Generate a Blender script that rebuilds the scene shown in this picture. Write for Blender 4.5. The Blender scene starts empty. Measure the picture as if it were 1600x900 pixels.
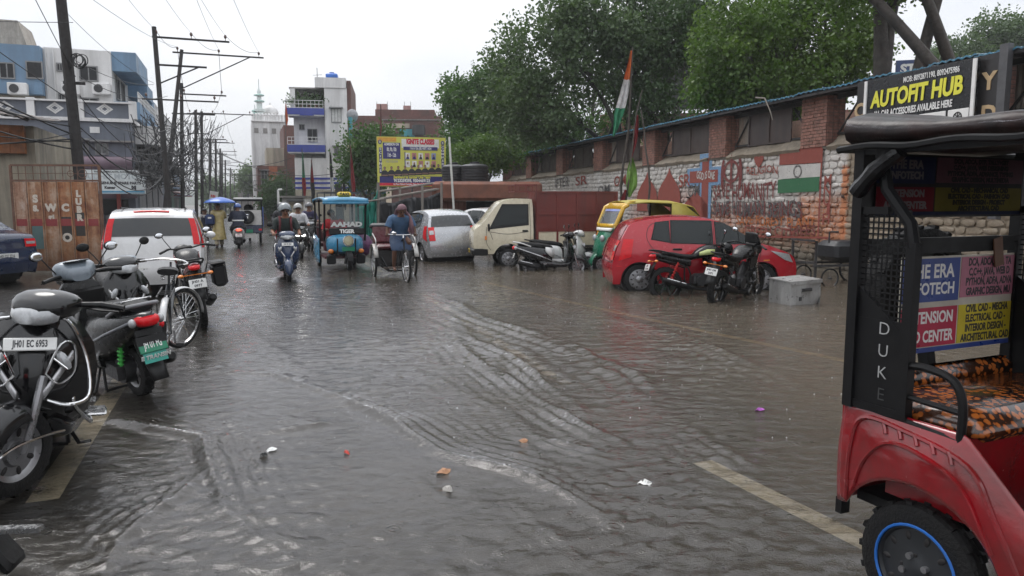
import bpy,bmesh,math,random
import numpy as np
from mathutils import Vector,Matrix,noise
random.seed(7);np.random.seed(7)
PI = math.pi
C = bpy.context.scene.collection
scene = bpy.context.scene
# ------------------------------------------------------------------ camera
F,HC = 1150.0,1.65
PITCH = math.atan(133/1150)
CP,SP = math.cos(PITCH),math.sin(PITCH)
cam_d = bpy.data.cameras.new('camera');cam = bpy.data.objects.new('camera',cam_d);C.objects.link(cam)
cam.location = (0,0,HC);cam.rotation_euler = (PI/2 - PITCH,0,0)
cam_d.sensor_width = 36;cam_d.lens = 36*F/1600;cam_d.clip_start = .05;cam_d.clip_end = 4000
scene.camera = cam
scene.view_settings.view_transform = 'Standard';scene.view_settings.look = 'None'
scene.view_settings.exposure = 1.0;scene.view_settings.gamma = 1
scene.cycles.max_bounces = 6;scene.cycles.diffuse_bounces = 2;scene.cycles.glossy_bounces = 3
scene.cycles.transparent_max_bounces = 12;scene.cycles.transmission_bounces = 3;scene.cycles.volume_bounces = 0
scene.cycles.use_denoising = True;scene.cycles.caustics_reflective = False;scene.cycles.caustics_refractive = False
# ------------------------------------------------------------------ sky and sun (overcast rain light)
SUN_EL,SUN_AZ = math.radians(58),math.radians(-45)
W = bpy.data.worlds.new('World');scene.world = W;W.use_nodes = True
nt = W.node_tree;nt.nodes.clear();N = nt.nodes.new;L = nt.links.new
sky = N('ShaderNodeTexSky');sky.sky_type = 'NISHITA';sky.sun_disc = False
sky.sun_elevation = SUN_EL;sky.sun_rotation = SUN_AZ;sky.air_density = 1.0;sky.dust_density = 3.0
hs = N('ShaderNodeHueSaturation');hs.inputs['Saturation'].default_value = .25;L(sky.outputs[0],hs.inputs['Color'])
tc = N('ShaderNodeTexCoord');mp = N('ShaderNodeMapping');mp.inputs['Scale'].default_value = (1.2,1.2,3.2)
L(tc.outputs['Generated'],mp.inputs[0])
nz = N('ShaderNodeTexNoise');nz.inputs['Scale'].default_value = 1.7;nz.inputs['Detail'].default_value = 6;nz.inputs['Roughness'].default_value = .55
L(mp.outputs[0],nz.inputs['Vector'])
rp = N('ShaderNodeValToRGB');rp.color_ramp.elements[0].position = .36;rp.color_ramp.elements[1].position = .66
rp.color_ramp.elements[0].color = (4.05,4.25,4.6,1);rp.color_ramp.elements[1].color = (5.2,5.25,5.4,1)
L(nz.outputs['Fac'],rp.inputs[0])
mx = N('ShaderNodeMix');mx.data_type = 'RGBA';mx.inputs['Factor'].default_value = .88
L(hs.outputs[0],mx.inputs['A']);L(rp.outputs[0],mx.inputs['B'])
bg = N('ShaderNodeBackground');bg.inputs['Strength'].default_value = .1;
# overcast luminance: the cloud deck brightens smoothly from the horizon to the zenith
se = N('ShaderNodeSeparateXYZ');L(tc.outputs['Generated'],se.inputs[0])
gr = N('ShaderNodeMapRange');L(se.outputs[2],gr.inputs[0]);gr.inputs[1].default_value = 0;gr.inputs[2].default_value = 1;gr.inputs[3].default_value = .86;gr.inputs[4].default_value = 2.0
vm_ = N('ShaderNodeVectorMath');vm_.operation = 'SCALE';L(mx.outputs['Result'],vm_.inputs[0]);L(gr.outputs[0],vm_.inputs['Scale']);L(vm_.outputs[0],bg.inputs['Color'])
wo = N('ShaderNodeOutputWorld');L(bg.outputs[0],wo.inputs[0])
sd = bpy.data.lights.new('sun','SUN');sun = bpy.data.objects.new('sun',sd);C.objects.link(sun)
sd.energy = .6;sd.angle = math.radians(25);sd.color = (1,.97,.93)
sun.rotation_euler = (PI/2 - SUN_EL,0,-SUN_AZ + PI);sun.location = (0,0,60)
# sun direction agrees with the sky: light arrives from azimuth SUN_AZ (measured from +Y towards +X)
_d = Vector((math.sin(SUN_AZ)*math.cos(SUN_EL),math.cos(SUN_AZ)*math.cos(SUN_EL),math.sin(SUN_EL)))
sun.rotation_euler = _d.to_track_quat('Z','Y').to_euler()
# ------------------------------------------------------------------ helpers: survey points
def G(px,py,z=0.0):
    u = (px-800)/F;v = (450-py)/F;t = (HC-z)/(SP - v*CP)
    return Vector((u*t,t*(CP+v*SP),z))
def P(px,py,Y):
    u = (px-800)/F;v = (450-py)/F;t = Y/(CP+v*SP)
    return Vector((u*t,Y,HC + t*(-SP+v*CP)))
E1 = Vector((.9397,.342,0));E2 = Vector((-.342,.9397,0));RC = Vector((1.4,4.2,0));RA = math.radians(20)
def RF(a,b,z=0.0): return RC + E1*a + E2*b + Vector((0,0,z))     # a across the road, b along it
# ------------------------------------------------------------------ materials
_mats = {}
def lin(c):
    if isinstance(c,str):
        c = tuple(int(c[i:i+2],16)/255 for i in (0,2,4))
        c = tuple(x/12.92 if x <= .04045 else ((x+.055)/1.055)**2.4 for x in c)
    return tuple(c[:3]) + (1.0,)
class NT:
    def __init__(s,m): m.use_nodes = True;s.t = m.node_tree;s.b = s.t.nodes['Principled BSDF'];s.o = s.t.nodes['Material Output']
    def n(s,k,**kw):
        x = s.t.nodes.new('ShaderNode'+k)
        for a,v in kw.items():
            if a.startswith('i_'): x.inputs[a[2:].replace('_',' ')].default_value = v
            else: setattr(x,a,v)
        return x
    def l(s,a,b): s.t.links.new(a,b)
    def noise(s,scale,detail=4,rough=.6,vec=None,dist=0):
        x = s.n('TexNoise',i_Scale=scale,i_Detail=detail,i_Roughness=rough,i_Distortion=dist)
        if vec is not None: s.l(vec,x.inputs['Vector'])
        return x.outputs['Fac']
    def ramp(s,fac,stops):
        r = s.n('ValToRGB');e = r.color_ramp.elements
        while len(e) < len(stops): e.new(.5)
        for q,(p,c) in zip(e,stops):
            q.position = p;q.color = lin(c) if not isinstance(c,(int,float)) else (c,c,c,1)
        s.l(fac,r.inputs[0]);return r.outputs[0]
    def mix(s,fac,a,b,bt='MIX'):
        m = s.n('Mix',data_type='RGBA',blend_type=bt)
        for k,v in (('Factor',fac),('A',a),('B',b)):
            if hasattr(v,'is_output'): s.l(v,m.inputs[k])
            else: m.inputs[k].default_value = v if k == 'Factor' else lin(v)
        return m.outputs['Result']
    def math(s,op,a,b=0.0,c=0.0,clamp=False):
        m = s.n('Math',operation=op,use_clamp=clamp)
        for i,v in enumerate((a,b,c)):
            if hasattr(v,'is_output'): s.l(v,m.inputs[i])
            else: m.inputs[i].default_value = v
        return m.outputs[0]
    def mrange(s,v,a,b,c=0.0,d=1.0):
        m = s.n('MapRange');s.l(v,m.inputs[0])
        for i,q in enumerate((a,b,c,d)): m.inputs[i+1].default_value = q
        return m.outputs[0]
    def bump(s,h,strength=.3,dist=.01,nrm=None):
        b = s.n('Bump',i_Strength=strength,i_Distance=dist);s.l(h,b.inputs['Height'])
        if nrm is not None: s.l(nrm,b.inputs['Normal'])
        return b.outputs[0]
    def pos(s,obj=True):
        return s.n('TexCoord').outputs['Object'] if obj else s.n('NewGeometry').outputs['Position']
    def set(s,**kw):
        for k,v in kw.items():
            i = s.b.inputs[k.replace('_',' ')]
            if hasattr(v,'is_output'): s.l(v,i)
            else: i.default_value = lin(v) if i.type == 'RGBA' else v
def M(name,col,rough=.5,metal=0.0,var=.25,scale=5.0,bump=0.0,bscale=60.0,coat=0.0,dirt=None,dfac=.5,dscale=2.5,spec=.5,rvar=.12,streak=False,emit=0):
    """a wet, slightly worn surface: colour varied by noise, patches of dirt, fine bump"""
    if name in _mats: return _mats[name]
    m = bpy.data.materials.new(name);t = NT(m);_mats[name] = m
    v = t.pos()
    n1 = t.noise(scale,5,.65,v)
    c = lin(col)
    dark = tuple(x*(1-var) for x in c[:3]);lite = tuple(min(1,x*(1+var*.7)) for x in c[:3])
    out = t.ramp(n1,[(.3,dark),(.7,lite)])
    if dirt is not None:
        vv = v
        if streak:
            mp = t.n('Mapping');mp.inputs['Scale'].default_value = (1,1,.12);t.l(v,mp.inputs[0]);vv = mp.outputs[0]
        n2 = t.noise(dscale,7,.7,vv,.4)
        f = t.mrange(n2,.5-.08,.5+.14,0,dfac)
        out = t.mix(f,out,dirt)
    r = t.mrange(t.noise(scale*2.3,3,.6,v),.3,.7,max(.02,rough-rvar),min(1,rough+rvar))
    t.set(Base_Color=out,Roughness=r,Metallic=metal,Coat_Weight=coat,Coat_Roughness=.08,Specular_IOR_Level=spec)
    if bump: t.set(Normal=t.bump(t.noise(bscale,4,.6,v),bump,.02))
    if emit: t.set(Emission_Color=col,Emission_Strength=emit)
    return m
def glass(name,col='0b1114',rough=.03,alpha=.35):
    """window glass: a tinted sheet, partly see-through, with a mirror reflection"""
    if name in _mats: return _mats[name]
    m = bpy.data.materials.new(name);t = NT(m);_mats[name] = m
    n = t.noise(9,3,.6,t.pos())
    t.set(Base_Color=t.mix(n,col,tuple(x*1.6 for x in lin(col)[:3])),Roughness=rough,Specular_IOR_Level=.8,Coat_Weight=.15,Coat_Roughness=.03,Alpha=1-alpha)
    return m
# ------------------------------------------------------------------ mesh builder
class MB:
    def __init__(s): s.v = [];s.f = [];s.mi = [];s.cur = 0
    def add(s,vs,fs):
        o = len(s.v);s.v.extend([tuple(p) for p in vs])
        for f in fs: s.f.append(tuple(i+o for i in f));s.mi.append(s.cur)
        return s
    def mat(s,i): s.cur = i;return s
    def box(s,c,d,rot=None,bev=0.0,taper=1.0):
        x,y,z = (q/2 for q in d);c = Vector(c)
        if bev > 0:
            b = min(bev,x*.9,y*.9,z*.9);vs = [];
            pts = []
            for sz in (-1,1):
                k = taper if sz > 0 else 1
                for lay in (0,1):
                    zz = sz*(z - (b if lay == (0 if sz > 0 else 1) else 0))
                    ins = 0 if (lay == (0 if sz > 0 else 1)) else b
                    ring = []
                    for (a,e) in ((1,1),(-1,1),(-1,-1),(1,-1)):
                        X,Y = x*k-ins,y*k-ins;bb = b*.6
                        if a*e > 0: ring += [(a*X,e*(Y-bb)),(a*(X-bb),e*Y)]
                        else: ring += [(a*(X-bb),e*Y),(a*X,e*(Y-bb))]
                    pts.append([(p[0],p[1],zz) for p in ring])
            rings = [pts[0],pts[1],pts[2],pts[3]]
            if rot is not None: rings = [[rot @ Vector(p) for p in r] for r in rings]
            rings = [[Vector(p)+c for p in r] for r in rings]
            return s.loft(rings)
        k = taper
        vs = [(-x,-y,-z),(x,-y,-z),(x,y,-z),(-x,y,-z),(-x*k,-y*k,z),(x*k,-y*k,z),(x*k,y*k,z),(-x*k,y*k,z)]
        vs = [Vector(p) for p in vs]
        if rot is not None: vs = [rot @ p for p in vs]
        return s.add([p+c for p in vs],[(0,3,2,1),(4,5,6,7),(0,1,5,4),(1,2,6,5),(2,3,7,6),(3,0,4,7)])
    def bar(s,a,b,w,h=None,up=(0,0,1)):
        a,b = Vector(a),Vector(b);h = h or w;d = b-a;x = d.normalized();u = Vector(up)
        y = u.cross(x)
        if y.length < 1e-4: y = Vector((0,1,0)).cross(x)
        y.normalize();z = x.cross(y)
        R = Matrix((x,y,z)).transposed()
        return s.box((a+b)/2,(d.length,w,h),R)
    def loft(s,rings,closed=True,caps=True):
        n = len(rings[0]);vs = [p for r in rings for p in r];fs = []
        for i in range(len(rings)-1):
            for j in range(n if closed else n-1):
                k = (j+1) % n
                fs.append((i*n+j,i*n+k,(i+1)*n+k,(i+1)*n+j))
        if caps and closed:
            fs.append(tuple(range(n-1,-1,-1)));fs.append(tuple((len(rings)-1)*n+j for j in range(n)))
        return s.add(vs,fs)
    def tube(s,pts,r,n=8,closed=False,caps=True,flat=1.0):
        pts = [Vector(p) for p in pts];m = len(pts)
        rr = r if isinstance(r,(list,tuple)) else [r]*m
        tang = []
        for i in range(m):
            a = pts[i-1] if (i > 0 or closed) else pts[i];b = pts[(i+1) % m] if (i < m-1 or closed) else pts[i]
            d = b-a;tang.append(d.normalized() if d.length > 1e-9 else Vector((0,0,1)))
        t0 = tang[0];u = t0.orthogonal().normalized()
        if abs(t0.z) < .95: u = (Vector((0,0,1)) - t0*t0.z).normalized()
        rings = []
        for i in range(m):
            t = tang[i];u = u - t*u.dot(t)
            u = u.normalized() if u.length > 1e-6 else t.orthogonal().normalized()
            w = t.cross(u)
            rings.append([pts[i] + (u*math.cos(2*PI*k/n)*flat + w*math.sin(2*PI*k/n))*rr[i] for k in range(n)])
        if closed: rings.append(rings[0])
        return s.loft(rings,True,caps and not closed)
    def lathe(s,prof,c=(0,0,0),axis='z',n=24,closed=False,a0=0,a1=2*PI):
        c = Vector(c);rings = []
        full = abs(a1-a0-2*PI) < 1e-6;m = n if full else n+1
        for (r,h) in prof:
            ring = []
            for k in range(m):
                a = a0+(a1-a0)*k/n;q = (r*math.cos(a),r*math.sin(a))
                p = {'z': (q[0],q[1],h),'x': (h,q[0],q[1]),'y': (q[1],h,q[0])}[axis]
                ring.append(Vector(p)+c)
            rings.append(ring)
        if closed: rings.append(rings[0])
        return s.loft(rings,full,False)
    def disc(s,c,r,axis='y',n=20,th=.01):
        return s.lathe([(0.0001,-th/2),(r,-th/2),(r,th/2),(.0001,th/2)],c,axis,n)
    def torus(s,c,R,r,axis='y',n=28,k=8,sq=1.0):
        prof = [(R+r*math.cos(2*PI*i/k),r*sq*math.sin(2*PI*i/k)) for i in range(k)]
        return s.lathe(prof,c,axis,n,closed=True)
    def ell(s,c,rad,rot=None,nu=14,nv=9):
        c = Vector(c);rings = []
        for i in range(nv+1):
            ph = -PI/2 + PI*i/nv;cr = max(math.cos(ph),.001)
            ring = [Vector((rad[0]*cr*math.cos(2*PI*k/nu),rad[1]*cr*math.sin(2*PI*k/nu),rad[2]*math.sin(ph))) for k in range(nu)]
            rings.append([(rot @ p if rot is not None else p)+c for p in ring])
        return s.loft(rings)
    def prism(s,poly,d,plane='xz',at=0.0):
        """poly in a plane, thickness d centred at `at` along the normal"""
        def m(p,q):
            return {'xz': (p[0],q,p[1]),'xy': (p[0],p[1],q),'yz': (q,p[0],p[1])}[plane]
        return s.loft([[Vector(m(p,at-d/2)) for p in poly],[Vector(m(p,at+d/2)) for p in poly]])
    def grid(s,fn,nu,nv):
        vs = [fn(i/nu,j/nv) for i in range(nu+1) for j in range(nv+1)]
        return s.add(vs,[(i*(nv+1)+j,(i+1)*(nv+1)+j,(i+1)*(nv+1)+j+1,i*(nv+1)+j+1) for i in range(nu) for j in range(nv)])
    def xf(s,Mx):
        s.v = [tuple(Mx @ Vector(p)) for p in s.v];return s
    def mesh(s,name,mats,smooth=35):
        me = bpy.data.meshes.new(name);me.from_pydata(s.v,[],s.f)
        mats = mats if isinstance(mats,(list,tuple)) else [mats]
        for q in mats: me.materials.append(q)
        if len(mats) > 1: me.polygons.foreach_set('material_index',s.mi)
        bm = bmesh.new();bm.from_mesh(me);bmesh.ops.recalc_face_normals(bm,faces=bm.faces);bm.to_mesh(me);bm.free()
        if smooth:
            me.shade_smooth();me.set_sharp_from_angle(angle=math.radians(smooth))
        return me
    def build(s,name,mats,parent=None,smooth=35,sub=0,sol=0):
        return obj(name,s.mesh(name,mats,smooth),parent,sub,sol)
def obj(name,me,parent=None,sub=0,sol=0):
    o = bpy.data.objects.new(name,me);C.objects.link(o)
    if parent is not None: o.parent = parent
    if sol: q = o.modifiers.new('thick','SOLIDIFY');q.thickness = sol;q.offset = 0
    if sub: q = o.modifiers.new('smooth','SUBSURF');q.levels = sub;q.render_levels = sub
    return o
def tag(o,label=None,cat=None,group=None,kind=None):
    for k,v in (('label',label),('category',cat),('group',group),('kind',kind)):
        if v: o[k] = v
    return o
def thing(name,label,cat,loc=(0,0,0),rz=0.0,group=None,tilt=(0,0)):
    o = bpy.data.objects.new(name,None);C.objects.link(o);o.empty_display_size = .2
    o.rotation_mode = 'XYZ';o.location = loc;o.rotation_euler = (tilt[0],tilt[1],rz)
    return tag(o,label,cat,group)
def struct(o): return tag(o,kind='structure')
def stuff(o): return tag(o,kind='stuff')
def kids(o): return [c for c in C.objects if c.parent == o]
def copy_tree(root,loc,rz,label,group=None,swap=None):
    ch = {}
    for c in C.objects: ch.setdefault(c.parent,[]).append(c)
    def cp(o,par):
        c = o.copy();C.objects.link(c);c.parent = par
        if swap and c.type == 'MESH' and c.data.materials and c.data.materials[0] in swap:
            c.data = c.data.copy()
            for i,q in enumerate(c.data.materials):
                if q in swap: c.data.materials[i] = swap[q]
        for k in ch.get(o,()): cp(k,c)
        return c
    r = cp(root,None);r.location = loc;r.rotation_euler = (0,0,rz);r['label'] = label
    if group: r['group'] = group
    return r
def text(name,s,size,mtl,parent,Mx,ext=.002,align='CENTER',shear=0.0,bold=0.0,sx=1.0,space=1.0):
    """flat lettering as a thin mesh; Mx takes the text plane (x right, y up) into the parent's space"""
    cu = bpy.data.curves.new(name,'FONT');cu.body = s;cu.size = size;cu.align_x = align;cu.align_y = 'CENTER'
    cu.extrude = ext;cu.shear = shear;cu.offset = bold;cu.resolution_u = 3;cu.space_character = space
    o = bpy.data.objects.new(name,cu);C.objects.link(o)
    dg = bpy.context.evaluated_depsgraph_get();me = bpy.data.meshes.new_from_object(o.evaluated_get(dg))
    bpy.data.objects.remove(o);bpy.data.curves.remove(cu)
    me.transform(Mx @ Matrix.Diagonal((sx,1,1,1)));me.materials.clear();me.materials.append(mtl);me.name = name
    return obj(name,me,parent)
def frame(o,x,y):
    """matrix with origin o, x axis x, y axis y"""
    x = Vector(x).normalized();y = Vector(y);y = (y - x*y.dot(x)).normalized();z = x.cross(y)
    m = Matrix((x,y,z)).transposed().to_4x4();m.translation = Vector(o);return m
def rz(a): return Matrix.Rotation(a,3,'Z')
def rx(a): return Matrix.Rotation(a,3,'X')
def ry(a): return Matrix.Rotation(a,3,'Y')
def spl(pts,n,closed=False):
    """Catmull-Rom through pts, n samples per span"""
    pts = [Vector(p) for p in pts];m = len(pts);out = []
    for i in range(m if closed else m-1):
        p0 = pts[i-1] if (i > 0 or closed) else pts[0]*2-pts[1]
        p1,p2 = pts[i],pts[(i+1) % m]
        p3 = pts[(i+2) % m] if (i+2 < m or closed) else pts[-1]*2-pts[-2]
        for k in range(n):
            t = k/n
            out.append(.5*((2*p1) + (p2-p0)*t + (2*p0-5*p1+4*p2-p3)*t*t + (3*p1-p0-3*p2+p3)*t**3))
    if not closed: out.append(pts[-1])
    return out
def interp(x,xs,ys): return float(np.interp(x,xs,ys))
# ================================================================== GROUND, ROAD, WATER
def road_z(a):            # the road dips into a flooded gutter on the right
    return -.03 - .12*min(1,max(0,(a-.5)/4.5))
def wet_asphalt():
    m = bpy.data.materials.new('wet_asphalt');t = NT(m);v = t.pos()
    big = t.noise(.35,6,.65,v,.6);fine = t.noise(90,3,.7,v);mid = t.noise(6,6,.7,v)
    c = t.ramp(mid,[(.3,(.022,.022,.022)),(.7,(.05,.049,.048))])
    c = t.mix(t.mrange(big,.45,.65),c,(.062,.059,.056))
    c = t.mix(t.mrange(fine,.55,.75,0,.5),c,(.13,.125,.12))
    t.set(Base_Color=c,Roughness=t.mrange(mid,.3,.7,.25,.5),Normal=t.bump(fine,.5,.01))
    return m
def ground_mat():
    m = bpy.data.materials.new('earth');t = NT(m);v = t.pos()
    c = t.ramp(t.noise(.3,8,.65,v),[(.3,(.05,.045,.038)),(.7,(.12,.1,.08))])
    t.set(Base_Color=c,Roughness=.5);return m
mb = MB()
mb.grid(lambda u,w: Vector((-700+1400*u,-80+1700*w,-.2)),8,8)
struct(mb.build('ground',ground_mat()))
# road: cross sections marching away, bending gently to the left beyond the bazaar
mb = MB();rows = []
for i in range(60):
    b = -14 + 5.0*i
    bend = -max(0,b-70)**1.5*.012
    rows.append([RF(a + bend,b,road_z(a)) for a in (-8.5,-6,-4.5,-2,0,.5,1.5,2.5,3.5,5,7,9.5,13)])
mb.loft(rows,closed=False,caps=False)
ROAD = struct(mb.build('road',wet_asphalt()))
# ---- painted lines
def worn_paint(name,col,wear=.5):
    m = bpy.data.materials.new(name);t = NT(m);v = t.pos()
    n = t.noise(3,8,.75,v);n2 = t.noise(40,4,.7,v)
    c = t.mix(t.mrange(n2,.4,.8),col,tuple(x*.55 for x in lin(col)[:3]))
    a = t.mrange(t.math('ADD',n,t.math('MULTIPLY',n2,.35)),wear,wear+.16)
    t.set(Base_Color=c,Roughness=.45,Alpha=a);return m
def line_strip(name,pts,w,mtl,dz=.004):
    mb = MB();pts = [Vector(p) for p in pts];P2 = spl(pts,6) if len(pts) > 2 else [pts[0].lerp(pts[1],i/12) for i in range(13)]
    rows = []
    for i,p in enumerate(P2):
        d = (P2[min(i+1,len(P2)-1)] - P2[max(i-1,0)]).normalized();n = Vector((d.y,-d.x,0))
        r = []
        for k in (-.5,0,.5):
            q = p + n*w*k;a = (q-RC).dot(E1);q.z = road_z(a) + dz;r.append(q)
        rows.append(r)
    mb.loft(rows,closed=False,caps=False);return struct(mb.build(name,mtl))
yl = worn_paint('worn_cream_paint',(.46,.41,.31),.47);ye = worn_paint('silted_yellow_paint',(.5,.36,.17),.42)
line_strip('road_marking_edge',[(-2.66,4.0,0),(-3.72,6.85,0),(-5.5,11.7,0),(-9,21.5,0)],.165,yl)
line_strip('road_marking_centre',[(2.3,2.3,0),(1.78,3.42,0),(1.24,4.64,0)],.15,yl)
line_strip('road_marking_centre',[(.5,6.7,0),(.1,7.95,0),(-1.0,11.5,0),(-1.7,13.7,0)],.13,worn_paint('ghost_cream_paint',(.36,.31,.24),.58))
line_strip('road_marking_centre',[(-3.2,18.0,0),(-4.6,22,0)],.13,yl)
line_strip('road_marking_gutter',[(4.6,6.7,0),(3.75,8.06,0),(2.2,10.7,0),(.8,13.26,0),(-.6,16,0)],.16,ye)
# ---- water: a real rippled surface, finer near the viewer
def crest(P0,amp,w,trail=0.0,lam=.12,side=1):
    return (np.array([tuple(G(*p))[:2] for p in P0]),amp,w,trail,lam,side)
crests = [
 crest([(668,452),(700,470),(760,500),(840,525),(900,545),(925,562),(1000,590),(1060,640)],.016,.08,.5,.20,1),
 crest([(690,480),(740,530),(800,560),(860,600),(905,630),(912,660)],.013,.045,.6,.13,1),
 crest([(700,505),(740,560),(830,610),(890,655),(960,690),(1000,715)],.011,.04,.6,.12,1),
 crest([(610,560),(700,600),(780,640),(850,690),(990,720)],.007,.04,.5,.12,1),
 crest([(335,578),(430,590),(540,630),(620,668),(690,715),(760,735),(840,760),(930,810),(990,880)],.017,.04,.3,.1,-1),
 crest([(150,648),(235,672),(320,690),(328,740),(345,790),(400,840),(450,862),(560,895)],.017,.036,.3,.09,-1),
 crest([(320,690),(430,678),(520,662)],.011,.035,.2,.08,-1),
 crest([(330,735),(250,800),(190,850),(180,895)],.012,.035,.3,.08,1),
 crest([(640,740),(700,790),(800,800),(870,850),(920,890)],.007,.03,.4,.08,1),
 crest([(800,470),(900,478),(1000,505),(1080,530),(1180,575),(1290,615)],.009,.07,.4,.17,1),
 crest([(270,600),(330,575),(380,590)],.007,.04,.4,.08,1),
 crest([(380,500),(430,545),(480,590)],.006,.05,.3,.12,1),
 crest([(930,560),(1010,620),(1100,690),(1200,750)],.006,.05,.4,.12,1)]
NU,NV = 430,1240
vv = np.concatenate([np.exp(np.linspace(math.log(1.15),math.log(42),NV-90)),np.exp(np.linspace(math.log(42),math.log(170),91))[1:]]);uu = np.linspace(-1.25,1.15,NU)
Y_,U_ = np.meshgrid(vv,uu,indexing='ij');X_ = U_*Y_
Z_ = np.full_like(X_,.008)
def wob(x,y,k,seed):
    r = np.random.RandomState(seed);o = np.zeros_like(x)
    for _ in range(7):
        a = r.uniform(0,2*PI);kk = k*r.uniform(.5,1.6);o += np.sin(kk*(x*math.cos(a)+y*math.sin(a)) + r.uniform(0,6.3))
    return o/7
jx = X_ + .10*wob(X_,Y_,2.2,1) + .03*wob(X_,Y_,9,2);jy = Y_ + .10*wob(X_,Y_,2.2,3) + .03*wob(X_,Y_,9,4)
for (pl,amp,w,trail,lam,side) in crests:
    best = np.full_like(X_,1e9);sgn = np.ones_like(X_);tt = np.zeros_like(X_)
    for i in range(len(pl)-1):
        a,b = pl[i],pl[i+1];d = b-a;L2 = d@d
        t = np.clip(((jx-a[0])*d[0]+(jy-a[1])*d[1])/L2,0,1)
        ex = jx-a[0]-t*d[0];ey = jy-a[1]-t*d[1];dist = np.hypot(ex,ey)
        s = np.sign(d[0]*ey-d[1]*ex);k = dist < best
        best = np.where(k,dist,best);sgn = np.where(k,s,sgn);tt = np.where(k,(i+t)/(len(pl)-1),tt)
    sd_ = best*sgn*side
    fade = np.clip(np.minimum(tt,1-tt)*7,0,1)
    face = np.where(sd_ > 0,np.exp(-(sd_/w)**2),np.exp(-(sd_/(w*3.2))**2))      # steep front, long back
    tr = trail*np.where(sd_ < 0,np.cos(2*PI*sd_/lam)*np.exp(sd_/(lam*3.5)),0)
    brk_ = .35 + .65*np.clip(.5+1.3*wob(X_,Y_,3.5,int(amp*1e5)+len(pl)),0,1.3);Z_ += 2.3*amp*fade*brk_*(face + tr*1.1)
def chop():
    r = np.random.RandomState(77);o = np.zeros_like(X_);wx = X_ + .05*wob(X_,Y_,6,21);wy = Y_ + .05*wob(X_,Y_,6,22)
    for _ in range(26):
        a = 1.9 + r.normal()*.55;k = r.uniform(20,72);o += np.sin(k*(wx*math.cos(a)+wy*math.sin(a)) + r.uniform(0,6.3))/k
    gust = np.clip(.55 + 1.1*wob(X_,Y_,1.6,23),.1,1.35)
    return .043*o*gust*np.clip(1.15-Y_/26,0,1)
amp2 = .0022 + .0022*np.clip((X_+1)/3,0,1)
Z_ += amp2*wob(X_,Y_,14,11)*np.clip(1.4-np.hypot(X_,Y_)/14,.15,1) + chop()
Z_ += .004*wob(X_,Y_,3.0,13)*np.clip((X_+.342*Y_+2)/4,.2,1)
# rings thrown up by the traffic
for (px,py,R,am) in ((437,437,.5,.012),(470,440,.7,.008),(540,423,.7,.012),(640,438,.4,.006),(290,575,.35,.004),(240,617,.3,.003),(600,430,.5,.006)):
    g = G(px,py);d = np.hypot(X_-g.x,Y_-g.y);Z_ += am*np.cos(d*2*PI/.22)*np.exp(-(d/R)**2)
me = bpy.data.meshes.new('water')
me.vertices.add(NU*NV);me.vertices.foreach_set('co',np.stack([X_,Y_,Z_],-1).astype(np.float32).ravel())
ii,jj = np.meshgrid(np.arange(NV-1),np.arange(NU-1),indexing='ij')
q = np.stack([ii*NU+jj,ii*NU+jj+1,(ii+1)*NU+jj+1,(ii+1)*NU+jj],-1).reshape(-1,4)
me.loops.add(q.size);me.loops.foreach_set('vertex_index',q.ravel().astype(np.int32))
me.polygons.add(len(q));me.polygons.foreach_set('loop_start',np.arange(0,q.size,4,dtype=np.int32));me.polygons.foreach_set('loop_total',np.full(len(q),4,np.int32))
me.update();me.validate();me.shade_smooth()
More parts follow.
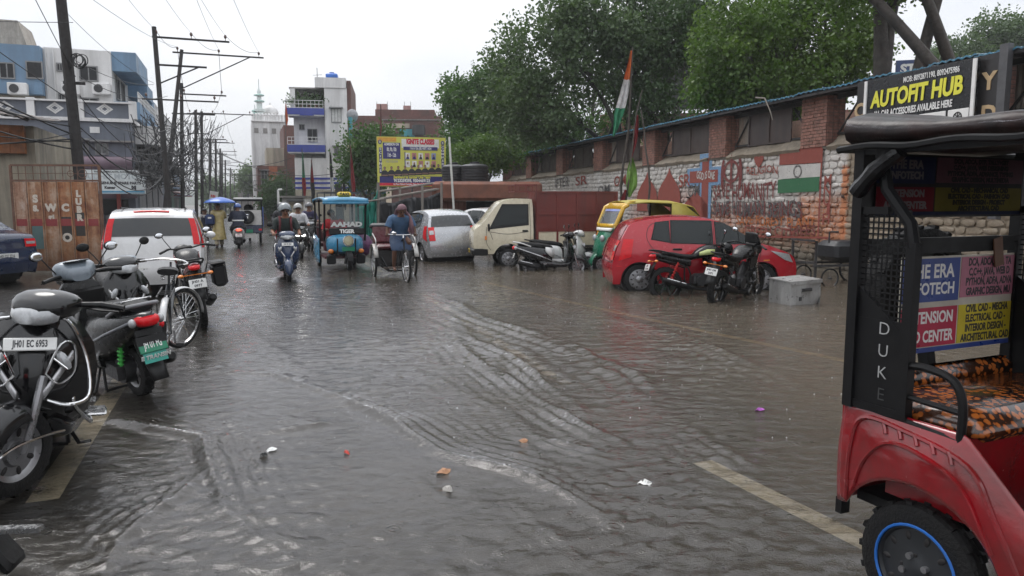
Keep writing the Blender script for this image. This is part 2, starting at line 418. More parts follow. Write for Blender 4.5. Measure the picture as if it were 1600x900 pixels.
def water_mat():
    m = bpy.data.materials.new('flood_water');t = NT(m);v = t.pos()
    sep = t.n('SeparateXYZ');t.l(v,sep.inputs[0])
    # silt carried on the deeper right-hand side, clear film on the left
    a = t.math('ADD',t.math('MULTIPLY',sep.outputs[0],.94),t.math('MULTIPLY',sep.outputs[1],.342))
    n = t.noise(.5,6,.6,v,.5)
    depth = t.math('ADD',t.mrange(a,.8,6.5,.03,.58),t.mrange(n,.35,.65,-.06,.07),clamp=True)
    silt = t.n('BsdfDiffuse');t.l(t.mix(t.noise(1.3,5,.6,v),(.12,.098,.074),(.175,.145,.108)),silt.inputs['Color'])
    tr = t.n('BsdfTransparent');tr.inputs['Color'].default_value = (.86,.84,.8,1)
    # fine wind ripples drawn out across the flow, and rain rings
    mp = t.n('Mapping');mp.inputs['Scale'].default_value = (3.2,5.5,1);mp.inputs['Rotation'].default_value = (0,0,.5);t.l(v,mp.inputs[0])
    w1 = t.noise(1.9,5,.62,mp.outputs[0],.8)
    mp3 = t.n('Mapping');mp3.inputs['Scale'].default_value = (1.0,2.0,1);mp3.inputs['Rotation'].default_value = (0,0,-.35);t.l(v,mp3.inputs[0])
    w2 = t.noise(1.3,4,.6,mp3.outputs[0],.5)
    vo = t.n('TexVoronoi',i_Scale=2.6,i_Randomness=1.0);t.l(v,vo.inputs['Vector'])
    ring = t.math('MULTIPLY',t.math('SINE',t.math('MULTIPLY',vo.outputs['Distance'],95)),t.mrange(vo.outputs['Distance'],.03,.22,1,0))
    vo2 = t.n('TexVoronoi',i_Scale=7.0,i_Randomness=1.0);t.l(v,vo2.inputs['Vector'])
    ring2 = t.math('MULTIPLY',t.math('SINE',t.math('MULTIPLY',vo2.outputs['Distance'],60)),t.mrange(vo2.outputs['Distance'],.02,.3,1,0))
    h = t.math('ADD',t.math('MULTIPLY',w1,1.0),t.math('MULTIPLY',w2,1.3))
    h = t.math('ADD',h,t.math('MULTIPLY',t.math('ADD',ring,ring2),.16))
    patch = t.mrange(t.noise(.28,3,.5,v),.35,.65,.45,1.15)
    nb = t.n('Bump',i_Distance=.022);t.l(h,nb.inputs['Height']);t.l(t.math('MULTIPLY',patch,.8),nb.inputs['Strength']);nrm = nb.outputs[0]
    gl = t.n('BsdfGlossy');gl.inputs['Roughness'].default_value = .045;gl.inputs['Color'].default_value = (.98,.98,1,1);t.l(nrm,gl.inputs['Normal']);t.l(nrm,silt.inputs['Normal'])
    fr = t.n('Fresnel',i_IOR=1.42);t.l(nrm,fr.inputs['Normal'])
    m1 = t.n('MixShader');t.l(depth,m1.inputs[0]);t.l(tr.outputs[0],m1.inputs[1]);t.l(silt.outputs[0],m1.inputs[2])
    m2 = t.n('MixShader');t.l(fr.outputs[0],m2.inputs[0]);t.l(m1.outputs[0],m2.inputs[1]);t.l(gl.outputs[0],m2.inputs[2])
    t.l(m2.outputs[0],t.o.inputs['Surface']);return m
me.materials.append(water_mat())
WATER = struct(obj('water',me))
# ---- rain striking the water: tiny crowns of droplets nobody could count
rs = random.Random(5);mb = MB()
for i in range(1500):
    y = rs.choice((rs.uniform(5,20),rs.uniform(9,30)));x = rs.uniform(-.42,.62)*y;a = (Vector((x,y,0))-RC).dot(E1)
    if a < -4.2 or a > 7.5: continue
    s = rs.uniform(.002,.006);z = rs.uniform(.003,.02)
    mb.add([(x-s,y,z),(x+s,y,z),(x,y-s,z),(x,y+s,z),(x,y,z+1.5*s),(x,y,z-s)],[(0,2,4),(2,1,4),(1,3,4),(3,0,4),(2,0,5),(1,2,5),(3,1,5),(0,3,5)])
stuff(mb.build('rain_droplets',M('droplet',(.75,.76,.78),.08,spec=.8),smooth=0))
# ---- spray round moving wheels
# ---- litter floating
def scrap(name,px,py,s,mtl,label):
    r = random.Random(px);g = G(px,py);mb = MB();n = 9
    ring = [Vector((math.cos(2*PI*k/n)*s*r.uniform(.6,1.1),math.sin(2*PI*k/n)*s*.6*r.uniform(.6,1.1),r.uniform(0,.02))) for k in range(n)]
    top = [p*.45 + Vector((0,0,r.uniform(.012,.03))) for p in ring]
    mb.loft([ring,top]);o = mb.build(name,mtl,smooth=25);o.location = g + Vector((0,0,.004));o.rotation_euler = (0,0,r.uniform(0,3));tag(o,label,'litter','litter floating on the flooded road')
Wp = M('litter_white',(.75,.75,.73),.4);Rp = M('litter_red',(.55,.05,.03),.35);Pp = M('litter_purple',(.45,.1,.5),.35);Op = M('litter_tan',(.42,.22,.12),.6);Gp = M('litter_grey',(.4,.38,.35),.5);Bp = M('litter_black',(.02,.02,.02),.4)
scrap('wrapper',412,714,.045,Bp,'crumpled dark wrapper beside the white wrapper on the near flooded road')
scrap('wrapper',424,707,.05,Wp,'crumpled white wrapper left of the red scrap on the wet road')
scrap('wrapper',541,711,.035,Rp,'small red scrap floating alone on the wet road')
scrap('wrapper',1187,643,.05,Pp,'purple and white sweet wrapper floating on the brown water')
scrap('wrapper',1007,759,.045,Wp,'white paper scrap floating near the cream centre line')
scrap('leaf_scrap',692,741,.055,Op,'tan scrap of leaf above the grey one in mid road')
scrap('leaf_scrap',700,768,.05,Gp,'pale grey scrap in mid road below the tan leaf')
scrap('leaf_scrap',817,692,.045,Op,'brown leaf scrap drifting right of the tan one')
# ================================================================== PAINTED STONE WALL ON THE RIGHT
WD = Vector((-.2794,.9602,0));WN = Vector((-.9602,-.2794,0));W0 = Vector((12.78-.291*8,8.0,-.2))   # along, towards the road, origin
WRZ = math.atan2(WD.y,WD.x)            # local frame: x along the wall (away), y = -WN (behind), z up
def s_of(Y): return (Y-8.0)/.9602
def px_s(px): return s_of(12.78/((px-800)/F + .291))
wall = thing('stone_wall','long rubble stone boundary wall painted with slogans and a flag, brick piers and tin roof on top','wall',W0,WRZ)
# local coords: (s, d, z): +y is to the left of +x => left of WD is WN? keep explicit sign
SG = 1.0 if Vector((-WD.y,WD.x,0)).dot(WN) > 0 else -1.0      # local +y * SG faces the road
def wl(s,d,z): return Vector((s,SG*d,z))                     # d > 0 sticks out towards the road
ZB,ZT = 0.0,3.2       # local heights (origin is at -0.2)
def wall_mat(name,painted=True,brick=False):
    m = bpy.data.materials.new(name);t = NT(m)
    v = t.pos(False)
    vm = t.n('VectorMath',operation='SUBTRACT');t.l(v,vm.inputs[0]);vm.inputs[1].default_value = W0
    dt = t.n('VectorMath',operation='DOT_PRODUCT');t.l(vm.outputs[0],dt.inputs[0]);dt.inputs[1].default_value = WD
    s = dt.outputs['Value'];sp = t.n('SeparateXYZ');t.l(vm.outputs[0],sp.inputs[0]);z = sp.outputs[2]
    big = t.noise(.9,7,.7,v,.4);fin = t.noise(14,5,.7,v);mid = t.noise(3.2,6,.7,v)
    oi = t.n('ObjectInfo');
    stone = t.ramp(t.noise(4.2,4,.6,v),[(.25,(.16,.125,.09)),(.5,(.26,.21,.15)),(.75,(.34,.29,.23))])
    c = stone
    def band(x,a,b,e): # soft-edged mask between a and b
        return t.math('MULTIPLY',t.mrange(x,a-e,a+e),t.mrange(x,b-e,b+e,1,0))
    zj = t.math('ADD',z,t.math('MULTIPLY',t.math('SUBTRACT',mid,.5),.30));sj = t.math('ADD',s,t.math('MULTIPLY',t.math('SUBTRACT',mid,.5),.3))
    if painted:
        wear = t.mrange(t.math('ADD',t.math('MULTIPLY',fin,.55),t.math('MULTIPLY',big,.6)),.46,.62,1,0)
        white = t.math('MULTIPLY',band(sj,px_s(1318),60,.05),band(zj,1.15,3.17,.1))
        white = t.math('MULTIPLY',white,t.mrange(wear,0,1,.62,1))
        c = t.mix(white,c,t.mix(fin,(.56,.53,.5),(.76,.74,.72)))
        # rust-orange lower field, thinning towards the far end
        org = t.math('MULTIPLY',band(sj,px_s(1318),px_s(1085),.25),band(zj,.75,1.72,.18))
        org = t.math('MULTIPLY',org,t.mrange(t.math('ADD',fin,t.math('MULTIPLY',big,.8)),.72,1.0,1,.15))
        c = t.mix(org,c,t.mix(mid,(.34,.10,.05),(.48,.19,.09)))
        org2 = t.math('MULTIPLY',band(sj,px_s(1318),px_s(1245),.12),band(zj,.9,2.02,.12))
        c = t.mix(t.math('MULTIPLY',org2,t.mrange(fin,.4,.65,1,.3)),c,(.44,.17,.075))
        # orange corner strip
        c = t.mix(t.math('MULTIPLY',band(s,px_s(1320),px_s(1311),.03),band(z,.9,2.7,.05)),c,(.5,.2,.09))
        # maroon stain at the far painted arches
        far = t.math('MULTIPLY',band(sj,px_s(1085),px_s(985),.4),band(zj,.8,2.3,.3))
        c = t.mix(t.math('MULTIPLY',far,t.mrange(fin,.4,.7,.75,.1)),c,(.33,.12,.075))
        grn = t.math('MULTIPLY',band(sj,px_s(1045),px_s(1005),.4),band(zj,1.6,2.6,.25))
        c = t.mix(t.math('MULTIPLY',grn,t.mrange(big,.4,.6,.6,0)),c,(.12,.22,.14))
    # damp algae and soot creeping up from the foot, run-off from the top
    foot = t.mrange(zj,.5,1.1,.75,0);c = t.mix(foot,c,(.07,.062,.048))
    c = t.mix(t.mrange(big,.55,.75,0,.45),c,(.085,.078,.065))
    t.set(Base_Color=c,Roughness=t.mrange(fin,.3,.7,.5,.85),Normal=t.bump(fin,.6,.03));return m
WMAT = wall_mat('painted_rubble')
mort = M('mortar',(.13,.115,.095),.8,var=.4,scale=3,bump=.5,bscale=30)
S0,S1 = -3.0,s_of(49)
mb = MB();mb.box(wl((S0+S1)/2,-.27,(ZB+ZT)/2),(S1-S0,.5,ZT-ZB));mb.build('masonry_core',WMAT,wall)
r = random.Random(3);cells = []
z = .02;row = 0
while z < ZT-.06:
    h = r.uniform(.11,.19);h = min(h,ZT-z-.004)
    s = S0 + r.uniform(0,.2)
    while s < S1-.05:
        w = r.uniform(.16,.42);cells.append((s,min(s+w,S1),z,z+h));s += w
    z += h
def stone_shape(mb,c,rr):
    s0,s1,z0,z1 = c;g = .009;cs = (s0+s1)/2;cz = (z0+z1)/2
    pts = []
    for (a,b) in ((0,0),(.5,0),(1,0),(1,.5),(1,1),(.5,1),(0,1),(0,.5)):
        x = s0+g+(s1-s0-2*g)*a;zz = z0+g+(z1-z0-2*g)*b
        if a in (0,1) and b in (0,1): x += (cs-x)*rr.uniform(.05,.4);zz += (cz-zz)*rr.uniform(.05,.4)
        else: x += rr.uniform(-.02,.02);zz += rr.uniform(-.015,.015)
        pts.append((x,zz))
    d = rr.uniform(.002,.04)
    r0 = [wl(p[0],-.04,p[1]) for p in pts];r1 = [wl(p[0],d*.6,p[1]) for p in pts]
    r2 = [wl(cs+(p[0]-cs)*.7,d + rr.uniform(-.008,.008),cz+(p[1]-cz)*.7) for p in pts]
    n = 8;vs = r0+r1+r2;fs = []
    for i in range(2):
        for j in range(n): fs.append((i*n+j,i*n+(j+1) % n,(i+1)*n+(j+1) % n,(i+1)*n+j))
    fs.append(tuple(2*n+j for j in range(n)));mb.add(vs,fs)
def key(c):
    s = (c[0]+c[1])/2;p = W0 + WD*s;px = 800+F*p.x/max(p.y,.1)
    if px > 1600: return 1e3
    hid = 0
    if px > 1328 and not (1428 < px < 1600 and 1.25 < c[2] < 2.0): hid = 40
    if c[2] < .9 and px < 1240: hid = 30
    return p.y + hid
cells.sort(key=key)
rest = MB()
for i,c in enumerate(cells):
    if i < 300:
        mb = MB();stone_shape(mb,c,r);mb.build('stone',WMAT,wall,smooth=60)
    else: stone_shape(rest,c,r)
stuff(rest.build('distant_stonework',WMAT,wall,smooth=60))
# sloping mortar coping below the openings
cop = M('coping_cement',(.3,.25,.19),.7,var=.35,scale=2.5,bump=.7,bscale=14,dirt=(.1,.09,.075),dfac=.6)
PIERS = [18.35,22.5,26.85,31.3,35.85,40.6,45.2,14.1,9.9]
brk = M('red_brick',(.30,.145,.11),.75,var=.5,scale=9,bump=.5,bscale=50,dirt=(.14,.1,.08),dfac=.5,dscale=5)
steel = M('dark_panel',(.062,.046,.044),.4,var=.25,scale=1.5,dirt=(.11,.075,.06),dfac=.5,streak=True)
frame_m = M('black_angle_iron',(.03,.028,.028),.5)
r = random.Random(11)
HP = 4.42
for k,Y in enumerate(sorted(PIERS)):
    s = s_of(Y);hw = .46;q = MB()
    q.box(wl(s,-.2,(3.14+HP)/2),(2*hw,.5,HP-3.14))
    pier = q.build('brick_pier',mort,wall)
    q = MB();z = 3.2;c = 0;near = 10 < Y < 28
    while z < HP-.05:
        off = (c % 2)*.115
        x = -hw-.012
        edges = [-hw-.008];e = -hw + (.23 if c % 2 else .115)
        while e < hw-.05: edges.append(e);e += .23
        edges.append(hw+.008)
        for a,b in zip(edges[:-1],edges[1:]):
            b2 = MB() if near else q
            b2.box(wl(s+(a+b)/2,.056+r.uniform(-.006,.006),z+.036),(b-a-.014,.03+r.uniform(0,.012),.066),bev=0)
            if near: b2.build('brick',brk,pier,smooth=0)
        for sd in (-1,1):     # flank faces
            for d0,d1 in ((.045,-.1),(-.115,-.25),(-.265,-.42)):
                b2 = MB() if (near and sd < 0) else q
                b2.box(wl(s+sd*(hw+.006),(d0+d1)/2,z+.036),(.024+r.uniform(0,.008),abs(d0-d1)-.012,.066))
                if near and sd < 0: b2.build('brick',brk,pier,smooth=0)
        z += .08;c += 1
    if q.v: stuff(q.build('brickwork',brk,pier,smooth=0))
ps = sorted(PIERS)
for k,(a,b) in enumerate(zip(ps[:-1],ps[1:])):
    sa,sb = s_of(a)+.5,s_of(b)-.5
    q = MB()
    def cf(u,w,sa=sa,sb=sb,k=k):
        s = sa+(sb-sa)*u;n = noise.noise(Vector((s*1.7,w*2,k)))*.05 + noise.noise(Vector((s*5,w*5,k)))*.02
        return wl(s,.09-.44*w + n*.6,3.19 + .30*w + n)
    q.grid(cf,26,5);q.grid(lambda u,w,cf=cf: cf(u,0) + Vector((0,0,-.09*w)) + wl(0,-.05*w,0),26,1)
    q.build('coping',cop,wall,smooth=50)
    # tin panel over part of the bay, open lattice either side
    w = sb-sa;p0 = sa + w*.22 if k % 3 else sa + w*.1;p1 = sa + w*.78
    q = MB();q.box(wl((p0+p1)/2,-.22,3.93),(p1-p0,.02,.98))
    for e in (p0,(p0+p1)/2,p1): q.box(wl(e,-.2,3.93),(.05,.035,1.0))
    q.box(wl((p0+p1)/2,-.2,3.47),(p1-p0,.04,.05));q.build('tin_panel',steel,wall)
    q = MB();q.bar(wl(sa,-.25,3.5),wl(p0,-.25,4.35),.035);q.bar(wl(p1,-.25,4.35),wl(sb,-.25,3.5),.035)
    q.bar(wl(sa,-.2,4.36),wl(sb,-.2,4.36),.07,.1);q.bar(wl(sa,-.24,3.5),wl(sb,-.24,3.5),.05)
    q.build('lattice_bracing',frame_m,wall)
    if k % 2 == 0:
        q = MB();q.grid(lambda u,w,p1=p1,sb=sb: wl(p1+.04+(sb-p1-.08)*u,-.3-.012*math.sin(u*40),3.5+.85*w),40,1)
        q.build('corrugated_infill',M('tin_grey',(.24,.22,.19),.5,metal=.3,dirt=(.2,.1,.05),dfac=.6,streak=True),wall)
# tin roof in lapped sheets: dark underside, blue painted edge
bl = M('blue_roof_paint',(.055,.21,.32),.3,var=.35,scale=8,dirt=(.05,.05,.05),dfac=.5)
ud = M('roof_underside',(.035,.032,.032),.5,var=.3)
s = S0;k = 0
while s < S1:
    q = MB();tl = r.uniform(-.012,.012)
    def rf(u,w,s=s,t=0.0): return wl(s+1.06*u,.42-1.6*w,HP+.06+tl + .16*w + .016*math.sin(u*1.06*2*PI/.176) - t + .02*(k % 2))
    q.mat(0).grid(rf,30,2);q.mat(1).grid(lambda u,w: rf(u,w,t=.005),30,2)
    q.mat(0).grid(lambda u,w: rf(u,-.004) + Vector((0,0,.012-.034*w)) ,30,1)
    q.build('roof_sheet',[bl,ud],wall,smooth=60);s += 1.0;k += 1
q = MB()
for dd,zz in ((.36,HP+.02),(-.5,HP+.11),(-1.1,HP+.17)): q.bar(wl(S0,dd,zz-.02),wl(S1,dd,zz-.02),.05,.06)
for Y in np.arange(6.5,48,1.42): q.bar(wl(s_of(Y),.4,HP+.0),wl(s_of(Y),-1.15,HP+.14),.045,.06)
q.build('purlins',ud,wall)
# a back wall of the passage seen through the gaps
q = MB();q.box(wl((S0+S1)/2,-2.6,2.2),(S1-S0,.15,4.3));q.build('passage_wall',M('passage_plaster',(.34,.2,.15),.7,dirt=(.1,.08,.06),dfac=.6),wall)
# twig caught on the eave, iron brackets poking from the stones
q = MB();s = px_s(1215);q.tube([wl(s+.5,.5,4.62),wl(s+.1,.5,4.55),wl(s-.15,.5,4.2),wl(s-.3,.52,3.95)],[.02,.02,.016,.01],6);q.build('twig',M('bark_grey',(.2,.18,.15),.8),wall)
for px,zz in ((1313,1.98),(1075,2.0)):
    q = MB();s = px_s(px);q.bar(wl(s,.0,zz),wl(s-.25,.22,zz+.03),.06,.03);q.build('iron_bracket',frame_m,wall)
# ---- wall paintings: thin worn paint over the stones
def paint(name,col,wear=.42):
    m = bpy.data.materials.new(name);t = NT(m);v = t.pos(False);n = t.noise(17,5,.72,v);n2 = t.noise(5,3,.6,v)
    a = t.mrange(t.math('ADD',n,t.math('MULTIPLY',n2,.3)),wear+.05,wear+.2)
    t.set(Base_Color=t.mix(n2,col,tuple(x*.6 for x in lin(col)[:3])),Roughness=.7,Alpha=a);return m
maroon = paint('maroon_paint',(.2,.045,.04),.36);redp = paint('red_paint',(.3,.07,.05),.34);grnp = paint('green_paint',(.035,.16,.07),.34)
whp = paint('white_wash',(.62,.6,.57),.36);blp = paint('blue_paint',(.2,.35,.55),.42);orp = paint('orange_paint',(.5,.15,.04),.4);greyp = paint('grey_slogan',(.12,.11,.11),.48)
PZ = .052
def conform(poly,z_seg=1): return poly
def wpoly(name,pts,mtl,d=PZ):
    """flat painted shape given as (s, z) outline"""
    q = MB();q.add([wl(s,d,z) for s,z in pts],[tuple(range(len(pts)))]);return q.build(name,mtl,wall,smooth=0)
def ring(name,s,z,ro,ri,mtl,sx=1.0,d=PZ):
    q = MB();n = 28;q.loft([[wl(s+sx*rr*math.cos(2*PI*k/n),d,z+rr*math.sin(2*PI*k/n)) for k in range(n)] for rr in (ri,ro)],caps=False);return q.build(name,mtl,wall,smooth=0)
def wtext(body,px0,px1,z,h,mtl,d=PZ+.004,bold=.012,name='slogan_lettering'):
    sl,sr = px_s(px0),px_s(px1)                     # sl (left in view) is farther along
    o = text(name,body,1.0,mtl,wall,Matrix.Identity(4),.001,bold=bold)
    xs = [v.co.x for v in o.data.vertices];ys = [v.co.y for v in o.data.vertices]
    kx = abs(sl-sr)/(max(xs)-min(xs));ky = h/(max(ys)-min(ys));cx = (max(xs)+min(xs))/2;cy = (max(ys)+min(ys))/2
    for v in o.data.vertices:
        p = wl((sl+sr)/2 - (v.co.x-cx)*kx,d+v.co.z,z+(v.co.y-cy)*ky + .03*math.sin((v.co.x-cx)*2.1));v.co = p
    return o
def zpx(px,py):       # height on the wall face at a picture point (used once, to survey the painting)
    Y = 12.78/((px-800)/F + .291);return P(px,py,Y).z + .2
def q4(px0,py0,px1,py1,px2,py2,px3,py3): return [(px_s(a),zpx(a,b)) for a,b in ((px0,py0),(px1,py1),(px2,py2),(px3,py3))]
wpoly('painted_red_band',q4(1215,236,1280,229,1280,254,1215,258),redp)
wpoly('painted_white_band',q4(1215,259,1280,255,1280,276,1215,280),whp)
wpoly('painted_green_band',q4(1214,281,1278,276,1278,299,1214,302),grnp)
s_,z_ = px_s(1244),zpx(1244,268);ring('painted_wheel',s_,z_,.17,.12,greyp,d=PZ+.004)
# emblem: circle with crossed blades and a centre sword
s_,z_ = px_s(1141),zpx(1141,268)
ring('painted_emblem',s_,z_,.33,.25,maroon,1.25)
wpoly('painted_emblem',[(s_-.05,z_-.5),(s_+.05,z_-.5),(s_+.06,z_+.3),(s_,z_+.52),(s_-.06,z_+.3)],maroon,PZ+.003)
for sg in (-1,1):
    arc = [(s_+sg*(.34+.14*math.sin(t_))*1.15,z_-.1+.5*math.cos(t_)) for t_ in np.linspace(.35,2.6,12)];inn = [(s_+sg*(.30+.04*math.sin(t_))*1.15,z_-.1+.46*math.cos(t_)) for t_ in np.linspace(2.6,.35,12)]
    q = MB();
    for a in range(11): q.add([wl(arc[a][0],PZ,arc[a][1]),wl(arc[a+1][0],PZ,arc[a+1][1]),wl(inn[10-a][0],PZ,inn[10-a][1]),wl(inn[11-a][0],PZ,inn[11-a][1])],[(0,1,2,3)])
    q.build('painted_emblem',maroon,wall,smooth=0)
# cross with blue outline and a lettered bar
for nm,mt,g,d in (('painted_cross_outline',blp,.16,PZ-.004),('painted_cross',redp,0,PZ)):
    s_,z_ = px_s(1101),zpx(1101,275)
    wpoly(nm,[(s_-.2-g,zpx(1101,345)),(s_+.2+g,zpx(1101,345)),(s_+.2+g,zpx(1101,248)+g),(s_-.2-g,zpx(1101,248)+g)],mt,d)
    wpoly(nm,[(s_-.72-g,z_-.2-g*.6),(s_+.95+g,z_-.2-g*.6),(s_+.95+g,z_+.17+g*.6),(s_-.72-g,z_+.17+g*.6)],mt,d+.002)
wtext('GOD iS ONE',1088,1116,zpx(1101,274),.24,whp,PZ+.008,.02)
# domed temple and arch silhouettes
def onion(px,py0,py1,hw):
    s_ = px_s(px);z0,z1 = zpx(px,py1),zpx(px,py0);H = z1-z0
    pr = [(1,0),(1,.35),(.9,.5),(.6,.66),(.3,.78),(.12,.88),(0,1)]
    wpoly('painted_temple',[(s_+hw*a,z0+H*b) for a,b in pr] + [(s_-hw*a,z0+H*b) for a,b in reversed(pr[:-1])],redp)
onion(1087,296,340,.75);onion(1011,268,330,.8);onion(1045,262,330,.8)
wtext('SAVE HUMANITY',1114,1212,zpx(1165,299),.47,maroon)
wtext('SAVE HUMAN BEINGS',1113,1252,zpx(1185,326),.42,greyp,PZ+.008,.02);wtext('SAVE HUMAN BEINGS',1115,1254,zpx(1185,327),.42,maroon,PZ+.004)
wtext('RELIGION',1165,1213,zpx(1190,266),.2,redp)
s_,z_ = px_s(1183),zpx(1183,251)
wpoly('painted_heart',[(s_+.2*math.sin(a)**3*1.1,z_+.17*(math.cos(a)-.38*math.cos(2*a)-.15*math.cos(3*a))) for a in np.linspace(0,2*PI,25)[:-1]],redp)
for i,(bd,p0,p1,py) in enumerate((('SAVE FOREST PLANT',1152,1275,346),('TREES',1232,1276,360),('GREEN CITY',1165,1245,362))): wtext(bd,p0,p1,zpx((p0+p1)/2,py),.26,(orp,maroon,redp)[i])
for i,ch in enumerate('MNUJH'): wtext(ch,1286,1297,zpx(1291,282+15*i),.26,redp)
wpoly('painted_stripe',q4(1279,232,1281.5,232,1281.5,370,1279,370),redp,PZ+.002)
wpoly('painted_stripe',q4(1180,368,1300,370,1300,373,1180,371),redp,PZ+.002)
wtext('IFTER',868,890,zpx(880,285),.45,greyp);wtext('RKKEN',1500,1592,2.22,.34,greyp)
for px in (900,935,960,1060,1075):
    wtext(random.Random(px).choice(('AIM','SR','MAR','OM')),px,px+18,zpx(px+9,282+(px % 20)),.4,greyp if px % 2 else redp)
# ================================================================== BUILDINGS
class Bld:
    """a building on an Empty at its street corner; local x across (E1), y along the street (E2), z up"""
    def __init__(s,name,label,px,Y,cat='building',group=None,rot=RA,pt=None):
        s.o = P(px,317,Y) if pt is None else Vector(pt);s.o.z = -.2;s.r = rot
        s.t = thing(name,label,cat,s.o,rot,group)
        s.x = Vector((math.cos(rot),math.sin(rot),0));s.y = Vector((-math.sin(rot),math.cos(rot),0))
    def ray(s,px,py):
        return Vector(((px-800)/F,CP + (450-py)/F*SP,-SP + (450-py)/F*CP))
    def f(s,px,py,d=0.0):          # local (x, z) on the front plane y = d
        o = Vector((0,0,HC));q = s.ray(px,py);k = (s.o + s.y*d - o).dot(s.y)/q.dot(s.y);p = o + q*k - s.o
        return p.dot(s.x),p.z
    def sd(s,px,py,d=0.0):         # local (y, z) on the street plane x = d
        o = Vector((0,0,HC));q = s.ray(px,py);k = (s.o + s.x*d - o).dot(s.x)/q.dot(s.x);p = o + q*k - s.o
        return p.dot(s.y),p.z
    def box(s,nm,m,x0,x1,y0,y1,z0,z1,parent=None,bev=0):
        q = MB();q.box(((x0+x1)/2,(y0+y1)/2,(z0+z1)/2),(abs(x1-x0),abs(y1-y0),abs(z1-z0)),bev=bev);return q.build(nm,m,parent or s.t)
    def fbox(s,nm,m,px0,py0,px1,py1,d0,d1,parent=None):      # block seen on the front plane
        (x0,z1),(x1,z0) = s.f(px0,py0,d0),s.f(px1,py1,d0);return s.box(nm,m,x0,x1,d0,d1,z0,z1,parent)
    def win(s,x0,x1,z0,z1,y=0.0,fm=None,pm=None,bars=1,side=False,hood=True):
        """window let into the front (or street) face: frame part, pane and grille sub-parts"""
        fm = fm or FRM;pm = pm or PANE;t = .06
        def bx(q,a0,a1,c0,c1,d0,d1):
            if side: q.box(((d0+d1)/2,(a0+a1)/2,(c0+c1)/2),(abs(d1-d0),abs(a1-a0),abs(c1-c0)))
            else: q.box(((a0+a1)/2,(d0+d1)/2,(c0+c1)/2),(abs(a1-a0),abs(d1-d0),abs(c1-c0)))
        k = 1 if side else -1
        q = MB();w = x1-x0;h = z1-z0
        bx(q,x0-t,x0,z0-t,z1+t,y-k*.04,y+k*.05);bx(q,x1,x1+t,z0-t,z1+t,y-k*.04,y+k*.05);bx(q,x0,x1,z1,z1+t,y-k*.04,y+k*.05);bx(q,x0,x1,z0-t,z0,y-k*.04,y+k*.09)
        for i in range(bars): xx = x0+w*(i+1)/(bars+1);bx(q,xx-.025,xx+.025,z0,z1,y-k*.02,y+k*.035)
        if hood: bx(q,x0-.2,x1+.2,z1+t+.002,z1+t+.09,y+k*.001,y+k*.4)
        o = q.build('window',fm,s.t);q = MB();bx(q,x0,x1,z0,z1,y+k*.004,y+k*.02);q.build('pane',pm,o);return o
    def rail(s,nm,m,a,b,z0,z1,n,parent=None):
        q = MB();a,b = Vector(a),Vector(b);u = Vector((0,0,1))
        for zz in (z0,(z0+z1)/2,z1): q.bar(a+u*zz,b+u*zz,.045)
        for i in range(n+1): p = a.lerp(b,i/n);q.bar(p+u*z0,p+u*z1,.035)
        return q.build(nm,m,parent or s.t)
FRM = M('window_frame_grey',(.22,.22,.22),.5);PANE = glass('dark_pane','0d1216',.08,.02);HOLE = M('dark_room',(.02,.02,.022),.8)
WHT = M('whitewash_stained',(.74,.73,.72),.6,var=.08,scale=.8,dirt=(.28,.27,.26),dfac=.4,dscale=1.1,streak=True,bump=.1)
BLUE = M('sky_blue_wall',(.16,.27,.4),.55,var=.12,scale=.8,dirt=(.1,.13,.17),dfac=.45,dscale=1.2,streak=True)
GREYB = M('slate_wall',(.135,.15,.185),.55,var=.15,scale=.8,dirt=(.06,.065,.075),dfac=.5,dscale=1.1,streak=True)
BEIGE = M('old_beige_wall',(.42,.36,.28),.65,var=.15,scale=.7,dirt=(.12,.1,.085),dfac=.6,dscale=1.0,streak=True)
GREYC = M('bare_concrete',(.24,.225,.21),.7,var=.2,scale=.9,dirt=(.08,.075,.07),dfac=.6,dscale=1.2,streak=True)
BRICKW = M('far_brick',(.15,.062,.05),.8,var=.35,scale=7,dirt=(.06,.05,.045),dfac=.6,dscale=.8)
PURP = M('dusty_purple',(.2,.135,.17),.5,var=.12,scale=.7,dirt=(.1,.075,.09),dfac=.4,streak=True)
NAVY = M('navy_paint',(.03,.05,.3),.4,var=.12,dirt=(.03,.04,.12),dfac=.3,streak=True)
TEAL = M('teal_wall',(.03,.3,.36),.5,var=.15,scale=.8,dirt=(.05,.13,.14),dfac=.4,streak=True)
RUST = M('rust_sheet',(.33,.12,.04),.7,var=.5,scale=3,dirt=(.1,.045,.025),dfac=.7,dscale=2,bump=.3)
DARKM = M('dark_metal',(.035,.034,.035),.5,var=.3)
SHUT = M('roller_shutter',(.2,.21,.23),.45,var=.2,dirt=(.1,.07,.05),dfac=.5,streak=True)
def rows_of(v0,v1,n): return [v0+(v1-v0)*i/n for i in range(n+1)]
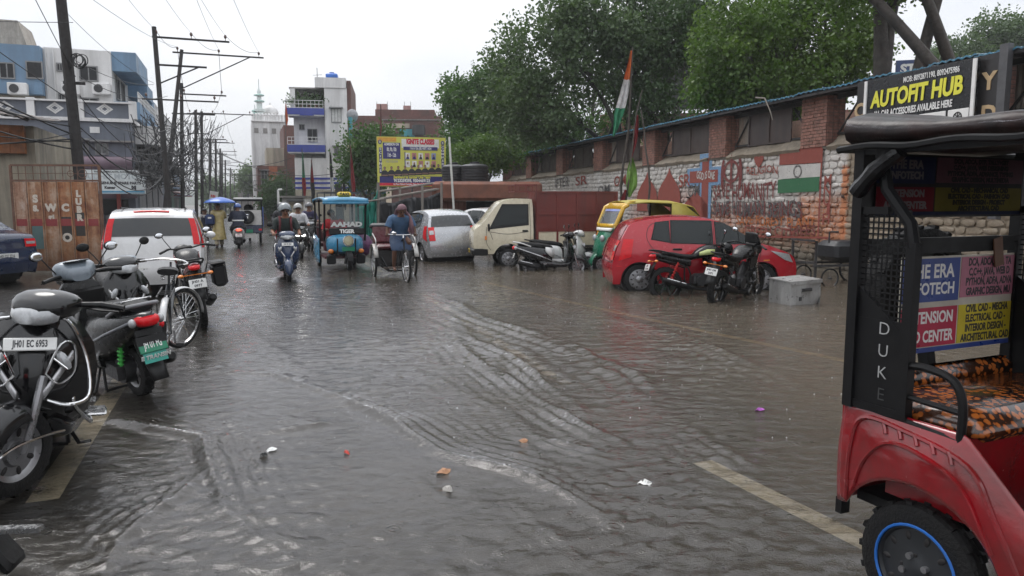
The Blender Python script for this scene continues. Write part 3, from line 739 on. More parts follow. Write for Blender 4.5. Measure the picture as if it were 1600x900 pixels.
# ---- the slate-grey shop house with diamond parapet, blue and white flats above it
B = Bld('apartment_building','blue and white apartment block rising behind slate parapet with white diamonds',212,36)
_,zp1 = B.f(212,163);_,zp0 = B.f(212,190);_,za = B.f(212,248)
XL = -14
B.box('wall',GREYB,XL,0,.02,16,0,zp0)
B.box('parapet',GREYB,XL,-.02,.12,.3,zp0+.1,zp1)
B.box('parapet',GREYB,-.3,-.12,.31,15.9,zp0+.1,zp1)
B.box('cornice',WHT,XL-.05,.12,-.12,16.1,zp0-.06,zp0+.1);B.box('cornice',WHT,XL-.05,.1,-.06,.34,zp1,zp1+.08)
for px in (48,125,207):
    x,_ = B.f(px,175);B.box('pillar',WHT,x-.16,x+.16,-.03,.34,zp0+.1,zp1+.13)
for px,py in ((6,166),(85,168),(163,170)):
    x,z = B.f(px,py);q = MB()
    for k,(w,h) in enumerate(((.36,.27),(.2,.15))):
        rg = [Vector((x+w*math.cos(a),.1-.012*k,z+h*math.sin(a))) for a in (0,PI/2,PI,1.5*PI)];ri = [Vector((x+w*.62*math.cos(a),.1-.012*k,z+h*.62*math.sin(a))) for a in (0,PI/2,PI,1.5*PI)]
        q.loft([ri,rg,[p+Vector((0,.05,0)) for p in rg]],caps=False)
    q.build('diamond_ornament',WHT,B.t)
for (a,b,c,d) in ((65,222,108,244),(135,222,137,238),(150,224,168,240)):
    (x0,z1),(x1,z0) = B.f(a,b),B.f(c,d);B.win(x0,x1,z0,z1,0.02,bars=1)
x0,z1 = B.f(140,198);x1,z0 = B.f(156,208);B.box('wall_patch',WHT,x0,x1,-.01,.03,z0,z1)
B.box('ledge',GREYC,XL,.1,-.25,.02,za+.75,za+.83)
# purple canopy box and shopfront
q = MB();n = 10
rg = [[Vector((x,-1.3+.35*math.cos(PI/2+PI*k/2/n*2)*.9-.1,za-.05+.32*math.sin(PI/2+PI*k/n)-.3)) for k in range(n+1)] for x in (XL,.15)]
q.loft(rg,closed=False,caps=False);q.box(((XL+.15)/2,-.6,za-.02),(.15-XL,1.3,.06));q.build('purple_canopy',PURP,B.t,sol=.02)
B.box('fascia_board',PURP,XL,.15,-.5,-.35,za-1.9,za-.55)
x0,z1 = B.f(150,330);q = MB()
for i in range(13): q.box((XL+.6+1.05*i,-.2,.6),(.95,.06,1.3))
q.build('shop_counter',SHUT,B.t)
B.box('shop_glass',glass('shop_pane','20262a',.1,.1),XL+.2,-.3,-.1,-.06,1.3,za-1.95)
q = MB();x,z = B.f(191,350);q.box((x,-.6,z),(.16,.16,3.2));q.build('red_column',M('red_column',(.3,.05,.04),.5),B.t)
# signboard of the spare parts shop
def signboard(bld,px0,py0,px1,py1,d,col,lines,nm='shop_sign',frame_c=(.3,.32,.34)):
    (x0,z1),(x1,z0) = bld.f(px0,py0,d),bld.f(px1,py1,d)
    b = bld.box(nm,col,x0,x1,d,d+.08,z0,z1)
    for (s,fx,fz,h,mt,kw) in lines:
        text('lettering',s,h*(z1-z0),mt,b,frame((x0+(x1-x0)*fx,d-.006,z0+(z1-z0)*fz),(1,0,0),(0,0,1)),**kw)
    return b,(x0,x1,z0,z1)
INK = M('ink_black',(.03,.03,.035),.5);INKW = M('letter_white',(.78,.78,.76),.5,var=.05);INKR = M('letter_red',(.6,.03,.04),.45,var=.05);INKB = M('letter_blue',(.03,.16,.4),.45);INKY = M('letter_yellow',(.75,.72,.06),.45,var=.05);INKG = M('letter_grey',(.5,.54,.56),.45)
sb,(x0,x1,z0,z1) = signboard(B,132,265,228,303,-1.75,M('sign_pale',(.72,.76,.76),.4,var=.08,dirt=(.3,.32,.32),dfac=.3),[
    ('PARTS, LUBRICANTS, ACCESSORIES',.5,.92,.10,INK,dict(bold=.004)),('SUDHIT MOTORS',.5,.72,.30,INKG,dict(bold=.012)),('GENUINE SPARE PARTS',.58,.45,.15,INK,dict(bold=.008)),('Kumar',.4,.26,.15,INK,dict(bold=.01)),('M',.8,.25,.22,INK,dict(bold=.02))])
q = MB();q.box(((x0+x1)/2,-1.757,z0+.1*(z1-z0)),(x1-x0-.1,.004,.05));q.box(((x0+x1)/2,-1.757,z0+.04*(z1-z0)),(x1-x0-.1,.004,.03));q.build('sign_stripe',M('stripe_blue',(.05,.3,.5),.4),sb)
# upper flats: set back
dU = 2.2;xu,zr = B.f(172,80,dU);_,zu0 = B.f(172,190,dU);xb,_ = B.f(68,100,dU)
B.box('upper_wall',WHT,xb,xu,dU,dU+13.5,zp0,zr)
_,zb1 = B.f(60,72,dU-.5);_,zb0 = B.f(60,148,dU-.5)
B.box('blue_bay',BLUE,XL-3,xb+.0,dU-.6,dU+9,zb0,zb1)
B.box('bay_soffit',BEIGE,XL-3,xb-.02,dU-.1,dU+4,zp0,zb0-.004)
for (a,b,c,d,e) in ((0,99,22,122,-.6),(42,97,66,122,-.6),(125,104,152,126,0),(90,100,97,110,0),(93,148,100,157,0),(127,154,153,159,0)):
    (x0,z1),(x1,z0) = B.f(a,b,dU+e),B.f(c,d,dU+e);B.win(x0,x1,z0,z1,dU+e-.004,pm=HOLE,bars=0 if a == 42 else 1,hood=False)
q = MB()
for px in (72,84,107,118): x,_ = B.f(px,100,dU);q.tube([(x,dU-.06,zp0),(x,dU-.06,zr)],.04,6)
q.build('drain_pipe',WHT,B.t)
for px,py in ((112,140),(160,140),(30,140)):
    x,z = B.f(px,py,dU-.7*(px == 30));d_ = dU-.7*(px == 30);q = MB();q.box((x,d_-.2,z),(.8,.38,.55),bev=.03);ac = q.build('air_conditioner',WHT,B.t);q = MB();q.disc((x-.12,d_-.4,z),.2,'y',16,.02);q.build('fan_grille',DARKM,ac)
# street side: stepped blue balconies
for k,(y0,y1,zt,zb) in enumerate(((.3,5.2,zr+.05,zr-.9),(5.6,8.5,zr-.75,zr-1.5),(8.9,11.5,zr-1.2,zr-2.0))):
    B.box('balcony_canopy',BLUE,xu+.0,xu+1.1-.1*k,dU+y0,dU+y1,zb,zt)
for k,(y0,y1) in enumerate(((.3,5.2),(5.6,11.4))):
    zf = zu0 + 1.15
    bq = B.box('balcony',BLUE,xu,xu+1.15,dU+y0,dU+y1,zf-.95,zf-.1)
    B.rail('balcony_rail',WHT,(xu+1.1,dU+y0,0),(xu+1.1,dU+y1,0),zf-.08,zf+.4,14,bq)
for y0,y1,z0,z1 in ((1,2.2,zu0+1.3,zr-1.1),(3,4,zu0+1.3,zr-1.1),(6.2,7.4,zu0+1.3,zr-1.7),(9.2,10.4,zu0+1.2,zr-2.1)):
    B.win(dU+y0,dU+y1,z0,z1,xu+.004,side=True,pm=HOLE,hood=False)
B.box('lower_balcony',WHT,.02,1.0,1.0,12,zp0-1.0,zp0-.1);B.rail('balcony_rail',WHT,(1.02,.6,0),(1.02,12,0),zp0+.02,zp0+.9,22)
for y0 in (1.2,4.2,7.2,10.2): B.win(y0,y0+1.6,za+.3,za+1.5,.004,side=True,pm=HOLE)
B.box('street_canopy',DARKM,.02,1.6,.4,12,za-.35,za-.2)
for y0 in (1,4,7,10): B.box('roller_shutter',SHUT,.01,.08,y0,y0+2.4,.2,za-.6)
(x0,z1),(x1,z0) = B.f(0,30,9),B.f(50,78,9)
q = MB();q.loft([[Vector((x0-2,9,z0-1)),Vector((x1+.1,9,z0-1)),Vector((x1+.1,12,z0-1)),Vector((x0-2,12,z0-1))],[Vector((x0-2,9,z1)),Vector((x1-.6,9,z1)),Vector((x1-.6,12,z1)),Vector((x0-2,12,z1))]]);q.build('stair_head',M('stair_head',(.36,.32,.27),.7,dirt=(.13,.11,.09),dfac=.6,streak=True),B.t)
# ---- plastered shed with rusty shutter box on the left edge
B = Bld('roadside_shed','grimy plaster shed with rusty orange fascia under a ragged tin roof',61,20.5,cat='shed')
x0,z1 = B.f(61,196);B.box('wall',M('grimy_plaster',(.33,.29,.22),.7,var=.2,scale=1.2,dirt=(.05,.045,.04),dfac=.8,dscale=.9,streak=True),-1.35,0,0,5,0,z1-.02)
xo,zo1 = B.f(38,205,-.2);_,zo0 = B.f(38,240,-.2)
B.box('fascia_box',RUST,-6,xo-.02,-.25,.1,zo0,zo1+.15)
for i in range(7): x = xo-.35*i-.02;B.box('fascia_rib',RUST,x-.02,x+.02,-.275,-.25,zo0,zo1+.15)
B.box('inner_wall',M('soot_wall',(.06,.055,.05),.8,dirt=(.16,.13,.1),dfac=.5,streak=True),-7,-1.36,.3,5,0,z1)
r = random.Random(9)
for k in range(9):
    q = MB();xx = -6.2+.72*k+r.uniform(-.1,.1);w = .9;tz = r.uniform(-.05,.1)
    def rf(u,v,xx=xx,w=w,tz=tz): x = xx+w*u;return Vector((x,-1.3+2.6*v+.1*math.sin(k),z1+.12+tz-.20*x*.55 + .25*v + .025*math.sin(u*30)))
    q.grid(rf,24,2);q.build('tin_sheet',M('old_tin_roof',(.06,.055,.052),.55,var=.5,dirt=(.16,.08,.04),dfac=.5),B.t,sol=.012)
q = MB();q.tube([B.o*0+Vector((-.6,-.9,z1+.35)),Vector((.1,-.9,z1+.05))],.05,6);q.build('rafter',DARKM,B.t)
# ---- rusted gate of six sheet panels
B = Bld('rusted_gate','rusted steel gate of six panels with faded white letters and a red band',20,17.3,cat='gate',rot=math.radians(4))
xg = [B.f(px,300)[0] for px in (20,42.5,66,89.5,111.5,132.5,154)]
zt = B.f(20,284)[1];zf = B.f(20,258)[1];zr0 = B.f(90,353)[1];zr1 = B.f(90,342)[1]
def gate_mat(nm,a,b):
    m = bpy.data.materials.new(nm);t = NT(m);v = t.pos();n1 = t.noise(1.6,7,.72,v,.5);n2 = t.noise(11,6,.75,v)
    mp = t.n('Mapping');mp.inputs['Scale'].default_value = (1,1,.1);t.l(v,mp.inputs[0]);n3 = t.noise(6,5,.7,mp.outputs[0])
    mixd = t.math('ADD',t.math('MULTIPLY',n1,.55),t.math('MULTIPLY',n3,.45))
    c = t.ramp(mixd,[(.38,a),(.5,b),(.6,(.16,.05,.025)),(.72,(.06,.03,.02))])
    c = t.mix(t.mrange(n2,.5,.7,0,.6),c,(.1,.045,.025))
    z = t.n('SeparateXYZ');t.l(v,z.inputs[0]);zj = t.math('ADD',z.outputs[2],t.math('MULTIPLY',n2,.06))
    c = t.mix(t.mrange(zj,.1,1.1,.75,0),c,(.05,.028,.02))
    t.set(Base_Color=c,Roughness=t.mrange(n2,.3,.7,.35,.7),Normal=t.bump(n2,.4,.01));return m
GM = [gate_mat('rust_panel_%s' % w,a,b) for w,a,b in (('pale',(.5,.43,.38),(.34,.2,.13)),('buff',(.44,.32,.24),(.32,.16,.08)),('orange',(.4,.26,.16),(.32,.13,.05)))]
redband = worn_paint('worn_red_band',(.26,.04,.04),.3);wl_ = worn_paint('worn_white_letters',(.62,.55,.47),.46)
for i in range(6):
    q = MB();a,b = xg[i]+.012,xg[i+1]-.012
    q.box(((a+b)/2,.02,(.25+zt)/2),(b-a,.03,zt-.25),bev=.008)
    for e in (a+.015,b-.015): q.box((e,-.004,(.25+zt)/2),(.022,.02,zt-.25))
    p = q.build('gate_panel',GM[(0,1,1,2,2,1)[i]],B.t)
    q = MB();q.box(((a+b)/2,.0,(zr0+zr1)/2),(b-a-.04,.006,zr1-zr0));q.build('red_band',redband,p)
    if i in (1,3,4):
        q = MB();q.box(((a+b)/2,.002,.95+.1*i),(b-a-.07,.004,.55));q.build('faded_patch',worn_paint('teal_patch',(.1,.16,.16),.42) if i == 1 else worn_paint('soot_patch',(.04,.035,.03),.42),p)
    def gl(ch,fx,py,h):
        x_ = a+(b-a)*fx;z_ = B.f(60,py)[1];text('faded_letter',ch,h*.78,wl_,p,frame((x_,-.003,z_),(1,0,0),(0,0,1)),bold=.015)
    if i == 1: gl('S',.5,311,.3);gl('S.',.5,326,.22)
    if i == 2: gl('W',.5,325,.3);gl('spl',.5,339,.13)
    if i == 3: gl('C',.5,325,.3);gl('O',.5,372,.34)
    if i == 4:
        for k,ch in enumerate('LUBR'): gl(ch,.5,303+12.5*k,.25)
q = MB();x0,x1 = xg[0]-.03,xg[-1]+.03
for z in (zf,zt+.03): q.bar((x0,.03,z),(x1,.03,z),.045)
for x in (x0,x1): q.bar((x,.03,0),(x,.03,zf),.05)
for i in range(1,12): x = x0+(x1-x0)*i/12;q.bar((x,.03,zt),(x,.03,zf),.012)
q.bar((x0,.05,(zt+zf)/2),(x1,.05,(zt+zf)/2),.012)
q.torus((xg[-1]-.35,.03,(zt+zf)/2),.1,.008,'y',16,6);q.torus((xg[-1]-.62,.03,(zt+zf)/2),.07,.008,'y',16,6)
q.build('gate_frame',M('rusty_iron',(.14,.07,.045),.7,var=.4),B.t)
# ---- further buildings along the left of the street
def street_house(name,label,b0,b1,h,a,wall_m,floors,trim,seed,shutter=True,sign=None,width=10,group=None):
    r = random.Random(seed)
    Bq = Bld(name,label,0,0,pt=RF(a,b0),group=group)
    Ly = b1-b0;Bq.box('wall',wall_m,-width,0,0,Ly,0,h)
    Bq.box('parapet',trim,-width-.05,.08,-.08,Ly,h,h+.25)
    fh = h/floors
    for k in range(floors):
        z = k*fh
        if k:
            Bq.box('floor_slab',trim,.0,r.choice((.5,.9,1.1)),.05,Ly-.05,z-.12,z+.03)
            n = max(2,int(Ly/3))
            for i in range(n):
                y = Ly*(i+.5)/n;w = r.uniform(.5,.7);Bq.win(y-w,y+w,z+.9,z+min(2.2,fh-.5),.004,side=True,pm=r.choice((HOLE,PANE)),bars=r.choice((1,2)))
            if r.random() < .6: Bq.rail('balcony_rail',r.choice((WHT,DARKM)),(.85,.2,0),(.85,Ly-.2,0),z+.05,z+.95,int(Ly*1.6))
            for i in range(2):
                x = -1.6-3*i;Bq.win(x-.5,x+.5,z+.9,z+2.1,-.004,pm=HOLE)
        else:
            n = max(2,int(Ly/3.2))
            for i in range(n):
                y0 = Ly*i/n+.25;y1 = Ly*(i+1)/n-.25;Bq.box('roller_shutter',r.choice((SHUT,NAVY,DARKM,M('shutter_green',(.05,.14,.1),.5))),.002,.06,y0,y1,.25,fh-.7)
            Bq.box('shop_awning',r.choice((DARKM,NAVY,GREYC,M('awning_red',(.25,.05,.04),.6))),.01,1.4,.2,Ly-.2,fh-.55,fh-.47)
    if r.random() < .7:
        q = MB();q.lathe([(.001,h+1.55),(.3,h+1.5),(.55,h+1.4),(.58,h+.3),(.5,h+.25)],(-2.2,2.0,0),'z',14);q.build('water_tank',M('tank_black',(.02,.02,.022),.4),Bq.t)
    return Bq
street_house('street_house','tall beige street house with concrete balconies beyond the leaning pole',49,62,10.2,-10.4,BEIGE,3,GREYC,1)
street_house('street_house','whitewashed street house beyond the beige one',62.3,74,8.8,-10.2,WHT,3,GREYC,2)
street_house('street_house','grey concrete street house with dark shutters down the left of the street',74.3,88,7.4,-10.0,GREYC,2,BEIGE,3)
street_house('street_house','small blue street house far down the left side',88.3,104,6.4,-10.4,BLUE,2,WHT,4)
street_house('street_house','low cream street house at the far left end of the street',104.3,125,6.8,-11.5,BEIGE,2,GREYC,5)
B = street_house('street_house','narrow dark shop house beside the blue and white flats',42.0,48.7,5.2,-10.2,GREYC,2,DARKM,6,width=5)
# small notice board on a pole by the umbrella
# ---- right side, far: mosque
B = Bld('mosque','weathered white mosque with onion dome and slim green minaret',398,92)
(x1,zt) = B.f(448,190);
B.box('wall',M('mosque_white',(.7,.69,.68),.6,var=.1,scale=.6,dirt=(.2,.19,.19),dfac=.7,dscale=.7,streak=True),0,x1,0,9,0,zt)
q = MB()
for i in range(11):
    x = x1*(i+.5)/11;q.box((x,.1,zt+.3),(.3,.3,.6));q.ell((x,.1,zt+.7),(.18,.18,.22),None,8,6)
q.box((x1/2,-.06,zt-.05),(x1+.2,.3,.12));q.build('parapet',WHT,B.t)
q = MB()
for i in range(4): x = x1*(i+.5)/4;q.box((x,-.03,zt-1.2),(.5,.06,.6))
q.build('vent_window',GREYC,B.t)
cx,_ = B.f(424,180);zd = B.f(424,188)[1];ztip = B.f(424,155)[1]
R_ = (B.f(438,175)[0]-B.f(411,175)[0])/2;H_ = ztip-zd
q = MB();q.lathe([(R_*.62,zd),(R_*.62,zd+H_*.28),(R_*.75,zd+H_*.3),(R_*.98,zd+H_*.42),(R_,zd+H_*.52),(R_*.85,zd+H_*.68),(R_*.5,zd+H_*.78),(R_*.15,zd+H_*.84),(.05,zd+H_*.9),(.1,zd+H_*.93),(.02,ztip)],(cx,3,0),'z',24);q.build('dome',WHT,B.t)
GRW = M('minaret_green_white',(.64,.7,.68),.5,var=.15);GRN = M('minaret_green',(.35,.55,.5),.5)
for px,py,sc in ((407,122,.72),(399.5,162,.45)):
    x = B.f(px,200)[0];z1 = B.f(px,py)[1];z0 = zt;H = z1-z0;w = .62*sc
    pr = [(w,z0),(w,z0+.22*H),(w*1.5,z0+.24*H),(w*1.5,z0+.29*H),(w*.8,z0+.3*H),(w*.75,z0+.45*H),(w*1.25,z0+.46*H),(w*1.25,z0+.5*H),(w*.62,z0+.51*H),(w*.6,z0+.6*H),(w*1.0,z0+.61*H),(w*1.0,z0+.64*H),(w*.45,z0+.65*H),(w*.55,z0+.7*H),(w*.3,z0+.76*H),(.06,z0+.8*H),(.05,z1)]
    q = MB();q.lathe(pr,(x,1.0,0),'z',12);mt = q.build('minaret',GRW,B.t)
    for k in (.265,.48,.625): q = MB();q.lathe([(w*1.3,z0+k*H-.1),(w*1.42,z0+k*H),(w*1.1,z0+k*H+.1)],(x,1.0,0),'z',12);q.build('gallery_ring',GRN,mt)
# brick and concrete houses before the mosque
B = Bld('brick_house','dark brick house side wall with orange brick patch beside the mosque',447,78)
x1,zt = B.f(462,196);B.box('wall',BRICKW,0,x1+1,0,8,0,zt);
B = Bld('brick_house','low half-built brick and cement house in front of the mosque',404,74)
x1,zt = B.f(452,250);B.box('wall',BRICKW,0,x1,0,7,0,zt-.6);B.box('upper_room',BEIGE,x1*.3,x1*.85,.5,6,zt-.6,zt+1.2)
a_,b_ = B.f(420,260),B.f(434,285);B.box('orange_brick_panel',M('orange_brick',(.36,.12,.06),.8,var=.3),a_[0],b_[0],-.04,.01,b_[1],a_[1]);B.win(x1*.12,x1*.3,3.6,5,-.004,pm=HOLE)
B.box('balcony',GREYC,-.4,x1*.5,-1.2,0,3.0,3.15);B.rail('balcony_rail',DARKM,(-.4,-1.15,0),(x1*.5,-1.15,0),3.2,4.0,10)
# ---- tall white house with royal-blue balconies
B = Bld('balcony_house','narrow white four-storey house with royal blue balcony bands and a blue tank on top',453,66,cat='house',rot=math.radians(9))
fx = lambda px: B.f(px,200)[0];fz = lambda py: B.f(500,py)[1]
xa,xb2,xc = fx(453),fx(508),fx(543)
B.box('tower_wall',WHT,xb2,xc,0,9,0,fz(137));B.box('tower_cap',WHT,fx(494),xc-.05,-.1,6,fz(137)+.004,fz(121))
B.box('wall',WHT,xa+.15,xb2-.005,1.5,9,0,fz(150))
B.box('roof_slab',GREYC,xa,xb2+.3,.2,9.05,fz(139),fz(136.5));B.box('side_pier',WHT,xa+.1,xa+.5,.1,1.49,fz(170),fz(139)-.004)
for py0,py1 in ((170,180),(227,238)):
    bl_ = B.box('balcony',NAVY,xa-.25,xb2-.02,-.35,1.48,fz(py1),fz(py0));B.rail('balcony_rail',WHT,(xa-.2,-.3,0),(xb2-.1,-.3,0),fz(py0)+.04,fz(py0-12),9,bl_)
    B.box('balcony_soffit',WHT,xa-.2,xb2-.05,-.3,1.47,fz(py1+2),fz(py1)-.004,bl_)
    q = MB();q.box(((xa+xb2)/2,-.3,fz(py0+7)),((xb2-xa)*.4,.16,.5));q.build('balcony_drop',NAVY,bl_)
(x0,x1) = fx(478),fx(492);B.win(x0,x1,fz(219),fz(200),1.49,pm=HOLE,hood=False);B.win(fx(465),fx(472),fz(200),fz(193),1.49,pm=HOLE,hood=False)
B.win(fx(519),fx(533),fz(190),fz(170),-.004,pm=M('jali_white',(.6,.6,.58),.6),bars=2);B.win(fx(522),fx(532),fz(249),fz(230),-.004,pm=PANE)
B.win(fx(477),fx(483),fz(265),fz(255),1.49,pm=HOLE,bars=0);B.box('ground_wall',WHT,xa+.3,xb2-.02,.05,1.45,0,fz(247))
for py in (279,286,293.5): B.box('blue_stripe',NAVY,xa+.28,xc+.02,-.02,.04,fz(py+1.6),fz(py-1.6))
B.box('ground_band',M('dirty_cream',(.4,.36,.28),.7),xa+.29,xc+.01,-.015,.035,0,fz(297))
B.box('doorway',HOLE,fx(521),fx(532),-.03,.02,.3,fz(287))
B.box('side_dark_wall',BRICKW,xc,xc+.35,.3,8.9,0,fz(124))
q = MB();(x0,z1),(x1,z0) = B.f(508,113),B.f(527,121);q.box(((x0+x1)/2,.8,(z0+z1)/2),(x1-x0,1.0,z1-z0),bev=.1);q.box(((x0+x1)/2,.8,z1+.06),(.4,.4,.14));q.build('roof_tank',M('tank_blue',(.02,.13,.5),.4),B.t)
q = MB();q.bar((fx(497),.6,fz(121)),(fx(497),.6,fz(104)),.05);q.bar((fx(490),.6,fz(116)),(fx(505),.6,fz(115)),.03);q.bar((fx(519),1.5,fz(113)),(fx(519),1.5,fz(107)),.03);q.build('roof_antenna',DARKM,B.t)
# plants on the top terrace are added with the foliage (TERR)
TERR = (B,xa,xb2,fz(170));
# ---- teal and cream house, brick terrace behind
B = Bld('teal_house','teal and cream house with brick roof room beside the tall white house',545,62,cat='house',rot=math.radians(5))
fx = lambda px: B.f(px,200)[0];fz = lambda py: B.f(560,py)[1]
B.box('wall',M('cream_wall',(.6,.5,.36),.6,dirt=(.25,.2,.14),dfac=.5,streak=True),0,fx(600),0,7,0,fz(222));B.box('upper_wall',TEAL,fx(546),fx(590),.4,7,fz(222)+.004,fz(203));B.box('roof_room',BRICKW,fx(550),fx(592),2.5,7,fz(203),fz(180));B.box('teal_column',TEAL,fx(545),fx(550),-.1,.4,fz(222),fz(183))
B.box('shade_slab',GREYC,fx(548),fx(575),-.5,.4,fz(206),fz(203));q = MB();q.disc((fx(562),.3,fz(211)),.55,'y',18,.3);q.build('round_recess',HOLE,B.t)
q = MB();q.lathe([(.02,0),(.25,.06),(.45,.2),(.55,.36)],(0,0,0),'y',16);q.xf(Matrix.Translation((fx(551),1.4,fz(177))) @ Matrix.Rotation(.6,4,'Z'));q.build('satellite_dish',M('dish_grey',(.25,.25,.26),.5),B.t)
B = Bld('brick_terrace','long dark brick terrace with unfinished roof rooms behind the billboard',552,84,rot=math.radians(3))
fx = lambda px: B.f(px,200)[0];fz = lambda py: B.f(620,py)[1]
B.box('wall',BRICKW,fx(556),fx(690),0,9,0,fz(181));B.box('upper_room',BRICKW,fx(584),fx(678),1.5,9,fz(181),fz(168.5));B.box('floor_slab',GREYC,fx(584),fx(690),-.15,.0,fz(188),fz(186.5));B.box('teal_wall',TEAL,fx(625),fx(648),-.25,-.02,fz(215),fz(202));B.box('pale_band',BEIGE,fx(602),fx(640),-.1,-.003,fz(200),fz(193))
q = MB();q.lathe([(.001,fz(196)),(.7,fz(197)),(.75,fz(212)),(.6,fz(212))],(fx(655),-.9,0),'z',14);q.build('water_tank',M('tank_black',(.02,.02,.022),.4),B.t)
for px in (586,603,630,640,690): q = MB();q.bar((fx(px),2,fz(170)),(fx(px),2,fz(155 if px != 690 else 150)),.04);q.build('rebar_rod',DARKM,B.t)
q = MB();q.box((fx(594),2.2,fz(165)),(1.2,1,.8));q.box((fx(634),2.2,fz(166)),(.8,1,.6));q.build('roof_clutter',M('clutter_pink',(.35,.2,.18),.7),B.t)
# ---- blue and white striped hoarding wall
B = Bld('striped_hoarding','teal hoarding with white upright stripes and chevrons below the teal house',545,50,cat='hoarding',rot=math.radians(4))
fx = lambda px: B.f(px,260)[0];fz = lambda py: B.f(565,py)[1]
TB = M('hoarding_teal',(.03,.14,.2),.5,dirt=(.03,.06,.08),dfac=.4)
B.box('board',TB,0,fx(602),0,.1,fz(303),fz(240));B.box('top_rail',TB,-.05,fx(602),-.03,.13,fz(240),fz(238.4));B.box('base_wall',GREYC,0,fx(602),.02,.12,0,fz(303)-.004)
for px in np.arange(569,600,3.1): B.box('white_stripe',WHT,fx(px),fx(px+1.6),-.014,-.002,fz(299),fz(255 if px > 572 else 268))
for k in range(5):
    for sg in (-1,1):
        q = MB();x0,z0 = fx(557 + sg*1.2),fz(277+6*k);x1,z1 = fx(557+sg*9.5),fz(277+6*k-13*(1 if sg < 0 else 1)+ (10 if sg > 0 else 0))
        q.bar((fx(557+sg*1),-.01,fz(272+7*k+6)),(fx(557+sg*9.5),-.01,fz(272+7*k-4 if k else 276)),.012,.14,up=(0,1,0));q.build('chevron_stripe',WHT,B.t)
# ---- brown plastered booth with two black tanks, white kiosk, tarpaulins
B = Bld('rusty_booth','rust-brown roadside booth with a deep overhanging slab beside the wall',690,31,cat='booth',rot=math.radians(3))
fx = lambda px: B.f(px,300)[0];fz = lambda py: B.f(740,py)[1]
RB = M('rust_plaster',(.2,.075,.045),.75,var=.3,scale=1.5,dirt=(.085,.04,.03),dfac=.6,dscale=2,bump=.3)
q = MB();q.box(((fx(678)+fx(842))/2,-.2,(fz(285)+fz(314))/2),(fx(842)-fx(678),2.6,fz(285)-fz(314)),bev=.12);q.build('roof_slab',RB,B.t)
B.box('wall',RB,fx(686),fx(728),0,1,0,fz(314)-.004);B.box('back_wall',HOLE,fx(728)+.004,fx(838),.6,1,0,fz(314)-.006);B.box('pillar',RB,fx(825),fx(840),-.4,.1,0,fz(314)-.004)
for px in (692,700,709,717): B.box('wall_plank',M('booth_plank',(.26,.12,.08),.8,var=.3,scale=4),fx(px),fx(px+6.5),-.03,-.004,.1,fz(316))
RB_TOP = (B,fx,fz)
tk = M('tank_black',(.02,.02,.022),.4)
for i,(px,w) in enumerate(((742,.58),(708,.5))):
    x,z = fx(px),fz(285);h = fz(255)-z
    t_ = thing('water_tank','black ribbed plastic water tank, the %s one on the brown booth' % ('larger' if i == 0 else 'smaller'),'water tank',B.o + B.x*x + B.y*(.2+.5*i) + Vector((0,0,z)),0,'black water tanks on the booth roof')
    q = MB();pr = [(w*.98,0)]
    for k in range(6): zz = h*.85*k/6;pr += [(w,zz+.02),(w,zz+h*.09),(w*.955,zz+h*.1),(w*.955,zz+h*.135)]
    pr += [(w,h*.85),(w*.8,h*.93),(w*.3,h*.99),(.001,h)]
    q.lathe(pr,(0,0,0),'z',28);q.build('tank_body',tk,t_,smooth=25);q = MB();q.lathe([(.2,h*.97),(.2,h+.06),(.001,h+.08)],(0,0,0),'z',16);q.build('lid',tk,t_)
def drape(name,label,cat,pts_top,pts_bot,mtl,Y0,Y1,seed,amp=.08):
    r = random.Random(seed);t_ = thing(name,label,cat,P(pts_top[0][0],330,Y0)*1)
    base = t_.location.copy();base.z = 0;t_.location = base
    n = len(pts_top);q = MB()
    def fn(u,v):
        k = u*(n-1);i = min(int(k),n-2);f_ = k-i;Y = Y0+(Y1-Y0)*u
        a = P(pts_top[i][0]*(1-f_)+pts_top[i+1][0]*f_,pts_top[i][1]*(1-f_)+pts_top[i+1][1]*f_,Y);b = P(pts_bot[i][0]*(1-f_)+pts_bot[i+1][0]*f_,pts_bot[i][1]*(1-f_)+pts_bot[i+1][1]*f_,Y)
        p = a.lerp(b,v);p.y += amp*(math.sin(u*23+v*4+seed)+.6*math.sin(u*51-v*7) + 1.3*noise.noise(Vector((u*5,v*4,seed))));p.z -= .1*math.sin(u*PI*(n-1))**2*(1-v);return p - base
    q.grid(fn,60,16);q.build('cloth',mtl,t_,smooth=180,sol=.006);return t_
TARP = M('black_tarp',(.014,.015,.018),.45,var=.3);NET = M('green_net',(.012,.2,.15),.6,var=.25,scale=3)
dt = drape('black_tarpaulin','black tarpaulin sheet hung on a fence under the billboard','tarpaulin',[(590,316),(640,309),(690,300)],[(588,400),(640,400),(696,398)],TARP,28.5,29.5,3)
q = MB();b0 = dt.location;q.tube([P(588,312,28.6)-b0,P(692,294,29.6)-b0],.05,6);q.tube([P(588,300,28.8)-b0,P(694,284,29.8)-b0],.045,6)
for px in (590,625,660,690): q.tube([P(px,297-(px-590)*.12,29)-b0,P(px,405,29)-b0],.05,6)
q.build('fence_rail',M('weathered_pole',(.2,.18,.16),.8),dt)
dn = drape('green_shade_net','green shade net slung between posts right of the blue three-wheeler','net',[(553,313),(566,322),(578,316),(590,296)],[(553,372),(566,372),(578,370),(588,362)],NET,26.5,27.5,5)
b0 = dn.location;q = MB();q.tube([P(591,285,27.6)-b0,P(590,385,27.6)-b0],.06,6);q.tube([P(553,308,26.4)-b0,P(553,385,26.4)-b0],.05,6);q.tube([P(553,317,26.6)-b0,P(600,311,27.6)-b0],.03,6);q.build('net_post',M('weathered_pole',(.2,.18,.16),.8),dn)
B = Bld('white_kiosk','small white kiosk with a grey shutter behind the motorcyclists',441,40,cat='kiosk',rot=math.radians(6))
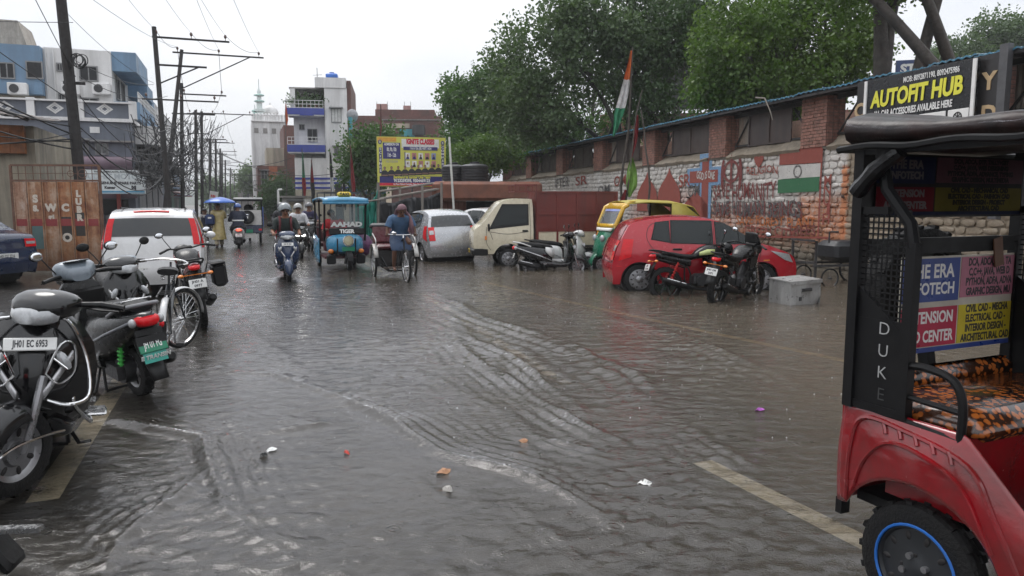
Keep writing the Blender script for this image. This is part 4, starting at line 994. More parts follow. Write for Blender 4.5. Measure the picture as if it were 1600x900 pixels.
fx = lambda px: B.f(px,320)[0];fz = lambda py: B.f(450,py)[1]
B.box('wall',WHT,0,fx(476),0,2,0,fz(309));B.box('roof',GREYC,-.2,fx(478),-.3,2.1,fz(309)+.002,fz(306));B.box('shutter',BEIGE,fx(452),fx(474),-.03,.0,.3,fz(315));B.box('hood',DARKM,fx(450),fx(476),-.4,-.03,fz(315),fz(313))
q = MB();q.tube([(fx(437),-.3,0),(fx(437),-.3,fz(297))],.06,8);q.tube([(fx(437),-.3,fz(297)),(fx(443),-.3,fz(296))],.05,8);q.build('pipe_post',WHT,B.t)
# ---- buildings behind the stone wall
B = Bld('pink_house','pale pink house behind the boundary wall at its far end',787,52,cat='house',rot=math.radians(-12))
fx = lambda px: B.f(px,220)[0];fz = lambda py: B.f(810,py)[1]
PINK = M('pale_pink_wall',(.52,.37,.29),.65,var=.1,dirt=(.25,.17,.13),dfac=.4,streak=True)
B.box('wall',PINK,0,fx(860),0,8,0,fz(203));B.win(fx(805),fx(818),fz(243),fz(228),-.004,pm=HOLE);B.box('cornice',M('pink_trim',(.36,.14,.1),.6),-.1,fx(861),-.15,0,fz(221),fz(218))
B = Bld('stadium_stand','dark steel grandstand roof over a maroon and pink wall behind the trees',930,50,cat='grandstand',rot=math.radians(-10))
fx = lambda px: B.f(px,220)[0];fz = lambda py: B.f(1080,py)[1]
B.box('rear_wall',M('maroon_wall',(.2,.085,.065),.7,dirt=(.1,.06,.05),dfac=.5,streak=True),0,fx(1400),4,5,0,fz(165));B.box('pink_wall',PINK,fx(1000),fx(1300),3.9,3.99,0,fz(205))
SLAT = M('slat_dark',(.045,.045,.048),.55,var=.2)
for k in range(11): 
    z = fz(160) + (fz(70)-fz(160))*k/10;B.box('roof_slat',SLAT,fx(1000),fx(1240),3.2-.22*k,3.3-.22*k+.5,z,z+.42)
for px in (1010,1060,1110,1160,1220): B.box('roof_post',SLAT,fx(px),fx(px)+.22,2.6,2.8,0,fz(110))
B = Bld('blue_shop_sign','blue sign with white letters ST standing above the tin roof',1388,24,cat='sign',rot=math.radians(-14))
(x0,z1),(x1,z0) = B.f(1388,95),B.f(1460,125)
q = B.box('board',M('sign_blue',(.05,.08,.2),.4),0,x1,0,.1,z0-.3,z1);text('lettering','ST',(z1-z0)*.62,INKW,q,frame((x1*.3,-.006,(z0*.45+z1*.55)),(1,0,0),(0,0,1)),bold=.02)
q = MB()
for x in (.1,x1-.1): q.bar((x,.12,0),(x,.12,z1),.08)
q.build('sign_post',DARKM,B.t)
# ================================================================== VEHICLE BUILDERS
RUB = M('tyre_rubber',(.007,.007,.0075),.6,var=.3,scale=20,bump=.4,bscale=90,dirt=(.022,.02,.018),dfac=.35,dscale=4,spec=.25)
BLK = M('black_plastic',(.006,.006,.0065),.42,var=.2,scale=12,bump=.15,bscale=120,dirt=(.014,.013,.012),dfac=.4,spec=.3)
GLOSSB = M('gloss_black',(.009,.009,.010),.14,var=.1,coat=.4,dirt=(.012,.011,.01),dfac=.25,dscale=3,spec=.35)
STEEL = M('wet_steel',(.5,.5,.5),.25,metal=1,var=.2,scale=15)
CHROME = M('chrome',(.68,.68,.68),.1,metal=1,var=.1)
ALLOY = M('alloy_grey',(.3,.3,.31),.35,metal=.8,var=.2,dirt=(.08,.07,.06),dfac=.4)
ENG = M('engine_alloy',(.05,.05,.052),.45,metal=.6,var=.35,scale=20,dirt=(.03,.027,.025),dfac=.6)
SEATM = M('seat_vinyl',(.006,.006,.0065),.45,spec=.25,var=.2,scale=8,bump=.2,bscale=200)
REDL = M('tail_lens',(.62,.008,.014),.18,var=.15,scale=20,coat=.2,spec=.3);AMB = M('amber_lens',(.7,.2,.02),.12,var=.15,coat=.7);CLR = M('clear_lens',(.4,.41,.42),.1,var=.25,scale=25,coat=.9,metal=.2)
PLW = M('plate_white',(.7,.7,.68),.4,var=.08,dirt=(.3,.28,.25),dfac=.3);PLG = M('plate_green',(.02,.22,.12),.4,var=.1)
CARG = glass('car_glass','1a2a2a',.03,.74);CARG2 = glass('tinted_car_glass','05080a',.03,.12);CLRG = glass('windscreen_glass','9fb0b4',.02,.72)
SEAM = M('panel_gap',(.012,.01,.01),.7)
WHITEP = M('white_car_paint',(.72,.72,.72),.2,var=.05,coat=.8,dirt=(.35,.33,.3),dfac=.25,dscale=1.5);SILV = M('silver_car_paint',(.42,.43,.45),.22,metal=.45,var=.05,coat=.7,dirt=(.2,.19,.18),dfac=.25);REDP = M('red_car_paint',(.42,.008,.02),.2,var=.05,coat=.8,dirt=(.26,.01,.02),dfac=.2,dscale=1.2,spec=.3);BLUEP = M('navy_car_paint',(.01,.02,.055),.2,var=.1,coat=.8)
CREAM = M('cream_truck_paint',(.64,.58,.43),.28,var=.06,coat=.5,dirt=(.3,.24,.15),dfac=.35,dscale=1.4,streak=True)
def sring(c,a,b,w=14,e=2.6,plane='yz',rot=None):
    c = Vector(c);out = []
    for k in range(w):
        t = 2*PI*k/w;cs,sn = math.cos(t),math.sin(t)
        p,q = a*math.copysign(abs(cs)**(2/e),cs),b*math.copysign(abs(sn)**(2/e),sn)
        v = {'yz': (0,p,q),'xz': (p,0,q),'xy': (p,q,0)}[plane];v = Vector(v)
        if rot is not None: v = rot @ v
        out.append(v+c)
    return out
def sloft(q,secs,n=14,e=2.6,sub=3,plane='yz'):
    """secs: (x, z, halfwidth, halfheight[, y]) smoothed along the run and lofted"""
    S = [Vector((s[0],s[1],s[2],s[3])) if False else s for s in secs]
    xs = np.arange(len(S));t = np.linspace(0,len(S)-1,(len(S)-1)*sub+1)
    arr = np.array([list(s[:4]) + [s[4] if len(s) > 4 else 0] for s in S],float)
    def cr(col):
        p = arr[:,col];o = []
        for v in t:
            i = min(int(v),len(p)-2);f = v-i;p0 = p[max(i-1,0)];p1 = p[i];p2 = p[i+1];p3 = p[min(i+2,len(p)-1)]
            o.append(.5*(2*p1+(p2-p0)*f+(2*p0-5*p1+4*p2-p3)*f*f+(3*p1-p0-3*p2+p3)*f**3))
        return o
    X,Z,Wd,H,Yc = (cr(i) for i in range(5))
    if plane == 'yz': rings = [sring((X[i],Yc[i],Z[i]),max(Wd[i],.004),max(H[i],.004),n,e) for i in range(len(t))]
    else: rings = [sring((X[i],Yc[i],Z[i]),max(H[i],.004),max(Wd[i],.004),n,e,'xy') for i in range(len(t))]   # run upwards: H is the half length in x
    return q.loft(rings)
def wheel(par,c,R,w,style='steel',steer=0.0,name='wheel',rimc=None,n=36):
    q = MB();h = w/2;ri = R*.66 if style != 'spoke' else R*.9
    if style == 'alloy': ri = R*.74
    q.lathe([(ri,-h*.75),(ri*1.03,-h*.95),(R*.86 if style != 'spoke' else R*.95,-h),(R*.965,-h*.82),(R,-h*.45),(R*.988,-h*.2),(R*1.002,0),(R*.988,h*.2),(R,h*.45),(R*.965,h*.82),(R*.86 if style != 'spoke' else R*.95,h),(ri*1.03,h*.95),(ri,h*.75),(ri,-h*.75)],(0,0,0),'y',n)
    if style != 'spoke':
        for k in range(n):       # tread blocks
            a = 2*PI*k/n;s = (k % 2)*2-1
            q.box((R*1.0*math.cos(a),s*h*.45,R*1.0*math.sin(a)),(.014,h*.6,R*.10),ry(-a))
    t = q.build(name,RUB,par,smooth=40);t.location = c;t.rotation_euler = (0,0,steer)
    q = MB();rm = rimc or ALLOY
    if style == 'steel':
        q.lathe([(ri*1.02,-h*.8),(ri*.97,-h*.4),(ri*.95,h*.4),(ri*1.02,h*.8)],(0,0,0),'y',n)
        for sg in (1,-1): q.lathe([(ri*1.03,sg*h*.82),(ri*.95,sg*h*.9),(ri*.9,sg*h*.62),(ri*.62,sg*h*.78),(ri*.38,sg*h*.72),(ri*.26,sg*h*.95),(.001,sg*h*1.0)],(0,0,0),'y',n)
        r = q.build('rim',rm,t);q = MB()
        for sg in (1,-1):
            for k in range(10): a = 2*PI*k/10;q.ell((ri*.76*math.cos(a),sg*h*.72,ri*.76*math.sin(a)),(ri*.075,h*.1,ri*.12),ry(-a+PI/2),8,4)
            for k in range(4): a = 2*PI*k/4;q.ell((ri*.33*math.cos(a),sg*h*.86,ri*.33*math.sin(a)),(ri*.05,h*.1,ri*.05),None,6,4)
        stuff(q.build('rim_slots',SEAM,t))
    elif style == 'scooter':
        q.lathe([(ri*1.02,-h*.8),(ri*.94,-h*.55),(ri*.94,h*.55),(ri*1.02,h*.8)],(0,0,0),'y',n)
        for sg in (1,-1): q.lathe([(ri*1.0,sg*h*.8),(ri*.86,sg*h*.6),(ri*.8,sg*h*.45),(ri*.5,sg*h*.5),(ri*.42,sg*h*.85),(.001,sg*h*.9)],(0,0,0),'y',n)
        q.build('rim',rm,t);q = MB()
        for sg in (1,-1):
            for k in range(7): a = 2*PI*k/7;q.ell((ri*.68*math.cos(a),sg*h*.5,ri*.68*math.sin(a)),(ri*.10,h*.12,ri*.17),ry(-a+PI/2),8,4)
        stuff(q.build('rim_slots',SEAM,t))
    elif style == 'alloy':
        q.lathe([(ri*1.03,-h*.7),(ri*.95,-h*.6),(ri*.93,0),(ri*.95,h*.6),(ri*1.03,h*.7)],(0,0,0),'y',n)
        for k in range(6):
            a = 2*PI*k/6;u = Vector((math.cos(a),0,math.sin(a)));q.bar(u*R*.1,u*ri*.97,.03,R*.10,up=(0,1,0))
        q.lathe([(.001,-h*1.0),(R*.17,-h),(R*.17,h),(.001,h)],(0,0,0),'y',16);q.torus((0,h*.95,0),R*.38,.012,'y',20,4,.3);q.build('rim',rm,t)
    elif style == 'spoke':
        q.lathe([(ri*1.02,-h*.6),(ri*.96,-h*.5),(ri*.95,h*.5),(ri*1.02,h*.6)],(0,0,0),'y',n);q.lathe([(.001,-.05),(.02,-.05),(.02,.05),(.001,.05)],(0,0,0),'y',10)
        for k in range(28):
            a = 2*PI*k/28;b = a + (.5 if k % 2 else -.5)
            q.tube([(.02*math.cos(b),.045*(1 if k % 4 < 2 else -1),.02*math.sin(b)),(ri*.96*math.cos(a),0,ri*.96*math.sin(a))],.0022,3,caps=False)
        q.build('rim',rm or CHROME,t)
    return t
def plate(par,c,nrm,w,h,lines,col=None,ink=None,up=(0,0,1)):
    """registration plate facing nrm"""
    n = Vector(nrm).normalized();x = Vector(up).cross(n).normalized();y = n.cross(x);Mx = frame(c,x,y)
    q = MB();q.box((0,0,0),(w,h,.012),bev=.004);q.xf(Mx);o = q.build('number_plate',col or PLW,par)
    m = len(lines)
    for i,s in enumerate(lines):
        hh = h*.62/m if m > 1 else h*.6
        text('plate_lettering',s,hh*1.25,ink or INK,o,Mx @ Matrix.Translation((0,h*(.5-(i+.5)/m)*.92,.0065)),.001,bold=.0015,sx=min(1.0,w*.9/(len(s)*hh*.82)))
    return o
# ------------------------------------------------------------------ cars
def car(name,label,loc,ang,chain,wz,wx,axles,R,paint,sidewin,front_glass,rear_glass,cat='car',sink=0.0,roll=0.0,glassm=None,seams=(),handles=(),tail=None,head=None,sill=.2,plate_rear=None,plate_front=None,bumper=None,mirror=None,group=None,tw=.17,hz=None):
    t = thing(name,label,cat,Vector(loc)+Vector((0,0,-sink)),ang,group,(roll,0));glassm = glassm or CARG
    ch = [Vector((x,0,z)) for x,z in chain];dn = spl(ch,10)
    out = [dn[0]]
    for p in dn[1:]:
        if (p-out[-1]).length >= .045: out.append(p)
    out.append(dn[-1]);T = out;n = len(T)
    half = lambda x,z: interp(z,[a for a,b in wz],[b for a,b in wz])*interp(x,[a for a,b in wx],[b for a,b in wx])
    xf,xr = T[0].x,T[-1].x
    s0 = next(i for i,p in enumerate(T) if p.z > hz[0]);s1 = next(i for i in range(n-1,0,-1) if T[i].z > hz[1])
    xs0,xs1 = T[s0].x,T[s1].x
    def zbot(x):
        z = sill
        for xa in axles:
            d = abs(x-xa);Ra = R*1.17
            if d < Ra: z = max(z,R*.98 + math.sqrt(Ra*Ra-d*d)*1.0)
        return z
    Bm = []
    for i in range(n):
        if i < s0: x = xf-.03 + (xs0-.0-(xf-.03))*i/s0
        elif i > s1: x = xs1 + (xr+.03-xs1)*(i-s1)/(n-1-s1)
        else: x = T[i].x
        Bm.append(Vector((x,0,zbot(x))))
    nz = 9;q = MB()
    def nrm(i):
        a = T[max(i-1,0)];b = T[min(i+1,n-1)];d = (b-a).normalized();return Vector((d.z,0,-d.x))
    cols = []
    for i in range(n):
        top = T[i];hw = half(top.x,top.z);nn = nrm(i)
        if nn.z < -.2 and 0: nn = -nn
        ring = []
        for sg in (-1,1):
            side = []
            for k in range(nz+1):
                p = Bm[i].lerp(T[i],k/nz);e = k/nz
                y = half(p.x,p.z);side.append(Vector((p.x,sg*y,p.z)))
            ring.append(side)
        cr = .035
        topr = [Vector((top.x,tt*hw,top.z)) - nn*cr*(1-tt*tt)*(-1 if True else 1) for tt in (-.8,-.5,0,.5,.8)]
        cols.append(ring[0] + topr + ring[1][::-1])
    q.loft(cols,closed=False,caps=False)
    body = q.build('body',paint,t,smooth=50)
    def chain_pt(i,tt,off):
        top = T[i];hw = half(top.x,top.z);nn = nrm(i);return Vector((top.x,tt*hw,top.z)) + nn*(.035*(1-tt*tt)+off)
    def chain_patch(nm,m,z0,z1,rear,t0=-.86,t1=.86,off=.012,par=None,nt=10,tz=0.0):
        ids = [i for i in range(n) if (i > n//2) == rear and min(z0,z1) <= T[i].z <= max(z0,z1) and ((rear and i >= iroof) or (not rear and i <= iroof))]
        if len(ids) < 2: return None
        q = MB();q.loft([[chain_pt(i,t0+(t1-t0)*k/nt,off) for k in range(nt+1)] for i in ids],closed=False,caps=False);return q.build(nm,m,par or t,smooth=60)
    iroof = max(range(n),key=lambda i: T[i].z)
    def side_patch(nm,m,quad,sg,off=.007,par=None,nx=8,nzz=5,q=None,bld=True):
        q = q or MB();a,b,c,d = [Vector((p[0],0,p[1])) for p in quad]   # bottom-left, bottom-right, top-right, top-left
        def fn(u,v):
            p = a.lerp(b,u).lerp(d.lerp(c,u),v);return Vector((p.x,sg*(half(p.x,p.z)+off),p.z))
        q.grid(fn,nx,nzz)
        return q.build(nm,m,par or t,smooth=60) if bld else q
    for qd in sidewin:
        for sg in (-1,1):
            fr = side_patch('side_window_trim',BLK,[(x + (.028 if x > sum(p[0] for p in qd)/4 else -.028),z + (.024 if z > sum(p[1] for p in qd)/4 else -.02)) for x,z in qd],sg,.004)
            side_patch('side_window',glassm,qd,sg,.009)
    if front_glass: chain_patch('windscreen',glassm,front_glass[0],front_glass[1],False,-.9,.9)
    if rear_glass: chain_patch('rear_window',glassm,rear_glass[0],rear_glass[1],True,-.88,.88)
    # cabin interior, dark, with seats
    q = MB();zc = sill+.12
    xi0,xi1 = axles[1]+.1,axles[0]-.42
    for x in (xi1-.45,xi1-1.15):
        for y in (-.34,.34): q.box((x,y,zc+.32),(.42,.44,.2),bev=.06);q.box((x-.24,y,zc+.66),(.16,.42,.6),ry(-.25),bev=.06)
    q.box(((xi0+xi1)/2,0,zc),(xi1-xi0,1.2,.08));q.box((xi1+.12,0,zc+.5),(.2,1.2,.25));q.torus((xi1-.1,-.34,zc+.62),.17,.016,'x',18,6);q.build('interior',BLK,t)
    q = MB()
    for xa in axles: q.lathe([(.001,-.66),(R*1.14,-.66),(R*1.14,.66),(.001,.66)],(xa,0,R),'y',20)
    q.box(((axles[0]+axles[1])/2,0,sill+.04),(axles[0]-axles[1]+.5,1.3,.06));q.build('underbody',SEAM,t)
    for xa in axles:
        for sg in (-1,1):
            y = sg*(half(xa,.35)-tw*.5-.02);wheel(t,(xa,y,R),R,tw,'steel',0)
    for sm in seams:
        for sg in (-1,1):
            pts = [Vector((p.x,sg*(half(p.x,p.z)+.001),p.z)) for p in spl([Vector((x,0,z)) for x,z in sm],5)]
            q = MB();q.tube(pts,.006,4);q.build('door_seam',SEAM,t)
    for (x,z) in handles:
        for sg in (-1,1): q = MB();q.box((x,sg*(half(x,z)+.02),z),(.17,.03,.035),bev=.01);q.build('door_handle',BLK if paint in (REDP,CREAM) else paint,t)
    if tail:
        for sg in (-1,1):
            o = side_patch('tail_lamp',REDL,tail['side'],sg,.014)
            z0,z1,f = tail['strip'];ids = [i for i in range(n) if i > iroof and z0 <= T[i].z <= z1]
            q = MB();q.loft([[chain_pt(i,sg*(f+(1.0-f)*k/5),.016) for k in range(6)] for i in ids],closed=False,caps=False);q.build('tail_lamp_lens',REDL,o,smooth=60)
            zm0,zm1 = z0+(z1-z0)*.42,z0+(z1-z0)*.72;ids = [i for i in range(n) if i > iroof and zm0-.02 <= T[i].z <= zm1+.02]
            if tail.get('white',True) and len(ids) > 1: q = MB();q.loft([[chain_pt(i,sg*(f+.04+(.93-f)*k/3),.022) for k in range(4)] for i in ids],closed=False,caps=False);q.build('reverse_lens',CLR,o,smooth=60)
    if head:
        for sg in (-1,1):
            o = side_patch('headlight',CLR,head['side'],sg,.012)
            z0,z1,f = head['strip'];ids = [i for i in range(n) if i < iroof and z0 <= T[i].z <= z1]
            if len(ids) > 1: q = MB();q.loft([[chain_pt(i,sg*(f+(1.0-f)*k/5),.014) for k in range(6)] for i in ids],closed=False,caps=False);q.build('headlight_lens',CLR,o,smooth=60)
    if mirror:
        x,z = mirror
        for sg in (-1,1): q = MB();y = sg*(half(x,z)+.09);q.ell((x,y,z),(.07,.10,.075),None,12,8);q.bar((x,sg*half(x,z),z-.03),(x,y,z-.02),.03);q.build('wing_mirror',paint if paint != CREAM else BLK,t)
    if plate_rear:
        x,z,w,h,ln,kw = plate_rear;plate(t,(x,0,z),(-1,0,0),w,h,ln,**kw)
    if bumper:
        z0,z1 = bumper;q = chain_patch('bumper_line',SEAM,z0,z1,True,-.97,.97,.004)
    t['_'] = 0;del t['_']
    return dict(t=t,chain_patch=chain_patch,side_patch=side_patch,half=half,T=T,chain_pt=chain_pt,nrm=nrm)
HATCH = [(1.74,.2),(1.80,.34),(1.80,.52),(1.74,.68),(1.62,.79),(1.25,.93),(.95,1.02),(.6,1.22),(.2,1.42),(-.2,1.49),(-.75,1.5),(-1.25,1.44),(-1.5,1.36),(-1.62,1.2),(-1.74,.98),(-1.8,.84),(-1.86,.6),(-1.86,.4),(-1.80,.22)]
HW = [(.15,.72),(.3,.78),(.55,.81),(.8,.81),(.98,.77),(1.2,.69),(1.5,.56)]
HX = [(-1.9,.86),(-1.7,.95),(-1.3,1),(1.1,1),(1.5,.93),(1.82,.74)]
HSW = [[(.16,1.0),(.98,1.01),(.36,1.36),(.16,1.40)],[(-.72,1.02),(.06,1.0),(.06,1.41),(-.70,1.42)],[(-1.1,1.09),(-.78,1.03),(-.78,1.41),(-1.0,1.38)]]
HSEAM = [[(.11,.28),(.11,.6),(.11,1.0),(.11,1.43)],[(-.78,1.42),(-1.12,1.35),(-1.2,1.08),(-1.0,.8),(-.78,.62),(-.72,.3)],[(1.05,.98),(.98,.7),(.92,.3)],[(.9,.28),(.1,.26),(-.7,.28)]]
def hatchback(name,label,loc,ang,paint,sink=0.0,sx=1.0,tail=True,plate_t=('JH01',),roll=0,glassm=None,tall=False,axl=None):
    ch = [(x*sx,z) for x,z in HATCH];wx = [(a*sx,b) for a,b in HX]
    if tall:
        ch = [(1.74,.22),(1.82,.38),(1.80,.6),(1.70,.78),(1.2,.98),(.95,1.05),(.35,1.42),(0,1.5),(-.8,1.53),(-1.45,1.48),(-1.66,1.42),(-1.72,1.3),(-1.80,1.02),(-1.82,.9),(-1.85,.6),(-1.86,.42),(-1.80,.24)]
    return car(name,label,loc,ang,ch,HW if not tall else [(.15,.76),(.3,.82),(.55,.85),(.8,.86),(1.0,.83),(1.25,.76),(1.53,.64)],wx,axl or (1.21*sx,-1.2*sx),.30,paint,[[(x*sx,z) for x,z in w] for w in HSW],(1.06,1.40),(1.0,1.37) if not tall else (1.04,1.40),
        sink=sink,roll=roll,glassm=glassm,seams=[[(x*sx,z) for x,z in s] for s in HSEAM],handles=[(.28*sx-.1,.86),(-.62*sx,.89)],
        tail=dict(side=[(-1.76*sx,.66),(-1.52*sx,.74),(-1.46*sx,1.08),(-1.66*sx,1.08)],strip=(.66,1.06,.76)) if not tall else dict(side=[(-1.79,.86),(-1.62,.86),(-1.56,1.4),(-1.68,1.38)],strip=(.86,1.40,.86),white=False),
        head=dict(side=[(1.5*sx,.68),(1.7*sx,.62),(1.6*sx,.79),(1.2*sx,.86)],strip=(.62,.8,.6)),hz=(.62,.66),mirror=(.88*sx,.98),plate_rear=(-1.885*sx,.48,.5,.12,plate_t,{}),bumper=None)
# ------------------------------------------------------------------ scooters
def scooter(name,label,loc,ang,col,stripe=None,lean=0.0,steer=0.0,sink=0.0,guard=False,rail_c=None,front_plate=None,rear_plate=None,plate_col=None,rim=None,apron=None,green=False,mirrors=(1,1),stand=True,cat='scooter',group=None,lit=False,sx=1.0,mirc=None):
    t = thing(name,label,cat,Vector(loc)+Vector((0,0,-sink)),ang,group,(lean,0));stripe = stripe or STEEL;apron = apron or col
    fw = thing_part('front_assembly',t,(.50,0,.72),steer) if False else None
    rot = rz(steer);piv = Vector((.52,0,.5))
    def st(p): return piv + rot @ (Vector(p)-piv)
    wheel(t,st((.64,0,.235)),.235,.095,'scooter',steer,'front_wheel',rim);wheel(t,(-.6,0,.225),.225,.10,'scooter',0,'rear_wheel',rim)
    # front fork and fender turn with the wheel
    q = MB()
    for y in (-.075,.075): q.tube([st((.50,y*.8,.62)),st((.58,y,.4)),st((.64,y,.235))],[.024,.02,.018],8)
    q.build('front_fork',STEEL if rim is None else ALLOY,t)
    q = MB();R = .275
    rings = []
    for k in range(13):
        a = -.35 + 2.5*k/12;w = .108*(.5+.5*math.sin(PI*k/12)**.5)
        c = Vector((.64 + R*math.cos(a),0,.235+R*math.sin(a)))
        o = Vector((math.cos(a),0,math.sin(a)))
        rings.append([st(c - o*.105*abs(j/3)**2.0*1.0 + Vector((0,w*j/3,0))) for j in range(-3,4)])
    q.loft(rings,closed=False,caps=False);q.build('front_fender',col,t,smooth=60,sol=.008)
    # leg shield / apron
    q = MB();rings = []
    for z,x,hw,dp in ((.28,.36,.15,.05),(.36,.47,.205,.10),(.48,.56,.24,.15),(.62,.565,.252,.155),(.76,.53,.235,.135),(.87,.48,.185,.10),(.94,.44,.13,.06)):
        fr = [Vector((x - dp*abs(s)**1.8*1.3,hw*s,z)) for s in np.linspace(-1,1,13)];bk = [Vector((x - dp*1.3 - .035*(1-s*s)*.3 - .03,hw*s*.96,z)) for s in np.linspace(1,-1,9)]
        rings.append([Vector((p.x - (.06*(abs(p.y)/.25)**2 if guard else 0),p.y*(1.22 if guard else 1),p.z)) for p in fr+bk])
    q.loft(rings);ap = q.build('apron',apron,t,smooth=50)
    q = MB();q.prism([(.40,-.10),(.46,-.045),(.46,.045),(.40,.10)],.02,'yz'.replace('yz','xy'),0) if False else None
    for sg in (-1,1):       # wing trims and indicators
        q = MB();q.loft([[Vector((.555-.10*s,sg*(.06+.13*s),.50+.20*s+dz)) for dz in (-.02,.028)] for s in np.linspace(0,1,6)],closed=False,caps=False);q.xf(Matrix.Translation((.028,0,.02)));q.build('apron_trim',stripe,t,sol=.012)
        q = MB();q.ell((.535,sg*.15,.70),(.03,.03,.06),rx(sg*.5),10,6);q.build('front_indicator',CLR,t)
    # inner leg shield, glove box
    q = MB();q.box((.36,0,.62),(.05,.40,.5),ry(-.18),bev=.02);q.build('inner_shield',BLK,t)
    # steering head: cowl, headlight, bars
    q = MB();sloft(q,[(.26,.99,.05,.03),(.33,1.0,.15,.065),(.42,1.0,.175,.085),(.50,.99,.155,.08),(.555,.985,.08,.04)],16,2.4);q.xf(Matrix.Translation(piv) @ rot.to_4x4() @ Matrix.Translation(-piv));q.build('handlebar_cowl',col,t,smooth=60)
    q = MB();sloft(q,[(.49,.955,.150,.058),(.535,.95,.125,.055),(.572,.94,.07,.035)],14,2.6);q.xf(Matrix.Translation(piv) @ rot.to_4x4() @ Matrix.Translation(-piv));q.build('headlight',M('lit_lens',(1,1,1),.1,emit=2.5) if lit else CLR,t,smooth=60)
    q = MB();q.tube([st((.40,0,.45)),st((.38,0,.95))],.035,8)
    q.build('steering_column',BLK,t)
    q = MB()
    for sg in (-1,1): q.tube([st((.36,sg*.13,1.0)),st((.31,sg*.25,1.005)),st((.27,sg*.36,.99))],[.016,.019,.019],8);q.tube([st((.34,sg*.18,.985)),st((.35,sg*.26,.98)),st((.31,sg*.36,.975))],.006,5);q.build('handlebar',BLK,t);q = MB()
    for i,sg in enumerate((1,-1)):
        if not mirrors[i]: continue
        q = MB();q.tube([st((.37,sg*.17,1.0)),st((.37,sg*.25,1.12)),st((.35,sg*.31,1.2))],.006,5)
        m_ = q.build('mirror',BLK,t);q = MB();q.ell(st((.355,sg*.34,1.215)),(.018,.065,.045),rot @ rz(sg*.15),12,8);q.build('mirror_shell',BLK,m_)
        q = MB();q.ell(st((.338,sg*.34,1.215)),(.006,.057,.038),rot @ rz(sg*.15),12,6);q.build('mirror_glass',mirc or M('mirror_glass',(.75,.77,.8),.04,metal=1),m_)
    # floorboard, body, seat
    q = MB();q.box((.12,0,.285),(.46,.36,.07),bev=.025);q.box((.12,0,.325),(.42,.3,.012));q.build('floorboard',BLK,t)
    q = MB();sloft(q,[(-.34,.33,.20,.10),(-.1,.28,.205,.085),(.15,.265,.205,.06),(.36,.28,.19,.06),(.44,.32,.15,.05)],14,3.2);q.build('side_skirt',col,t,smooth=60)
    q = MB();sloft(q,[(-.02,.42,.12,.15),(-.10,.46,.19,.23),(-.30,.50,.222,.225),(-.55,.56,.212,.19),(-.78,.635,.165,.13),(-.92,.695,.095,.075),(-.97,.715,.05,.04)],18,2.7);q.build('body_panel',col,t,smooth=60)
    for sg in (-1,1):
        q = MB();pts = [(-.05,.37),(-.3,.47),(-.6,.575),(-.9,.685)]
        q.loft([[Vector((x,sg*(w),z+dz)) for dz in (0,.022)] for (x,z),w in zip(pts,(.188,.232,.215,.132))],closed=False,caps=False);q.build('side_stripe',stripe,t,sol=.008)
        q = MB();q.tube([(-.12,sg*.17,.33),(-.02,sg*.2,.28),(.05,sg*.205,.26)],.014,6);q.build('sill_trim',BLK,t)
    q = MB();sloft(q,[(.0,.69,.08,.02),(-.06,.705,.125,.055),(-.28,.735,.155,.07),(-.5,.755,.155,.07),(-.74,.79,.13,.06),(-.86,.80,.09,.03)],16,2.8);q.build('seat',SEATM,t,smooth=60)
    q = MB();q.tube(spl([(-.55,.15,.72),(-.78,.155,.80),(-.95,.09,.835),(-.97,0,.84),(-.95,-.09,.835),(-.78,-.155,.80),(-.55,-.15,.72)],4),.016,8);q.build('grab_rail',rail_c or BLK,t)
    # tail lamp, indicators, mudguard, plate
    q = MB();sloft(q,[(-.90,.70,.10,.055),(-.96,.695,.095,.05),(-.995,.69,.06,.03)],14,2.8);q.build('tail_lamp',REDL if not lit or True else REDL,t,smooth=60)
    for sg in (-1,1): q = MB();q.ell((-.92,sg*.115,.69),(.045,.03,.04),None,10,6);q.build('rear_indicator',CLR,t)
    q = MB();q.loft([[Vector((-.78-.03*k-.02*k*(k > 2),.085*s*(1-.05*k),.58-.075*k)) for s in (-1,-.5,0,.5,1)] for k in range(6)],closed=False,caps=False);q.build('rear_mudguard',BLK,t,sol=.015)
    if rear_plate: plate(t,(-.965,0,.50),(-1,0,.35),.23,.13,rear_plate,plate_col,INKW if plate_col is PLG else None)
    if green:
        q = MB();q.box((-.955,0,.535),(.012,.24,.075),ry(.3));q.box((-.93,0,.60),(.012,.22,.05),ry(.3));q.build('plate_backing',BLK,t)
    if front_plate: plate(t,(.572,0,.80),(1,0,.45),.24,.07,front_plate)
    # engine, exhaust, suspension, stand
    q = MB();q.box((-.42,0,.27),(.42,.20,.18),bev=.05);q.lathe([(.001,-.13),(.11,-.13),(.12,.0),(.11,.12),(.001,.12)],(-.55,0,.235),'y',16);q.bar((-.3,.1,.24),(-.62,.13,.23),.09,.12);q.build('engine',ENG,t)
    q = MB();q.tube([(-.25,-.13,.2),(-.4,-.17,.2),(-.52,-.18,.24)],.018,6);q.tube([(-.5,-.18,.245),(-.56,-.18,.26),(-.84,-.185,.33),(-.88,-.185,.34)],[.035,.055,.058,.03],12);q.build('exhaust',BLK,t)
    q = MB();q.tube([(-.52,-.182,.305),(-.82,-.187,.375)],.03,8,flat=.5);q.build('exhaust_shield',stripe if stripe is not STEEL else ALLOY,t)
    spring = M('spring_green',(.1,.6,.12),.35) if green else ENG
    q = MB();q.tube([Vector((-.60-.06*k/40,.125+.024*math.cos(k*1.1),.28+.26*k/40)) + Vector((.024*math.sin(k*1.1),0,0)) for k in range(41)],.007,5);q.tube([(-.6,.125,.26),(-.67,.125,.56)],.014,6);q.build('rear_shock',spring,t)
